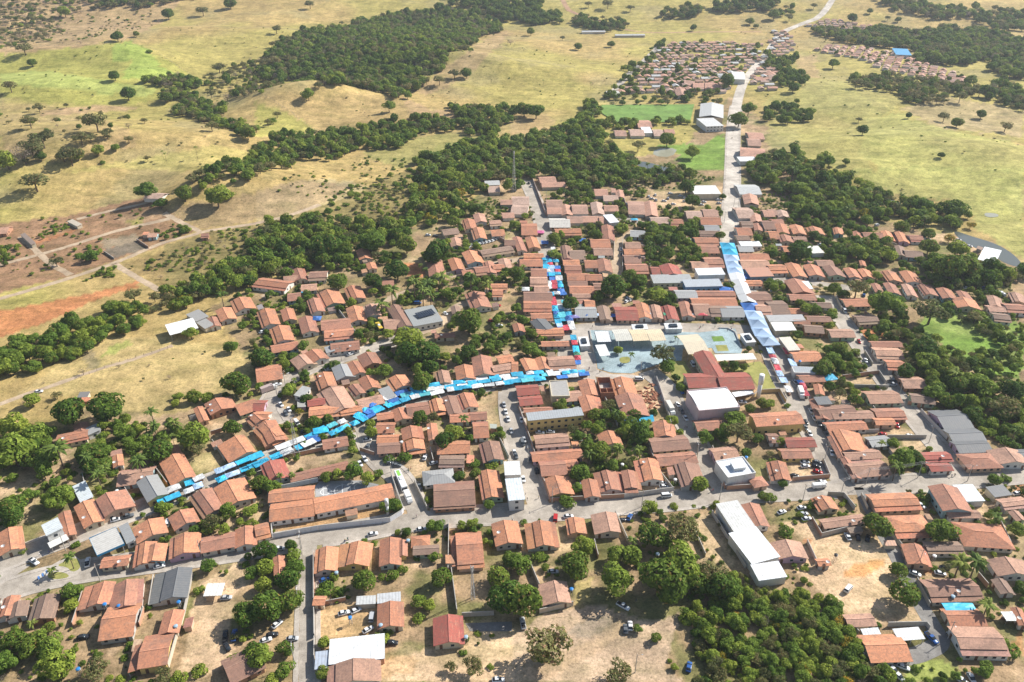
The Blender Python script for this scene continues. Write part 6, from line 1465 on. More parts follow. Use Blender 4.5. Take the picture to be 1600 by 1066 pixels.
TREES = '''
30 l 450 490 65, l 435 585 48, m 90 800 80, m 190 820 90, l 320 850 90, l 350 960 110, l 45 930 75, l 250 775 50, s 590 985 85, m 300 722 42, p 195 700 45, m 1520 640 90, m 1580 860 60, l 1290 330 55, b 1240 490 40, l 1560 390 50, s 1010 1020 60, b 1460 925 55, b 1240 990 55, p 435 300 50, p 320 365 38, m 70 30 80, b 140 250 28, l 1330 85 48, m 1245 70 24, b 1110 1040 60
31 m 60 240 70, m 215 215 45, l 225 270 55, l 60 345 65, l 240 345 65, m 190 430 75, l 50 445 60, m 50 600 110, m 200 560 85, l 30 900 85, m 180 850 55, l 180 985 65, l 90 1050 50, l 415 812 48, m 410 1000 48, m 675 420 82, b 430 490 65, b 510 505 45, m 935 130 36, l 1085 92 46, l 1140 92 46, l 1278 90 34, l 1345 75 42, l 1110 285 42, b 1000 290 30, m 1150 412 72, l 1070 580 46, l 1005 555 50, b 1010 665 45, b 850 405 50, b 910 365 38, b 780 410 30, m 1575 300 55, s 1210 970 42, s 1345 965 75, b 1455 970 25, m 1500 400 75, m 1555 520 115, b 780 790 55, b 820 745 38
32 m 60 560 120, l 40 330 75, b 170 290 50, m 400 330 105, l 440 225 75, l 650 270 65, l 750 280 75, m 890 140 105, s 1060 110 115, m 950 430 140, l 640 430 115, l 1060 320 140, m 1140 430 90, s 1260 380 95, m 1310 470 100, s 230 810 155, l 190 885 55, s 660 990 92, m 895 785 36, l 785 730 34, p 750 185 42
33 y 440 680 46, y 500 820 55, y 215 990 55, y 50 700 38, m 680 80 92, m 820 360 62, m 850 500 92, l 1080 130 92, p 1195 330 85, p 1290 340 80, p 1375 575 72, l 1335 1000 48, l 1370 960 46, b 1480 850 80, b 375 620 40, l 1555 110 55, p 1430 25 55, m 1570 480 45, b 110 130 55
20 l 100 520 95, l 205 560 85, m 430 440 105, m 670 410 105, l 80 690 125, l 290 730 95, p 360 690 85, m 540 700 85, m 580 775 65, l 645 690 55, p 610 850 55, b 705 820 38, m 980 690 88, p 870 780 62, l 1220 575 105, s 1230 668 58, m 1450 540 58, p 945 460 52, p 1085 510 52, l 760 555 65, l 840 650 45, l 370 980 95, l 290 990 55, l 190 955 55, m 60 1040 95, l 1097 388 32, m 1480 265 88, l 1300 350 48, l 1440 35 50, l 190 365 55, s 350 335 35, b 640 950 33, d 515 190 32, m 1400 100 1
21 m 30 100 75, l 205 310 48, m 312 360 42, b 240 420 30, y 270 440 28, l 800 190 58, b 720 195 42, m 945 80 88, m 1060 60 88, m 1085 160 58, m 1040 250 75, l 492 580 30, m 415 600 32, l 302 645 24, l 575 560 30, l 595 600 28, l 605 640 28, l 610 685 32, l 720 515 38, l 720 565 44, l 85 905 55, m 440 850 42, l 505 835 44, l 600 820 68, l 690 860 48, l 765 830 34, b 830 740 40, l 1230 560 68, m 1180 620 66, b 1360 770 48, b 1470 780 48, m 1370 830 38, l 1455 1020 38, b 930 730 55, b 160 540 30, b 230 560 30, p 225 850 30, p 150 860 30, m 1330 70 58
22 l 130 50 65, s 950 75 85, l 980 155 60, m 1025 230 28, l 665 60 34, p 745 95 28, m 295 410 40, m 520 465 48, l 470 530 40, l 550 530 40, b 650 470 55, m 770 460 45, l 815 550 78, m 695 580 42, m 765 600 42, m 550 690 80, l 480 640 34, p 660 690 48, p 790 670 44, l 430 820 75, b 550 780 48, l 1000 500 45, l 1200 605 58, l 1180 895 64, m 1330 570 58, l 1400 490 72, s 1420 560 88, m 1535 605 44, m 1490 420 34, m 1570 390 44, b 1050 570 28, l 1470 700 38, m 1575 970 38, b 340 1005 60, l 860 1040 58, b 1010 1030 28
23 l 20 390 34, b 120 405 24, m 350 170 68, m 450 50 58, l 400 100 58, m 510 155 34, b 550 70 34, m 860 190 58, m 980 40 88, l 1000 130 78, m 1100 170 68, l 1040 330 58, p 1180 190 62, m 1190 280 68, l 1330 280 88, m 1540 310 78, s 1480 400 98, b 1120 400 38, m 1290 450 58, b 540 320 34, b 460 290 34, l 830 740 85, m 920 720 58, p 800 810 52, l 790 640 44, p 710 650 32, l 95 885 34, b 20 980 38, l 1420 870 48, b 1490 860 38, b 980 980 48, b 300 1030 48, l 80 630 34, b 1380 555 65, b 1480 620 58
13 l 190 110 58, m 265 250 58, m 205 500 74, m 420 740 44, s 560 725 74, m 1010 470 60, m 1010 390 45, l 720 830 88, s 1030 860 108, m 830 880 48, l 960 215 58, y 1270 340 32, y 1135 420 38, m 1180 230 78, m 840 350 46, m 1120 600 105, m 1230 600 90, l 240 860 48, l 400 880 38, s 1300 910 50, l 1180 480 70, m 290 400 38, l 560 490 60
12 m 370 830 54, m 640 720 88, m 740 650 56, l 800 680 48, m 520 400 44, m 265 425 44, l 690 360 44, m 1090 100 54, m 1130 185 48, m 970 510 48, m 30 650 56, l 910 770 64, l 270 520 46, m 1300 405 32, m 1320 160 24, p 1025 1040 18, l 30 860 40
11 m 1330 940 98, l 950 1030 105, m 510 690 70, l 905 820 33, l 1190 765 44, m 1130 510 88, m 940 460 68, m 730 690 58, p 850 770 62, p 780 810 62, m 1235 310 50, m 880 610 85, p 985 720 62, p 1070 690 60, p 1160 640 62, p 1040 770 55, p 1090 770 50, p 1340 700 50, p 1440 720 55, l 715 440 90, m 450 470 90, l 250 570 55, l 90 770 30, s 200 290 40
10 m 120 560 1, s 345 560 45, l 1160 820 45, y 1155 800 45, l 1190 1015 48, p 1385 790 45, m 1000 200 40, l 1350 150 95, m 1150 140 60, l 910 120 60, s 830 770 60, l 560 530 50
00 m 195 385 34, m 795 580 52, m 730 225 40, b 935 320 22, m 715 470 38, s 1365 410 45, m 1030 600 48, s 1320 780 40, m 1545 825 50, s 590 740 70, s 380 780 70, s 240 670 38, s 180 750 45, s 110 800 45, s 250 830 60, s 500 850 60, s 560 850 45, s 660 820 50, m 250 970 38, m 480 960 52, l 610 935 46, l 720 915 36, s 800 860 38, s 390 960 55, d 140 950 50, s 180 880 60, l 30 970 50, s 60 530 40, d 800 780 30, t 1010 940 14, t 1027 955 14, t 1222 925 16, s 920 985 26, s 900 750 22, m 1435 15 42, m 1045 70 55, l 400 60 50, s 200 110 40, s 130 240 70, s 1260 40 55, m 850 210 20, b 640 1015 22, s 1520 400 25
01 s 125 175 28, m 160 232 22, m 250 215 28, s 290 195 26, l 325 585 48, l 830 660 42, s 1240 450 42, m 1315 455 36, s 105 270 26, s 1145 490 40, m 1145 40 42, s 335 20 34, s 130 710 28, d 1590 260 22, s 110 380 45, s 535 140 18
02 m 118 195 28, m 415 285 26, m 620 270 25, s 315 235 18, s 480 20 24, s 740 40 28, m 1135 170 24, m 1490 125 30, m 1525 160 18, m 75 670 60, l 150 690 55, t 195 505 9, t 493 520 9, m 1420 740 60, l 1480 680 46, m 970 870 50, l 1130 945 48, m 1350 500 50, m 750 400 28, s 600 10 40, s 790 900 45
03 m 160 540 38, m 180 630 20, m 205 695 28, m 255 730 30, s 555 505 38, s 570 740 26, m 595 810 40, m 1085 965 25, m 1335 710 34, s 1105 720 38, m 1185 760 28, s 1490 780 40, m 880 720 20, m 490 1005 28, s 1205 600 36, m 815 118 22, s 750 110 18, m 640 65 22, m 530 110 32, y 530 255 28, y 950 290 24, y 245 1010 26, l 410 390 40, s 135 105 26, m 40 80 44, s 290 30 24, m 1270 500 42, m 1380 560 46
'''
for line in TREES.strip().split('\n'):
    T, rest = line.split(' ', 1)
    for it in rest.split(','):
        k, x, y, r = it.split(); 
        if float(r) > 5: tree(T, float(x), float(y), float(r), k)
# ------------------------------------------------------------------ woods, thickets and yard shrubs: uncountable, instanced
SRC = bpy.data.collections.new('tree_sources'); SRCI = {}
def src(kind, v, far):
    key = (kind, v, far)
    if key not in SRCI:
        me = PROTO[kind][v][3 if far else 2]; nm = 'src_%03d' % len(SRCI); o = bpy.data.objects.new(nm, me); SRC.objects.link(o); SRCI[key] = len(SRCI)
    return SRCI[key]
for far in (0, 1):
    for kd in 'mlsdyb':
        for v in range(len(PROTO[kd])): src(kd, v, far)
for v in range(4): src('p', v, 0)
def gn_tree():
    ng = bpy.data.node_groups.new('scatter', 'GeometryNodeTree')
    ng.interface.new_socket('Geometry', in_out='INPUT', socket_type='NodeSocketGeometry'); ng.interface.new_socket('Geometry', in_out='OUTPUT', socket_type='NodeSocketGeometry')
    N = ng.nodes.new; gi, go = N('NodeGroupInput'), N('NodeGroupOutput'); ip = N('GeometryNodeInstanceOnPoints'); ci = N('GeometryNodeCollectionInfo')
    ci.inputs['Collection'].default_value = SRC; ci.inputs['Separate Children'].default_value = True; ci.inputs['Reset Children'].default_value = True
    def at(nm, ty): n = N('GeometryNodeInputNamedAttribute'); n.data_type = ty; n.inputs['Name'].default_value = nm; return n.outputs[0]
    L = ng.links.new; L(gi.outputs[0], ip.inputs['Points']); L(ci.outputs[0], ip.inputs['Instance']); ip.inputs['Pick Instance'].default_value = True
    L(at('idx', 'INT'), ip.inputs['Instance Index']); cx = N('ShaderNodeCombineXYZ'); L(at('rot', 'FLOAT'), cx.inputs[2])
    L(cx.outputs[0], ip.inputs['Rotation']); L(at('sca', 'FLOAT_VECTOR'), ip.inputs['Scale']); L(ip.outputs[0], go.inputs[0]); return ng
GN = gn_tree()
def scatter(name, label, pts):          # pts: (x, y, z, radius, kind, far)
    me = bpy.data.meshes.new(name); me.from_pydata([p[:3] for p in pts], [], [])
    me.attributes.new('idx', 'INT', 'POINT').data.foreach_set('value', [src(p[4], random.randrange(len(PROTO[p[4]])), p[5] if p[4] != 'p' else 0) for p in pts])
    me.attributes.new('rot', 'FLOAT', 'POINT').data.foreach_set('value', [random.uniform(0, 6.28) for _ in pts])
    me.attributes.new('sca', 'FLOAT_VECTOR', 'POINT').data.foreach_set('vector', [q for p in pts for q in (p[3]*random.uniform(.9,1.1), p[3]*random.uniform(.9,1.1), p[3]*random.uniform(.75,1.35))])
    o = ob(name, me); md = o.modifiers.new('scatter', 'NODES'); md.node_group = GN; return tag(o, label, None, None, 'stuff')
def blocked(x, y, pad=0.0, roads=True):
    for (cx, cy, a, hx, hy) in FOOT:
        dx, dy = x-cx, y-cy
        if abs(dx)+abs(dy) > hx+hy+pad*2+4: continue
        u = dx*math.cos(a)+dy*math.sin(a); v = -dx*math.sin(a)+dy*math.cos(a)
        if abs(u) < hx+pad and abs(v) < hy+pad: return True
    if roads:
        for (n_, g, w, k) in ROADS:
            lim = (w/2+pad+.8)**2
            for (a, b) in g[::2]:
                if (a-x)**2+(b-y)**2 < lim: return True
    return False
EXCL = [TP('A',[(60,150),(2300,120),(2300,480),(1500,900),(100,850)]), TP('B',[(600,500),(1400,500),(1500,1000),(1100,1064),(900,700)]), TP('33',[(240,160),(760,160),(1000,600),(1060,1000),(700,720),(480,640),(260,430)]), TP('31',[(365,590),(750,590),(750,790),(365,800)]), TP('31',[(690,950),(1000,900),(1320,890),(1591,760),(1591,1066),(690,1066)]), TP('32',[(0,760),(200,640),(560,590),(900,690),(1060,640),(960,980),(1060,1066),(0,1066)]),
 TP('S',[(570,180),(1200,180),(1200,420),(570,420)]), TP('22',[(780,270),(930,270),(950,440),(860,470)]), TP('22',[(800,870),(1010,890),(1010,970),(820,970)]), TP('30',[(860,640),(940,640),(700,960),(600,900)]), TP('30',[(1130,780),(1280,640),(1420,700),(1440,960),(1150,1000)]), TP('G',[(-20,300),(1300,300),(1200,760),(-20,900)]), TP('E',[(950,330),(1300,330),(1300,600),(1050,600)]), TP('23',[(470,235),(720,235),(700,290),(480,285)]), TP('23',[(730,550),(1040,550),(1050,690),(730,690)]), TP('23',[(130,750),(370,750),(380,870),(140,870)]), TP('32',[(1110,50),(1230,20),(1420,340),(1320,350)]), TP('31',[(220,640),(290,620),(290,1066),(60,1066),(60,800)]), TP('12',[(840,120),(1320,110),(1320,230),(840,220)]), TP('21',[(930,780),(1120,770),(1020,860),(950,860)])]
EXG = [[P(*q) for q in e] for e in EXCL]
def fill(poly, spacing, r0, r1, mix, dens=1.0, avoid=True, clump=0.0):
    g = [P(*p) for p in poly]; xs = [p[0] for p in g]; ys = [p[1] for p in g]; out = []; cell = {}; n = int((max(xs)-min(xs))*(max(ys)-min(ys))/(spacing**2)*1.6)
    X = rng.uniform(min(xs), max(xs), n); Y = rng.uniform(min(ys), max(ys), n); sz = min(14.0, .06*math.sqrt((max(xs)-min(xs))*(max(ys)-min(ys)))+2)
    ok = inpoly(X+(fbm(X, Y, 30, 71, 3)-.5)*4*sz, Y+(fbm(X, Y, 30, 83, 3)-.5)*4*sz, g)
    if avoid:
        for e in EXG: ok &= ~inpoly(X, Y, e)
    cl = fbm(X, Y, 35, 91, 3)
    for x, y, o, c in zip(X, Y, ok, cl):
        if not o or random.random() > dens or c < clump: continue
        k = (int(x/spacing), int(y/spacing))
        if k in cell: continue
        r = random.uniform(r0, r1)
        if avoid and blocked(x, y, r*.5): continue
        cell[k] = 1; out.append((float(x), float(y), float(hgt(x, y))-0.1, r, random.choices(list(mix), list(mix.values()))[0], 1 if y > 420 else 0))
    return out
WMIX = dict(m=3, l=5, s=3, d=.4); DMIX = dict(s=5, m=2, d=1, b=1); GM = dict(m=4, l=5, s=1, p=.8)
def wood(name, label, polys):
    pts = []
    for a in polys: pts += fill(*a)
    scatter(name, label, pts); return len(pts)
NSH = 0
for (cx, cy, a, hx, hy) in list(FOOT):
    if random.random() > .42 or cy > 560: continue
    t = random.choice((0, 1, 2, 3)); L_, D_ = random.uniform(3, 6), random.uniform(2.4, 4)
    off = ((hx+D_/2+.5, random.uniform(-hy, hy)), (-hx-D_/2-.5, random.uniform(-hy, hy)), (random.uniform(-hx, hx), hy+D_/2+.5), (random.uniform(-hx, hx), -hy-D_/2-.5))[t]
    x = cx+off[0]*math.cos(a)-off[1]*math.sin(a); y = cy+off[0]*math.sin(a)+off[1]*math.cos(a); an = a+(math.pi/2 if t < 2 else 0)
    if any(blocked(x+u*L_*.45*math.cos(an)-v*D_*.45*math.sin(an), y+u*L_*.45*math.sin(an)+v*D_*.45*math.cos(an), 0.1) for u in (-1,0,1) for v in (-1,0,1)): continue
    if any(inpoly(np.array([x]), np.array([y]), e)[0] for e in EXG) or any((x-tx)**2+(y-ty)**2 < 6 for tx, ty, tr in TREEPOS): continue
    r = put_root('shed', Vector((x, y)), an); k = random.choice(('b','b','d','o','g','p')); q = MB(); h = random.uniform(2.0, 2.5)
    q.slab([(-L_/2,-D_/2,h),(L_/2,-D_/2,h),(L_/2,D_/2,h+.45),(-L_/2,D_/2,h+.45)], .1); ob('roof', q.mesh('roof', M['tile' if k != 'g' else 'sheet']), r, tuple(c_*random.uniform(.85,1.1) for c_ in ROOFC[k]))
    q = MB(); q.box(-L_/2+.3,-D_/2+.3,0,L_/2-.3,D_/2-.3,h-.08); wc_, wn2 = wallcol(); ob('wall', q.mesh('wall', M['wall']), r, wc_)
    px_, py_, _ = g2p(x, y, 1.5); thing(r, '%s shed, %s roof, %s' % (wn2, ROOFW[k], where(float(px_), float(py_))), 'shed', 'yard sheds'); FOOT.append((x, y, an, L_/2, D_/2)); NSH += 1
fq = MB(); fq.tube((0,0,-.2),(0,0,1.5),.09,.07,5); FPOST = fq.mesh('post', M['bark'])
for T, pts, lab in (('00',[(800,240),(1000,340),(1150,440),(1300,520)],'dark post-and-wire fence across the green hillside pasture'),('01',[(40,600),(220,700),(400,830)],'post-and-wire fence on the slope below the hill wood'),('01',[(900,650),(970,740)],'short fence at the corner of the hill wood'),('00',[(0,370),(300,310),(640,290),(800,240)],'long fence along the foot of the scrub hillside'),('20',[(560,210),(700,150),(850,110),(1050,50)],'fence beside the pale track in the dry field')):
    g = resample([P(*tp(T, *p)) for p in pts], 3.5 if T == '20' else 6.0); r = put_root('fence', Vector(g[0]), 0); z0 = r.location.z; q = MB(); pr = None
    for (x, y) in g:
        z = float(hgt(x, y))-z0; ob('post', FPOST, r, None, (x-g[0][0], y-g[0][1], z))
        if pr:
            for hh in (.5, .9, 1.3): q.tube((pr[0], pr[1], pr[2]+hh), (x-g[0][0], y-g[0][1], z+hh), .02, .02, 4, 0, False)
        pr = (x-g[0][0], y-g[0][1], z)
    ob('wire', q.mesh('wire', M['steel']), r); thing(r, lab, 'fence', 'fences')
nw = 0
nw += wood('hill_wood', 'dense dark hill wood in the tan pasture', [(TP('01',[(20,520),(160,270),(450,200),(720,120),(900,95),(1150,80),(1400,90),(1540,170),(1400,240),(1290,330),(1150,420),(1040,500),(880,640),(700,570),(380,570),(250,520)]), 5.8, 3.0, 6.4, dict(m=2.5,s=3,l=4,d=.4)),
  (TP('01',[(-100,420),(160,300),(160,560),(0,560)]), 9, 2.5, 4.5, DMIX, .6)])
nw += wood('creek_wood', 'trees along the hillside creek', [(TP('00',[(910,500),(1150,470),(1230,530),(1180,590),(1300,690),(1500,760),(1600,800),(1600,850),(1500,850),(1400,800),(1220,740),(1100,640),(980,620),(1080,560),(920,530)]), 5.5, 3, 5, WMIX),
  (TP('00',[(1270,480),(1600,400),(1800,420),(1650,640),(1300,640)]), 9, 2.5, 5, DMIX, .6)])
nw += wood('river_wood', 'long dense wood along the stream above the town', [([(330,275),(410,228),(510,207),(620,197),(705,190),(715,170),(790,168),(805,185),(770,212),(700,205),(640,222),(560,240),(470,262),(400,280),(345,312),(265,312)], 5.8, 2.4, 5.4, dict(m=3,l=5,s=1.5)),
  ([(760,215),(860,205),(905,180),(935,165),(945,190),(960,240),(1000,268),(980,290),(900,295),(850,275),(800,280),(770,300),(740,330),(700,340),(640,372),(600,390),(570,385),(640,340),(650,290),(640,262),(700,240)], 5.8, 2.4, 5.6, dict(m=3,l=6,s=1,p=.6,y=.06)),
  ([(640,372),(570,400),(500,420),(450,432),(400,452),(330,472),(290,470),(300,440),(390,385),(440,352),(520,342),(600,350)], 5.4, 2.2, 5.2, dict(m=3,l=5,s=1)),
  ([(540,300),(640,262),(650,290),(560,330),(470,345)], 8, 1.5, 3.2, dict(b=3,l=1,s=1), .6)])
nw += wood('field_wood', 'dense wood strip below the red dirt road', [([(-30,580),(0,562),(75,520),(140,498),(165,484),(205,474),(235,482),(245,492),(228,505),(160,533),(100,558),(40,582),(-30,605)], 5.0, 2.2, 5.0, dict(m=2,l=5)), ([(235,470),(300,440),(320,455),(300,478),(250,490)], 5.5, 2, 4, dict(m=2,l=2,s=2))])
nw += wood('riverside_wood', 'dense wood along the river east of the north road', [([(1158,248),(1240,236),(1330,275),(1380,305),(1440,322),(1520,345),(1512,368),(1460,362),(1420,352),(1370,355),(1300,345),(1240,330),(1200,292),(1165,268)], 5.6, 2.4, 5.4, dict(m=3,l=5,s=1,p=.8,y=.06)),
  (TP('13',[(480,500),(600,450),(760,460),(800,560),(830,610),(620,600),(480,560)]), 5.0, 2.6, 4.4, GM), (TP('13',[(360,480),(480,470),(480,560),(380,560)]), 5.5, 2.4, 4, GM),
  (TP('13',[(990,560),(1330,560),(1400,640),(1600,620),(1650,730),(1400,735),(1200,740),(1000,690)]), 5.0, 3, 5, GM), ([(1390,570),(1430,555),(1480,592),(1540,632),(1620,655),(1620,705),(1540,695),(1480,650),(1420,615)], 5.6, 2.2, 4.4, GM, .8),
  (TP('13',[(640,770),(820,770),(860,900),(900,1000),(960,1064),(700,1064),(700,900)]), 6.5, 2.0, 3.8, GM, .75)])
nw += wood('far_river_wood', 'broad hazy wood along the far river', [(TP('03',[(270,190),(500,215),(700,190),(950,225),(1050,180),(1300,200),(1650,270),(1650,520),(1450,480),(1330,390),(1200,430),(950,390),(900,310),(800,310),(500,280),(330,230)]), 7.0, 4, 6.5, WMIX),
  (TP('03',[(520,500),(700,490),(1000,520),(1200,560),(1400,590),(1650,640),(1650,700),(1450,670),(1300,610),(1100,590),(1080,670),(950,660),(800,590),(560,540)]), 7.5, 3.2, 5.4, dict(s=4,m=3,l=1), .8),
  (TP('03',[(1400,470),(1580,560),(1650,600),(1650,690),(1450,640)]), 7, 3.5, 5.5, WMIX),
  (TP('03',[(650,0),(1000,40),(1250,70),(1300,130),(1150,130),(900,100),(750,50)]), 9, 4.5, 7, WMIX), (TP('03',[(1300,60),(1650,100),(1650,180),(1450,200),(1300,140)]), 10, 4.5, 7, WMIX, .8),
  (TP('03',[(-30,70),(150,40),(150,90),(0,130)]), 11, 4, 6, WMIX, .6)])
nw += wood('far_tree_belt', 'tree belts across the far pastures', [(TP('02',[(-60,20),(200,10),(210,60),(160,90),(300,110),(300,160),(120,160),(0,140),(-60,150)]), 8, 4.5, 7, dict(m=5,l=1)), (TP('02',[(380,120),(520,110),(700,150),(740,190),(620,205),(440,190),(400,160)]), 8, 4, 6.5, dict(m=4,s=2)),
  (TP('02',[(930,100),(1000,60),(1180,30),(1200,110),(960,130)]), 10, 5, 8, dict(s=3,m=3)), (TP('02',[(1250,60),(1370,10),(1600,-10),(1650,70),(1400,90),(1250,95)]), 10, 5, 8, dict(s=2,m=4)),
  (TP('01',[(1220,0),(1530,-10),(1600,30),(1650,130),(1500,120),(1380,70),(1240,50)]), 9, 4.5, 7, dict(m=5,s=1)), (TP('00',[(480,-20),(1200,-20),(1250,10),(900,60),(620,60)]), 8, 4, 6.5, dict(s=4,m=2)),
  ([(-60,-60),(1660,-60),(1660,-12),(-60,-12)], 40, 5, 9, dict(s=3,m=3), .8)])
nw += wood('hillside_scrub', 'thin scrub on the dry upper hillside', [(TP('00',[(-100,-20),(480,-20),(620,50),(350,120),(330,250),(-100,330)]), 8.5, 2.0, 5.0, dict(s=5,m=1,d=2,b=2), .75), (TP('00',[(300,100),(1000,60),(1050,130),(600,280),(300,280)]), 15, 1.2, 3, dict(s=3,d=1,b=3), .8), (TP('00',[(0,620),(850,700),(850,920),(500,1000),(0,1064)]), 20, 1.5, 3.2, DMIX, .6)])
nw += wood('thicket', 'dense wild thicket below the long white sheds', [([(1060,945),(1090,930),(1140,900),(1190,905),(1215,915),(1262,932),(1308,965),(1338,1000),(1405,1080),(1070,1080),(1075,1010)], 2.3, 1.1, 2.9, dict(m=1,l=9,s=4,b=5,y=.5,d=.3))])
nw += wood('pasture_shrubs', 'scattered shrubs and weeds on the pastures', [([(0,60),(1600,30),(1600,420),(1240,300),(1100,240),(760,215),(330,270),(0,330)], 15, .5, 1.5, dict(b=3,s=3,d=1), .6, False, .60), (TP('10',[(0,380),(900,190),(1250,380),(1600,340),(1600,560),(1000,740),(0,850)]), 7, .7, 1.8, dict(b=3,l=1,s=1,d=1), .55, True, .45), ([(0,600),(140,560),(330,520),(380,540),(300,610),(100,640),(0,660)], 14, .5, 1.4, dict(b=2,s=2,d=2), .5),
  ([(255,385),(330,362),(470,335),(560,300),(640,262),(660,285),(640,345),(560,360),(480,390),(400,400),(330,440),(260,452)], 4.6, .7, 2.2, dict(b=4,l=2,s=2,d=1), .8, True, .40), ([(420,300),(560,250),(640,235),(640,262),(560,300),(470,320)], 7, .8, 2.2, dict(b=3,l=1,s=1), .6, True, .45), ([(330,485),(420,445),(560,405),(640,425),(640,520),(430,560),(360,520)], 4.2, .8, 2.6, dict(b=3,l=3,m=2,s=.5), .8, True, .42),
  (TP('10',[(220,400),(430,330),(470,370),(240,430)]), 3.5, 1, 1.8, dict(b=1,l=1)), (TP('10',[(980,400),(1200,340),(1230,390),(1000,450)]), 3.8, 1.4, 2.6, dict(b=1,m=1,l=1)), (TP('10',[(0,480),(120,480),(100,600),(0,600)]), 4, 1.4, 2.6, dict(m=1,l=1)), (TP('10',[(470,500),(640,480),(620,560),(500,570)]), 4.5, 1.4, 2.4, dict(b=1,l=1)), (TP('10',[(570,630),(720,600),(730,650),(610,680)]), 3.6, 1, 2, dict(b=1,l=1))])
nw += wood('estate_trees', 'garden trees between the far housing rows', [(TP('02',[(640,590),(945,275),(1570,285),(1370,590)]), 12, 1.8, 4, dict(m=4,l=3), .5, False), (TP('02',[(540,640),(640,570),(950,260),(960,280),(640,610)]), 7, 2.5, 4.5, dict(m=3,l=3), .9, False), (TP('02',[(560,600),(1120,590),(1300,590),(1340,680),(1100,650),(600,660)]), 9, 2.5, 5, dict(m=3,s=2,l=3), .7, False), (TP('02',[(300,780),(540,640),(560,700),(640,770),(800,770),(1100,760),(1100,790),(640,800),(420,830)]), 7, 2.5, 5, dict(m=3,l=4), .8), (TP('03',[(0,350),(60,380),(180,380),(190,560),(60,560),(20,480)]), 8, 3, 5.5, dict(m=4,l=2), .85, False), (TP('03',[(-60,680),(120,660),(300,720),(200,790),(0,800)]), 8, 3, 5, dict(m=4,l=2), .7), (TP('03',[(200,170),(690,175),(640,230),(250,200)]), 14, 2, 4, dict(m=3,l=2), .5, False), (TP('03',[(290,320),(640,310),(1240,500),(1180,540),(600,400)]), 16, 2, 3.5, dict(m=3,l=2), .4, False)])
townp = [(40,740),(300,620),(420,560),(370,500),(560,400),(720,345),(800,290),(930,270),(1100,270),(1240,310),(1400,370),(1560,420),(1640,520),(1640,1080),(-40,1080),(-40,780)]
nw += wood('yard_shrubs', 'small garden shrubs in the yards of the town', [(townp, 3.2, 0.5, 1.8, dict(b=5,l=3,m=1.5,s=1.2,d=.5), .85, True, .455), ([(60,740),(300,620),(420,560),(380,500),(560,410),(720,350),(900,300),(1230,320),(1560,430),(1600,560),(1600,740),(800,790),(250,860)], 5.6, 1.5, 3.6, dict(m=3,l=6,p=.8,s=1), .85, True, .39),
  (TP('12',[(820,380),(1100,370),(1180,480),(1180,580),(840,580)]), 5.2, 2.4, 4.2, GM), (TP('12',[(230,100),(500,110),(500,200),(330,190)]), 5.5, 2.2, 3.8, GM), (TP('12',[(330,0),(1100,0),(1080,90),(840,120),(560,110),(330,60)]), 5.5, 2.6, 4.4, GM),
  (TP('11',[(1050,500),(1250,430),(1300,480),(1060,570)]), 5, 2.2, 4, GM), (TP('11',[(950,640),(1230,640),(1200,780),(960,800)]), 6.5, 2.0, 3.2, dict(p=4,l=1,b=1)), (TP('20',[(620,500),(1150,480),(1120,640),(900,700),(640,720)]), 5, 1.4, 3.0, dict(l=3,b=3,m=1,p=.8)), (TP('20',[(0,620),(340,600),(250,880),(0,960)]), 5.5, 2, 3.6, dict(l=3,m=2,p=.6))])
# ------------------------------------------------------------------ market stalls and street tents
def stall_mesh(seed, peak):
    r = random.Random(seed); q = MB(); n = 6; Z = {}
    for i in range(n+1):
        for j in range(n+1):
            u, v = i/n*2-1, j/n*2-1; e = max(abs(u), abs(v)); Z[i, j] = (u*.5, v*.5, (peak*(1-e) if peak else -.05*(1-u*u)*(1-v*v))+r.uniform(-.035,.035))
    for i in range(n):
        for j in range(n): q.quad(Z[i,j], Z[i+1,j], Z[i+1,j+1], Z[i,j+1])
    for i in range(n):
        for a, b in ((Z[i,0],Z[i+1,0]),(Z[i+1,n],Z[i,n]),(Z[0,i+1],Z[0,i]),(Z[n,i],Z[n,i+1])): q.quad((a[0],a[1],a[2]-.09),(b[0],b[1],b[2]-.09),b,a)
    return q.mesh('canopy', M['tarp'])
STALLM = [stall_mesh(k, p) for k, p in enumerate((0,0,0,.22,.3,.12))]
pq = MB(); pq.tube((0,0,0),(0,0,1),.035,.035,6); POLE_ME = pq.mesh('pole', M['steel'])
cq = MB(); cq.box(-.5,-.5,0,.5,.5,.85); cq.box(-.54,-.54,.85,.54,.54,.9); COUNTER_ME = cq.mesh('counter', M['door'])
COLS = {'c':((0.02,0.42,0.66),'bright blue'),'u':((0.03,0.16,0.50),'deep blue'),'w':((0.70,0.70,0.68),'white'),'t':((0.10,0.52,0.58),'turquoise'),'r':((0.55,0.05,0.07),'red'),'v':((0.20,0.18,0.42),'violet'),'g':((0.08,0.38,0.20),'green'),'k':((0.60,0.12,0.28),'pink'),'y':((0.62,0.50,0.12),'yellow'),'e':((0.55,0.48,0.36),'cream'),'s':((0.38,0.52,0.70),'pale blue')}
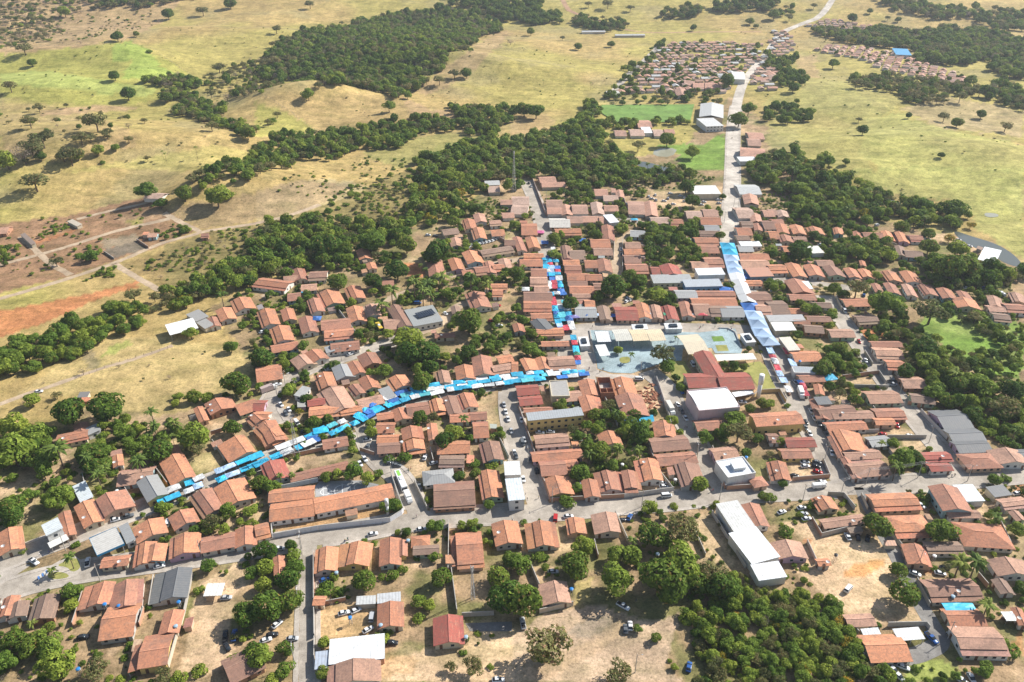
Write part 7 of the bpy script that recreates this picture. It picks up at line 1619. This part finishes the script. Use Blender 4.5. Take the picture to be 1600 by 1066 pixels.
def stall(x, y, ang, lx, ly, col, h=2.5, seg='', cm=None, nm='market_stall', cat='market stall', counter=True):
    r = put_root(nm, Vector((x, y)), ang); c, w = COLS[col]; v = random.uniform(.7,1.15); px, py, _ = g2p(x, y, 2.5); px = float(px); py = float(py)
    co = ob('canopy', random.choice(STALLM) if cm is None else cm, r, tuple(min(1, a*v*.92+.02) for a in c), (0,0,h), 0, (lx, ly, 3.2))
    if cm is None: co.rotation_euler = (random.uniform(-.05,.05), random.uniform(-.03,.03), 0)
    for sx in (-.46,.46):
        for sy in (-.46,.46): ob('pole', POLE_ME, r, None, (sx*lx, sy*ly, 0), 0, (1,1,h+.02))
    if counter: ob('counter', COUNTER_ME, r, None, (0, ly*.22, 0), 0, (lx*.75, .8, 1))
    thing(r, '%s%s %s %s' % ('long ' if max(lx, ly) > 5.8 else ('small ' if max(lx, ly) < 4.3 else ''), w, 'tarp-covered market stall' if counter else 'peaked festival tent', seg or where(px, py)), cat, 'stalls '+(seg or where(px, py))); return r
def stalls_along(pts, w, seg_cols, offs, dens=.95, seg=''):
    g = resample(smooth_line([P(*p) for p in pts]), .5)
    for off in offs:
        s = 0.0; nxt = random.uniform(0, 2); n = len(g)
        for k in range(1, n):
            s += math.hypot(g[k][0]-g[k-1][0], g[k][1]-g[k-1][1])
            if s < nxt: continue
            L = random.uniform(3.4, 7.0); 
            if random.random() < dens:
                a = g[max(0,k-3)]; b = g[min(n-1,k+3)]; d = Vector((b[0]-a[0], b[1]-a[1])).normalized(); ang = math.atan2(d.y, d.x)+random.uniform(-.07,.07)
                o = off+random.uniform(-.5,.5); stall(g[k][0]-d.y*o, g[k][1]+d.x*o, ang, L*1.04, w*random.uniform(.95,1.25), random.choice(seg_cols), random.uniform(2.3,2.9), seg)
            nxt = s+L*1.02
MK = 'ccccwwct'
stalls_along([(560,658),(600,636),(640,622),(690,611),(760,602),(840,593),(915,586)], 3.3, 'cccwwctcuw', (-3.0,.1,3.0), .95, seg='on the curved upper market street')
stalls_along([(400,726),(440,710),(480,694),(520,676),(552,662)], 3.4, 'ccwwtcuc', (-2.9,2.4), .93, seg='on the market street by the lattice mast')
stalls_along([(250,784),(300,765),(340,750),(400,726)], 3.2, 'ccwuscwc', (-3.0,2.6), .92, seg='on the lower market street')
stalls_along([(892,575),(889,548),(886,528)], 3.2, 'cturywcg', (-3.6,), .95, seg='at the west edge of the plaza')
stalls_along([(885,520),(876,488),(868,455),(862,425),(858,405)], 3.6, 'ccwwctswru', (-3.4,.4,3.6), .85, seg='on the tent-filled north street')
stalls_along([(858,400),(853,375)], 3, 'cwkr', (-3,), .5, seg='at the top of the north street')
stalls_along([(895,507),(930,504),(965,503),(1000,503)], 3.2, 'suuwsvw', (4.4,), .85, seg='before the shops north-west of the plaza'); stalls_along([(1000,503),(1040,503),(1100,503),(1160,505)], 3.2, 'wkgrwv', (4.4,), .75, seg='before the shops north-east of the plaza')
stalls_along([(1212,545),(1230,590),(1245,620)], 3.0, 'rrwus', (4.2,-4.2), .55, seg='on the wide street by the church')
for (T, x, y, lx, ly, c, a) in (('33',1190,600,11,4,'c',0),('12',1465,662,9,7,'u',0),('12',1340,742,9,6,'u',0),('12',765,307,5,4,'c',0),('12',735,208,5,4,'c',0),('12',440,435,5,5,'u',0),('12',205,450,5,5,'u',0),('12',180,385,5,5,'k',0),('22',735,492,6,6,'u',.3),('22',840,487,7,5,'c',0),('23',385,230,7,6,'c',.2),('21',405,560,7,5,'c',.3),('21',360,615,6,5,'u',.3),('11',310,755,5,4,'c',0),('12',85,742,5,5,'w',0),('33',1500,655,4,4,'w',0),('11',380,925,5,5,'u',0)):
    gx, gy = P(*tp(T, x, y), 2.6); stall(gx, gy, a, lx, ly, c, 2.6)
def tent_mesh(gable):
    q = MB(); n = 4
    if gable:
        for s in (-1, 1):
            for k in range(n):
                a, b = k/n, (k+1)/n; za, zb = 1-a, 1-b
                w = [(-.5, s*.5*a, za), (.5, s*.5*a, za), (.5, s*.5*b, zb), (-.5, s*.5*b, zb)]; q.poly(w if s < 0 else w[::-1])
    else:
        c = [(-.5,-.5),(.5,-.5),(.5,.5),(-.5,.5)]
        for i in range(4):
            a, b = c[i], c[(i+1) % 4]
            for k in range(n):
                t0, t1 = k/n, (k+1)/n; z = lambda t: t**1.5
                p = lambda e, t: (e[0]*(1-t), e[1]*(1-t), z(t))
                q.quad(p(a,t0), p(b,t0), p(b,t1), p(a,t1))
    for (a, b) in (((-.5,-.5),(.5,-.5)),((.5,-.5),(.5,.5)),((.5,.5),(-.5,.5)),((-.5,.5),(-.5,-.5))): q.quad((a[0],a[1],-.16),(b[0],b[1],-.16),(b[0],b[1],0),(a[0],a[1],0))
    return q.mesh('canopy', M['tarp'])
TENT_P, TENT_G = tent_mesh(False), tent_mesh(True)
tl = resample([P(*p, 4.0) for p in [(1136,378),(1140,390),(1146,412),(1152,432),(1163,458),(1175,482),(1183,500),(1192,520),(1203,534)]], .5); s = 0; nxt = 5; cum = []
tot = sum(math.hypot(b[0]-a[0], b[1]-a[1]) for a, b in zip(tl[:-1], tl[1:]))
for k in range(1, len(tl)):
    s += math.hypot(tl[k][0]-tl[k-1][0], tl[k][1]-tl[k-1][1])
    if s >= nxt:
        a, b = tl[max(0,k-6)], tl[min(len(tl)-1,k+6)]; ang = math.atan2(b[1]-a[1], b[0]-a[0]); f = s/tot
        c = 'c' if f < .12 else ('s' if f < .33 else ('w' if f < .66 else ('u' if f < .74 else 's')))
        seg = 'at the north end of the street canopy' if f < .12 else ('in the upper part of the street canopy' if f < .33 else ('in the long white run over the street' if f < .66 else 'where the street canopy meets the plaza'))
        r = stall(tl[k][0], tl[k][1], ang, 10, 9.5 if c == 'w' else 10, c, 3.4, seg, TENT_G if c == 'w' else TENT_P, 'street_tent', 'tent', False)
        r.children[0].scale = (10.02, 9.5 if c == 'w' else 10, 1.3 if c == 'w' else 2.2); nxt += 10.0
# ------------------------------------------------------------------ vehicles
def loft(q, secs, m=0, cap=True):
    base = len(q.v); k = len(secs[0])
    for s_ in secs: q.v += s_
    for i in range(len(secs)-1):
        for j in range(k):
            a = base+i*k+j; b = base+i*k+(j+1) % k; q.f.append((a, b, b+k, a+k)); q.m.append(m)
    if cap: q.f.append(tuple(base+j for j in reversed(range(k)))); q.f.append(tuple(base+(len(secs)-1)*k+j for j in range(k))); q.m += [m, m]
def sect(x, w, z0, z1, ch=.12): return [(x,-w+ch*.4,z0),(x,w-ch*.4,z0),(x,w,z0+ch),(x,w,z1-ch),(x,w-ch,z1),(x,-w+ch,z1),(x,-w,z1-ch),(x,-w,z0+ch)]
def car_body(kind):
    q = MB()
    if kind == 'pickup': prof = [(-2.55,.78,.45,.92),(-2.5,.86,.32,1.02),(-.5,.88,.30,1.02),(.9,.88,.30,1.02),(2.2,.86,.32,.98),(2.6,.78,.42,.86)]; cab = [(-.75,.80,1.0,1.1),(-.55,.74,1.0,1.68),(.55,.74,1.0,1.70),(1.25,.80,1.0,1.05)]
    elif kind == 'van': prof = [(-2.3,.82,.4,1.1),(-2.25,.86,.3,1.2),(1.7,.86,.3,1.2),(2.3,.80,.38,.95)]; cab = [(-2.26,.80,1.18,1.3),(-2.15,.78,1.18,1.95),(1.1,.78,1.18,1.95),(1.85,.80,1.15,1.22)]
    else: prof = [(-2.05,.74,.42,.86),(-1.95,.83,.30,.95),(-.6,.85,.27,.97),(.8,.85,.27,.95),(1.8,.82,.30,.84),(2.1,.72,.40,.70)]; cab = [(-1.75,.74,.92,.98),(-1.1,.68,.92,1.46),(.2,.68,.92,1.48),(1.05,.76,.92,.96)]
    loft(q, [sect(*p) for p in prof]); 
    g = MB(); loft(g, [sect(*p, .08) for p in cab])
    rf = MB(); (x0, w0, a0, z0), (x1, w1, a1, z1) = cab[1], cab[2]; rf.slab([(x0+.05,-w0+.04,z0+.025),(x1-.05,-w0+.04,z1+.025),(x1-.05,w0-.04,z1+.025),(x0+.05,w0-.04,z0+.025)], .06)
    bed = None
    if kind == 'pickup': bed = MB(); bed.box(-2.35,-.72,1.0,-.85,.72,1.035); bed = bed.mesh('cargo_bed', M['rubber'])
    return q.mesh('body', M['paint'], True), g.mesh('glazing', M['glass'], True), rf.mesh('roof_panel', M['paint']), bed
CARS = {k: car_body(k) for k in ('hatch','pickup','van')}
wq = MB(); wq.tube((0,-.1,0),(0,.1,0),.31,.31,12); TYRE = wq.mesh('wheel', M['rubber'])
hq = MB(); hq.tube((0,-.115,0),(0,.115,0),.17,.17,8); RIM = hq.mesh('rim', M['steel'])
CCOL = {'w':((0.68,0.68,0.67),'white'),'s':((0.42,0.43,0.44),'silver'),'k':((0.025,0.026,0.03),'black'),'r':((0.42,0.03,0.03),'red'),'g':((0.12,0.13,0.14),'dark grey'),'b':((0.03,0.10,0.30),'blue')}
def car(x, y, ang, col, kind, lab_extra=''):
    r = ob('car' if kind != 'pickup' else 'pickup_truck', None, None, None, (x, y, float(hgt(x, y))+0.06), ang); r.empty_display_size = .4
    bd, gl, rp, bed = CARS[kind]; c, w = CCOL[col]; o = ob('body', bd, r, c); ob('glazing', gl, r); ob('roof_panel', rp, r, c)
    if bed: ob('cargo_bed', bed, r)
    wb = 1.3 if kind == 'hatch' else 1.55
    for sx in (-wb, wb):
        for sy in (-.78, .78): wh = ob('wheel', TYRE, r, None, (sx, sy, .31)); ob('rim', RIM, wh)
    px, py, _ = g2p(x, y, .5); w_ = where(float(px), float(py)); nm = {'hatch':'car','pickup':'pickup truck','van':'van'}[kind]
    thing(r, '%s %s %s %s' % (w, nm, lab_extra or 'parked', w_), nm.split()[0], 'vehicles '+w_)
def near_dir(x, y):
    best = (1e9, 0)
    for n_, g, w, k in ROADS:
        for i in range(1, len(g)-1, 2):
            d = (g[i][0]-x)**2+(g[i][1]-y)**2
            if d < best[0]: best = (d, math.atan2(g[i+1][1]-g[i-1][1], g[i+1][0]-g[i-1][0]))
    return best[1]
CARTXT = '''
30 545 320 80 w p, 30 210 315 -35 w p, 30 990 345 15 w h, 30 1045 75 70 w v, 30 515 785 10 k h, 30 530 765 15 w h, 30 1405 540 5 s h, 30 1400 780 85 k p, 30 1455 775 80 b p, 30 1410 845 120 k h, 30 720 55 15 w h, 30 790 35 15 g p
31 725 145 12 w h, 31 1025 115 10 w h, 31 145 235 5 w h, 31 545 635 15 w h, 31 620 620 25 w h, 31 695 740 30 w h, 31 845 820 0 k h, 31 130 705 40 w h, 31 100 770 10 k h, 31 60 805 20 w h, 31 225 795 5 s h, 31 1505 1050 5 w h, 31 425 430 20 b h, 31 720 660 80 s v
32 690 592 -30 w p, 32 705 735 95 g h, 32 735 715 95 w h, 32 68 700 100 s p, 32 1100 970 80 b h, 32 350 35 5 w h, 32 680 60 20 k h, 32 270 45 85 r v, 32 255 378 0 s h, 32 730 40 60 b h
33 495 160 120 w h, 33 560 165 100 k h, 33 590 160 80 b h, 33 620 170 80 k h, 33 915 390 -20 w h, 33 1070 388 -10 w h, 33 1100 352 0 g h, 33 1015 790 -45 b p, 33 780 990 -40 w h, 33 840 970 -20 w h, 33 815 1030 -40 w h, 33 1205 1055 -30 w h, 33 1265 1040 -60 s h, 33 240 50 10 w h, 33 220 20 10 s h, 33 260 68 10 r h, 33 85 8 20 w h, 33 590 890 60 w h, 33 500 485 50 w v
20 240 320 10 w h, 20 1100 745 30 s h
21 190 195 -40 w h, 21 590 85 20 w h, 21 135 275 15 w h, 21 455 180 10 w h, 21 155 400 -50 w h, 21 205 430 -60 w h, 21 185 455 -60 g h, 21 255 515 -50 w v, 21 300 565 30 k h, 21 335 570 30 g p, 21 835 765 0 g h, 21 880 780 0 g h, 21 680 740 -60 w h, 21 650 770 -60 w h, 21 1055 730 70 w h, 21 1110 765 15 s h, 21 1020 910 -65 g p, 21 1560 445 -75 w h, 21 1575 490 -75 w h, 21 1550 400 -75 s h, 21 1595 565 -75 s h, 21 880 90 60 b h, 21 695 620 10 w h, 21 700 660 70 g h
22 60 495 -75 w h, 22 75 620 -75 s h, 22 70 865 -75 w h, 22 65 640 -75 g v, 22 115 745 -75 g h, 22 400 610 80 s h, 22 430 610 80 w h, 22 470 600 20 r h, 22 395 915 80 w h, 22 425 900 80 w h, 22 330 975 5 w h, 22 940 890 0 w h, 22 950 912 0 w h, 22 965 970 5 w v, 22 1085 485 -55 w h, 22 1035 400 -55 w h, 22 1060 440 -55 g h, 22 1130 150 -60 w v, 22 1055 285 -65 w p, 22 1060 315 -65 b p, 22 240 570 0 w h, 22 175 575 0 w h, 22 795 240 0 w v, 22 1440 385 0 w h, 22 155 815 -75 k h, 22 15 700 -75 w h, 22 25 720 -75 g h
23 270 440 -60 w h, 23 290 485 -60 w h, 23 320 520 -60 g h, 23 345 550 -60 k h, 23 365 585 -60 g h, 23 400 700 -80 w p, 23 330 888 5 w p, 23 230 760 5 w h, 23 232 785 5 w h, 23 305 760 -10 g h, 23 300 785 -10 k h, 23 310 820 -15 r h, 23 325 800 -10 g h, 23 165 845 0 k h, 23 880 595 10 w h, 23 808 530 -60 r h, 23 715 585 10 r h, 23 955 1030 -30 w h, 23 780 255 0 g p, 23 780 275 0 s p, 23 170 260 -50 s h, 23 1140 335 30 w h, 23 1165 330 30 s h, 23 1190 320 30 w h, 23 1225 380 20 w h, 23 1250 400 20 w h, 23 1285 415 20 w h, 23 210 1045 10 w h, 23 1555 955 10 w h, 23 235 510 -60 k h, 23 260 580 -60 w h, 23 235 545 -60 g h, 23 570 5 -60 r h, 23 610 125 -60 w h
13 20 720 10 w h, 13 30 750 10 w h, 13 480 880 -60 w v, 13 270 890 10 r h, 13 300 815 10 r h, 13 600 780 80 b h, 13 1300 745 0 r h, 13 1270 735 0 b h, 13 1240 735 0 w h, 13 1350 735 0 b h, 13 1380 760 0 w h, 13 1240 870 0 s v, 13 280 330 70 s h, 13 310 340 70 w h, 13 680 345 20 s v, 13 1000 430 0 w h, 13 1190 435 0 s h, 13 1220 470 0 w h, 13 1260 475 0 w h, 13 1150 730 0 w h, 13 330 465 0 w h
12 680 495 -85 w h, 12 685 525 -85 g h, 12 105 80 -75 k h, 12 120 100 -75 s h, 12 860 335 70 g h, 12 720 800 40 w h, 12 740 810 40 w h, 12 715 820 40 w h, 12 1175 735 0 g h, 12 1230 735 0 w h, 12 140 480 0 s h, 12 1290 185 0 w h
11 1185 895 -30 w h, 11 1520 970 0 w h, 11 970 825 0 b h, 11 1010 830 0 b v, 11 620 815 0 r h, 11 505 555 0 r h, 11 545 545 0 w h, 11 570 530 0 s h, 11 1075 405 0 w h, 11 1120 410 0 g h, 11 300 685 0 r h, 11 1310 490 30 w h, 11 1330 480 30 s h, 11 1350 468 30 w h, 11 1365 490 30 w h, 11 1400 460 30 w h, 11 1420 455 30 s h, 11 1440 450 30 w h, 11 1460 445 30 w h, 11 1480 440 30 w h, 11 1500 432 30 g h, 11 1510 845 0 r h, 11 1470 940 0 r h, 11 40 1010 20 w h, 11 75 990 20 s h
'''
for line in CARTXT.strip().split('\n'):
    dt = line.split()[0]
    for it in line.split(','):
        t = it.split()
        if len(t) == 5: t = [dt]+t
        T, x, y, a, c, k = t
        gx, gy = P(*tp(T, float(x), float(y)), .7); pxx, pyy = tp(T, float(x), float(y))
        # angle is as seen in the picture: turn it into a heading on the ground
        g2 = P(pxx+2*math.cos(R_(float(a))), pyy-2*math.sin(R_(float(a))), .7); ang = math.atan2(g2[1]-gy, g2[0]-gx)
        if any((gx-ex)**2+(gy-ey)**2 < 4.5 for ex, ey in CARPOS) if 'CARPOS' in globals() else False: continue
        CARPOS = globals().setdefault('CARPOS', []); CARPOS.append((gx, gy))
        car(gx, gy, ang, c, {'h':'hatch','p':'pickup','v':'van'}[k])
for _ in range(26):      # crowded car park by the warehouse
    x, y = random.uniform(850,1300), random.uniform(140,215); gx, gy = P(*tp('12', x, y), .7)
    if any((gx-ex)**2+(gy-ey)**2 < 16 for ex, ey in CARPOS) or blocked(gx, gy, 1.5): continue
    CARPOS.append((gx, gy)); car(gx, gy, random.choice((0, .1, 1.57)), random.choice('wwwwsge'.replace('e','w')), 'hatch')
def boxy(T, x, y, ang_s, L, Wd, Hh, col, label, cat, nm, bus=False, cab=1.8, stripe=None):
    pxx, pyy = tp(T, x, y); gx, gy = P(pxx, pyy, Hh*.6); g2 = P(pxx+2*math.cos(R_(ang_s)), pyy-2*math.sin(R_(ang_s)), Hh*.6); ang = math.atan2(g2[1]-gy, g2[0]-gx)
    r = put_root(nm, Vector((gx, gy)), ang); r.location.z += .06; w = Wd/2
    q = MB(); bx0 = -L/2; bx1 = L/2-(0 if bus else cab+.25)
    loft(q, [sect(bx0, w-.05, .55, Hh-.05, .1), sect(bx0+.1, w, .5, Hh, .12), sect(bx1-.1, w, .5, Hh, .12), sect(bx1, w-.05, .55, Hh-.05, .1)]); ob('body' if bus else 'cargo_box', q.mesh('body', M['paint']), r, col)
    if bus:
        for s_ in (-1, 1):
            n = int((L-2)/1.25)
            for k in range(n):
                p = MB(); x0 = -L/2+.8+k*1.25; y0 = s_*w; p.box(x0, min(y0, y0+s_*.02), 1.5, x0+1.1, max(y0, y0+s_*.02), 2.4); ob('window', p.mesh('window', M['glass']), r)
        p = MB(); p.box(L/2-.02,-w+.15,1.3,L/2+.03,w-.15,2.5); ob('windscreen', p.mesh('windscreen', M['glass']), r)
        p = MB(); p.box(-1,-.6,Hh,1.2,.6,Hh+.25); ob('roof_unit', p.mesh('roof_unit', M['paint']), r, (.6,.6,.6))
        if stripe:
            p = MB(); p.box(-L/2+.6,-w*.55,Hh+.004,-1.6,w*.55,Hh+.012); ob('roof_stripe', p.mesh('roof_stripe', M['paint']), r, stripe)
    else:
        q = MB(); loft(q, [sect(bx1+.25, w-.08, .5, 2.3, .1), sect(L/2-.6, w-.08, .5, 2.3, .12), sect(L/2, w-.12, .5, 1.4, .12)]); ob('cab', q.mesh('cab', M['paint']), r, (.68,.68,.66))
        q = MB(); q.slab([(L/2-.57,-w+.25,2.25),(L/2-.02,-w+.25,1.42),(L/2-.02,w-.25,1.42),(L/2-.57,w-.25,2.25)], .02); ob('windscreen', q.mesh('windscreen', M['glass']), r)
        q = MB(); q.box(bx0+.2,-.4,.42,L/2-.3,.4,.56); ob('chassis', q.mesh('chassis', M['rubber']), r)
    for sx in (-L*.32, L*.34):
        for sy in (-w+.12, w-.12): wh = ob('wheel', TYRE, r, None, (sx, sy, .45), 0, (1.45,1.3,1.45)); ob('rim', RIM, wh)
    thing(r, label, cat, 'large vehicles')
boxy('21',905,875,-66,12,2.6,3.2,(.70,.71,.69),'white and green bus parked beside the school wall','bus','bus',True,stripe=(.25,.5,.1))
boxy('21',950,975,-66,6.5,2.3,2.9,(.70,.70,.68),'white box truck parked behind the bus','truck','box_truck')
boxy('E',955,125,20,8.5,2.4,3.3,(.42,.33,.30),'brown and white box truck on the western side street','truck','box_truck')
boxy('23',207,322,-70,8,2.4,3.3,(.70,.70,.68),'white box truck on the wide street by the yellow building','truck','box_truck')
boxy('22',990,420,-60,9,2.5,3.6,(.62,.58,.52),'cream box truck parked by the timber yard','truck','box_truck')
boxy('13',1440,770,-5,9,2.4,3.2,(.70,.70,.68),'white box truck at the far east end of the gabled row','truck','box_truck')
boxy('11',770,980,-55,8,2.4,3.0,(.62,.42,.06),'yellow bus parked beside the solar roof building','bus','bus',True)
boxy('23',320,905,5,6,2.0,2.4,(.68,.68,.66),'white flat delivery van at the eastern crossroads','van','box_truck')
# stacked timber and rubble
tq = MB()
for k in range(3): tq.box(-1.2+.06*k,-.3+.05*k,.22*k,1.2-.05*k,.32-.04*k,.22*k+.2)
TIMB = tq.mesh('timber_stack', M['brick']); cnt = 0
for _ in range(200):
    x, y = random.uniform(785,930), random.uniform(275,440)
    if cnt >= 60 or not inpoly(np.array([x]), np.array([y]), [(850,275),(915,275),(935,390),(880,440),(800,380),(790,320)])[0]: continue
    gx, gy = P(*tp('22', x, y))
    if blocked(gx, gy, .6): continue
    cnt += 1; o = ob('timber_stack', TIMB, None, None, (gx, gy, .0), random.uniform(0,3.14), random.uniform(.7,1.1)); thing(o, 'low stack of reddish-brown planks in the sandy timber yard', 'timber stack', 'timber stacks in the sandy yard')
# water tanks, poles, people
for (T, x, y, c) in (('30',650,582,'b'),('30',738,592,'b'),('30',1110,568,'b'),('30',1092,718,'s'),('30',485,985,'b'),('31',775,712,'s'),('31',1305,785,'s'),('32',370,488,'b'),('32',905,270,'s'),('33',1150,533,'s'),('33',1330,160,'y'),('33',810,1180,'b'),('33',1035,282,'w'),('21',910,635,'w'),('22',1430,735,'b'),('22',1465,730,'b'),('22',350,310,'s'),('23',200,130,'b'),('31',500,385,'s'),('31',945,185,'s'),('31',585,665,'b'),('33',423,275,'k'),('20',1325,440,'s'),('20',730,940,'w'),('22',1020,870,'w'),('22',690,775,'w')):
    if y > 1070: continue
    pxx, pyy = tp(T, x, y); gx, gy = P(pxx, pyy, 3.3); r = put_root('water_tank', Vector((gx, gy)), 0); col = {'b':(.03,.2,.5),'s':(.3,.42,.5),'w':(.7,.7,.68),'y':(.5,.4,.1),'k':(.03,.03,.03)}[c]
    q = MB()
    for a, b in ((-.4,-.4),(.4,-.4),(.4,.4),(-.4,.4)): q.box(a-.06,b-.06,0,a+.06,b+.06,2.9)
    q.box(-.6,-.6,2.9,.6,.6,3.0); ob('stand', q.mesh('stand', M['conc']), r); ob('tank', TANK_ME, r, col, (0,0,3.0))
    thing(r, '%s water tank on a stand %s' % ({'b':'blue','s':'grey-blue','w':'white','y':'yellow','k':'black'}[c], where(pxx, pyy)), 'water tank', 'water tanks')
pl = MB(); pl.tube((0,0,0),(0,0,9),.16,.10,7); POLEM = pl.mesh('shaft', M['conc']); ar = MB(); ar.box(-1,-.05,8.4,1,.05,8.52); ARM = ar.mesh('crossarm', M['door'])
lm = MB(); lm.tube((0,0,8.0),(0,-1.6,8.5),.04,.03,5); lm.box(-.12,-2.0,8.45,.12,-1.5,8.55); LAMP = lm.mesh('lamp_arm', M['steel'])
POLES = []
for (T, x, y) in (('30',410,250),('30',625,440),('30',1255,290),('31',285,240),('31',240,950),('31',270,600),('32',765,1005),('23',1005,640),('23',350,760),('23',455,965),('23',215,1005),('23',610,900),('23',935,860),('23',1245,880),('22',1155,750),('22',1295,1000),('22',810,1040),('21',535,130),('21',1035,90),('E',1168,110),('E',1065,230),('22',985,600),('23',820,345),('12',215,200),('12',1390,300),('12',1385,230),('13',400,760),('33',1115,800),('33',930,350),('S',1300,110),('S',440,900),('22',100,770),('22',250,1020),('12',1325,330),('12',1320,120),('A',965,780),('D',395,1040)):
    gx, gy = P(*tp(T, x, y)); r = put_root('utility_pole', Vector((gx, gy)), near_dir(gx, gy)+math.pi/2); ob('shaft', POLEM, r); ob('crossarm', ARM, r); ob('lamp_arm', LAMP, r); POLES.append((gx, gy, tp(T, x, y)))
    thing(r, 'concrete utility pole with crossarm and lamp '+where(*tp(T, x, y)), 'pole', 'utility poles')
def wires(seq):
    q = MB()
    for (a, b) in zip(seq[:-1], seq[1:]):
        for o in (-.8, 0, .8):
            pr = None
            for k in range(9):
                t = k/8; p = (a[0]+(b[0]-a[0])*t, a[1]+(b[1]-a[1])*t+o*.8, 8.5-1.2*4*t*(1-t)*.5)
                if pr: q.tube(pr, p, .025, .025, 4, 0, False)
                pr = p
    o = ob('power_line', q.mesh('power_line', M['frame'])); thing(o, 'thin power line strung between the poles at the eastern crossroads', 'power line', 'power lines')
pp = {tuple(round(v) for v in p[2]): p for p in POLES}
wires([POLES[10], POLES[9], POLES[11], POLES[12], POLES[13]])
def person_meshes():
    out = []
    for v in range(3):
        me = bpy.data.meshes.new('person_body'); st = (.0, .16, .26)[v]
        vs = [(0,0,.95),(0,0,1.2),(0,0,1.42),(0,0,1.52),(0,0,1.66),(0.0,.1,.9),(st,.11,.5),(st*.9-.12,.11,.06),(st*.9+.03,.11,.03),(0,-.1,.9),(-st,-.11,.5),(-st*1.2-.12,-.11,.06),(-st*1.2+.03,-.11,.03),(0,.2,1.4),(-st*.6,.25,1.13),(-st*.4+.05,.25,.88),(0,-.2,1.4),(st*.6,-.25,1.13),(st*.4+.05,-.25,.88)]
        es = [(0,1),(1,2),(2,3),(3,4),(0,5),(5,6),(6,7),(7,8),(0,9),(9,10),(10,11),(11,12),(2,13),(13,14),(14,15),(2,16),(16,17),(17,18)]
        rad = [.15,.15,.15,.06,.11,.1,.075,.05,.05,.1,.075,.05,.05,.075,.05,.035,.075,.05,.035]
        me.from_pydata(vs, es, []); o = bpy.data.objects.new('tmp', me); C.objects.link(o); md = o.modifiers.new('s', 'SKIN')
        for k, sv in enumerate(me.skin_vertices[0].data): sv.radius = (rad[k], rad[k]); sv.use_root = (k == 0)
        o.modifiers.new('u', 'SUBSURF').levels = 1
        dg = bpy.context.evaluated_depsgraph_get(); em = bpy.data.meshes.new_from_object(o.evaluated_get(dg)); bpy.data.objects.remove(o)
        em.materials.clear()
        for m_ in (M['cloth'], M['trouser'], M['skin'], M['hair']): em.materials.append(m_)
        for p in em.polygons:
            z = p.center.z; x = p.center.x; y = abs(p.center.y)
            p.material_index = 2 if (z > 1.48 or (y > .19 and z < 1.2)) else (1 if z < .98 else 0)
            if z > 1.68 or (z > 1.58 and x < -.02): p.material_index = 3
        out.append(em)
    return out
PM = person_meshes()
PCOL = [((.6,.6,.58),'white'),((.45,.05,.05),'red'),((.05,.12,.35),'blue'),((.03,.03,.03),'black'),((.5,.4,.1),'yellow'),((.1,.3,.15),'green'),((.5,.25,.35),'pink')]
PEOPLE = [('G',500,395),('G',620,360),('S',1470,100),('S',1490,85),('S',1545,545),('S',855,790),('S',885,765),('D',265,725),('D',245,715),('A',970,445),('A',505,710),('A',455,745),('A',325,700),('A',365,180),('A',885,425),('B',355,185),('B',385,165),('B',535,180),('B',1045,400),('B',1080,395),('B',990,410),('B',1240,455),('B',1270,845),('23',1145,855),('23',1165,850),('22',1255,945),('22',1245,950),('22',85,965),('22',95,1000),('22',165,990),('32',770,565),('33',1105,770),('33',1125,780),('33',1020,645),('31',555,195),('31',570,185),('30',905,425),('21',955,825),('21',945,815),('12',1310,260),('12',1300,300),('12',1345,1010),('12',1370,1000),('A',1265,855),('A',1280,840),('22',480,185),('22',565,190),('B',340,200),('B',760,160)]
for (T, x, y) in PEOPLE:
    gx, gy = P(*tp(T, x, y)); c, w = random.choice(PCOL); v = random.randrange(3); pxx, pyy = tp(T, x, y)
    o = ob('person', PM[v], None, c, (gx, gy, float(hgt(gx, gy))+(.17 if T in 'AB' else .06)), random.uniform(0,6.28)); thing(o, 'person in a %s shirt %s %s' % (w, ('standing','walking','striding')[v], where(pxx, pyy)), 'person', 'people in the streets')
M['signpaint'] = mk_objcol('sign_paint', .5)
# welcome sign block on the palm island
gx, gy = P(*tp('G', 545, 650)); r = put_root('island_sign', Vector((gx, gy)), 1.1)
q = MB(); q.box(-2.2,-.25,0,2.2,.25,.4); ob('plinth', q.mesh('plinth', M['pave']), r)
for k in range(5): q = MB(); q.box(-2.0+.82*k,-.12,.4,-1.4+.82*k,.12,1.7); ob('sign_panel', q.mesh('sign_panel', M['signpaint']), r, ((.1,.25,.6),(.7,.7,.68),(.1,.25,.6),(.7,.7,.68),(.1,.25,.6))[k])
thing(r, 'blue and white block sign standing on the palm island', 'sign', 'signs')
# ------------------------------------------------------------------ haze over the far country
hz = MB(); hz.box(-2600,-450,-2.5,2600,3300,CAMZ+40); hm = bpy.data.materials.new('thin_haze'); hm.use_nodes = True; nt = hm.node_tree; nt.nodes.clear()
out = nt.nodes.new('ShaderNodeOutputMaterial'); pv = nt.nodes.new('ShaderNodeVolumePrincipled'); pv.inputs['Color'].default_value = (.86,.91,1,1); pv.inputs['Density'].default_value = 0.00007; pv.inputs['Anisotropy'].default_value = .2
nt.links.new(pv.outputs[0], out.inputs['Volume'])
HAZE = True
if HAZE: tag(ob('haze', hz.mesh('haze', hm)), 'thin pale daytime haze', None, None, 'stuff')
print('COUNTS houses', NH[0], 'trees', NT[0], 'wood', nw, 'cars', len(CARPOS), 'stalls', sum(1 for o in bpy.data.objects if o.name.startswith('market_stall')))
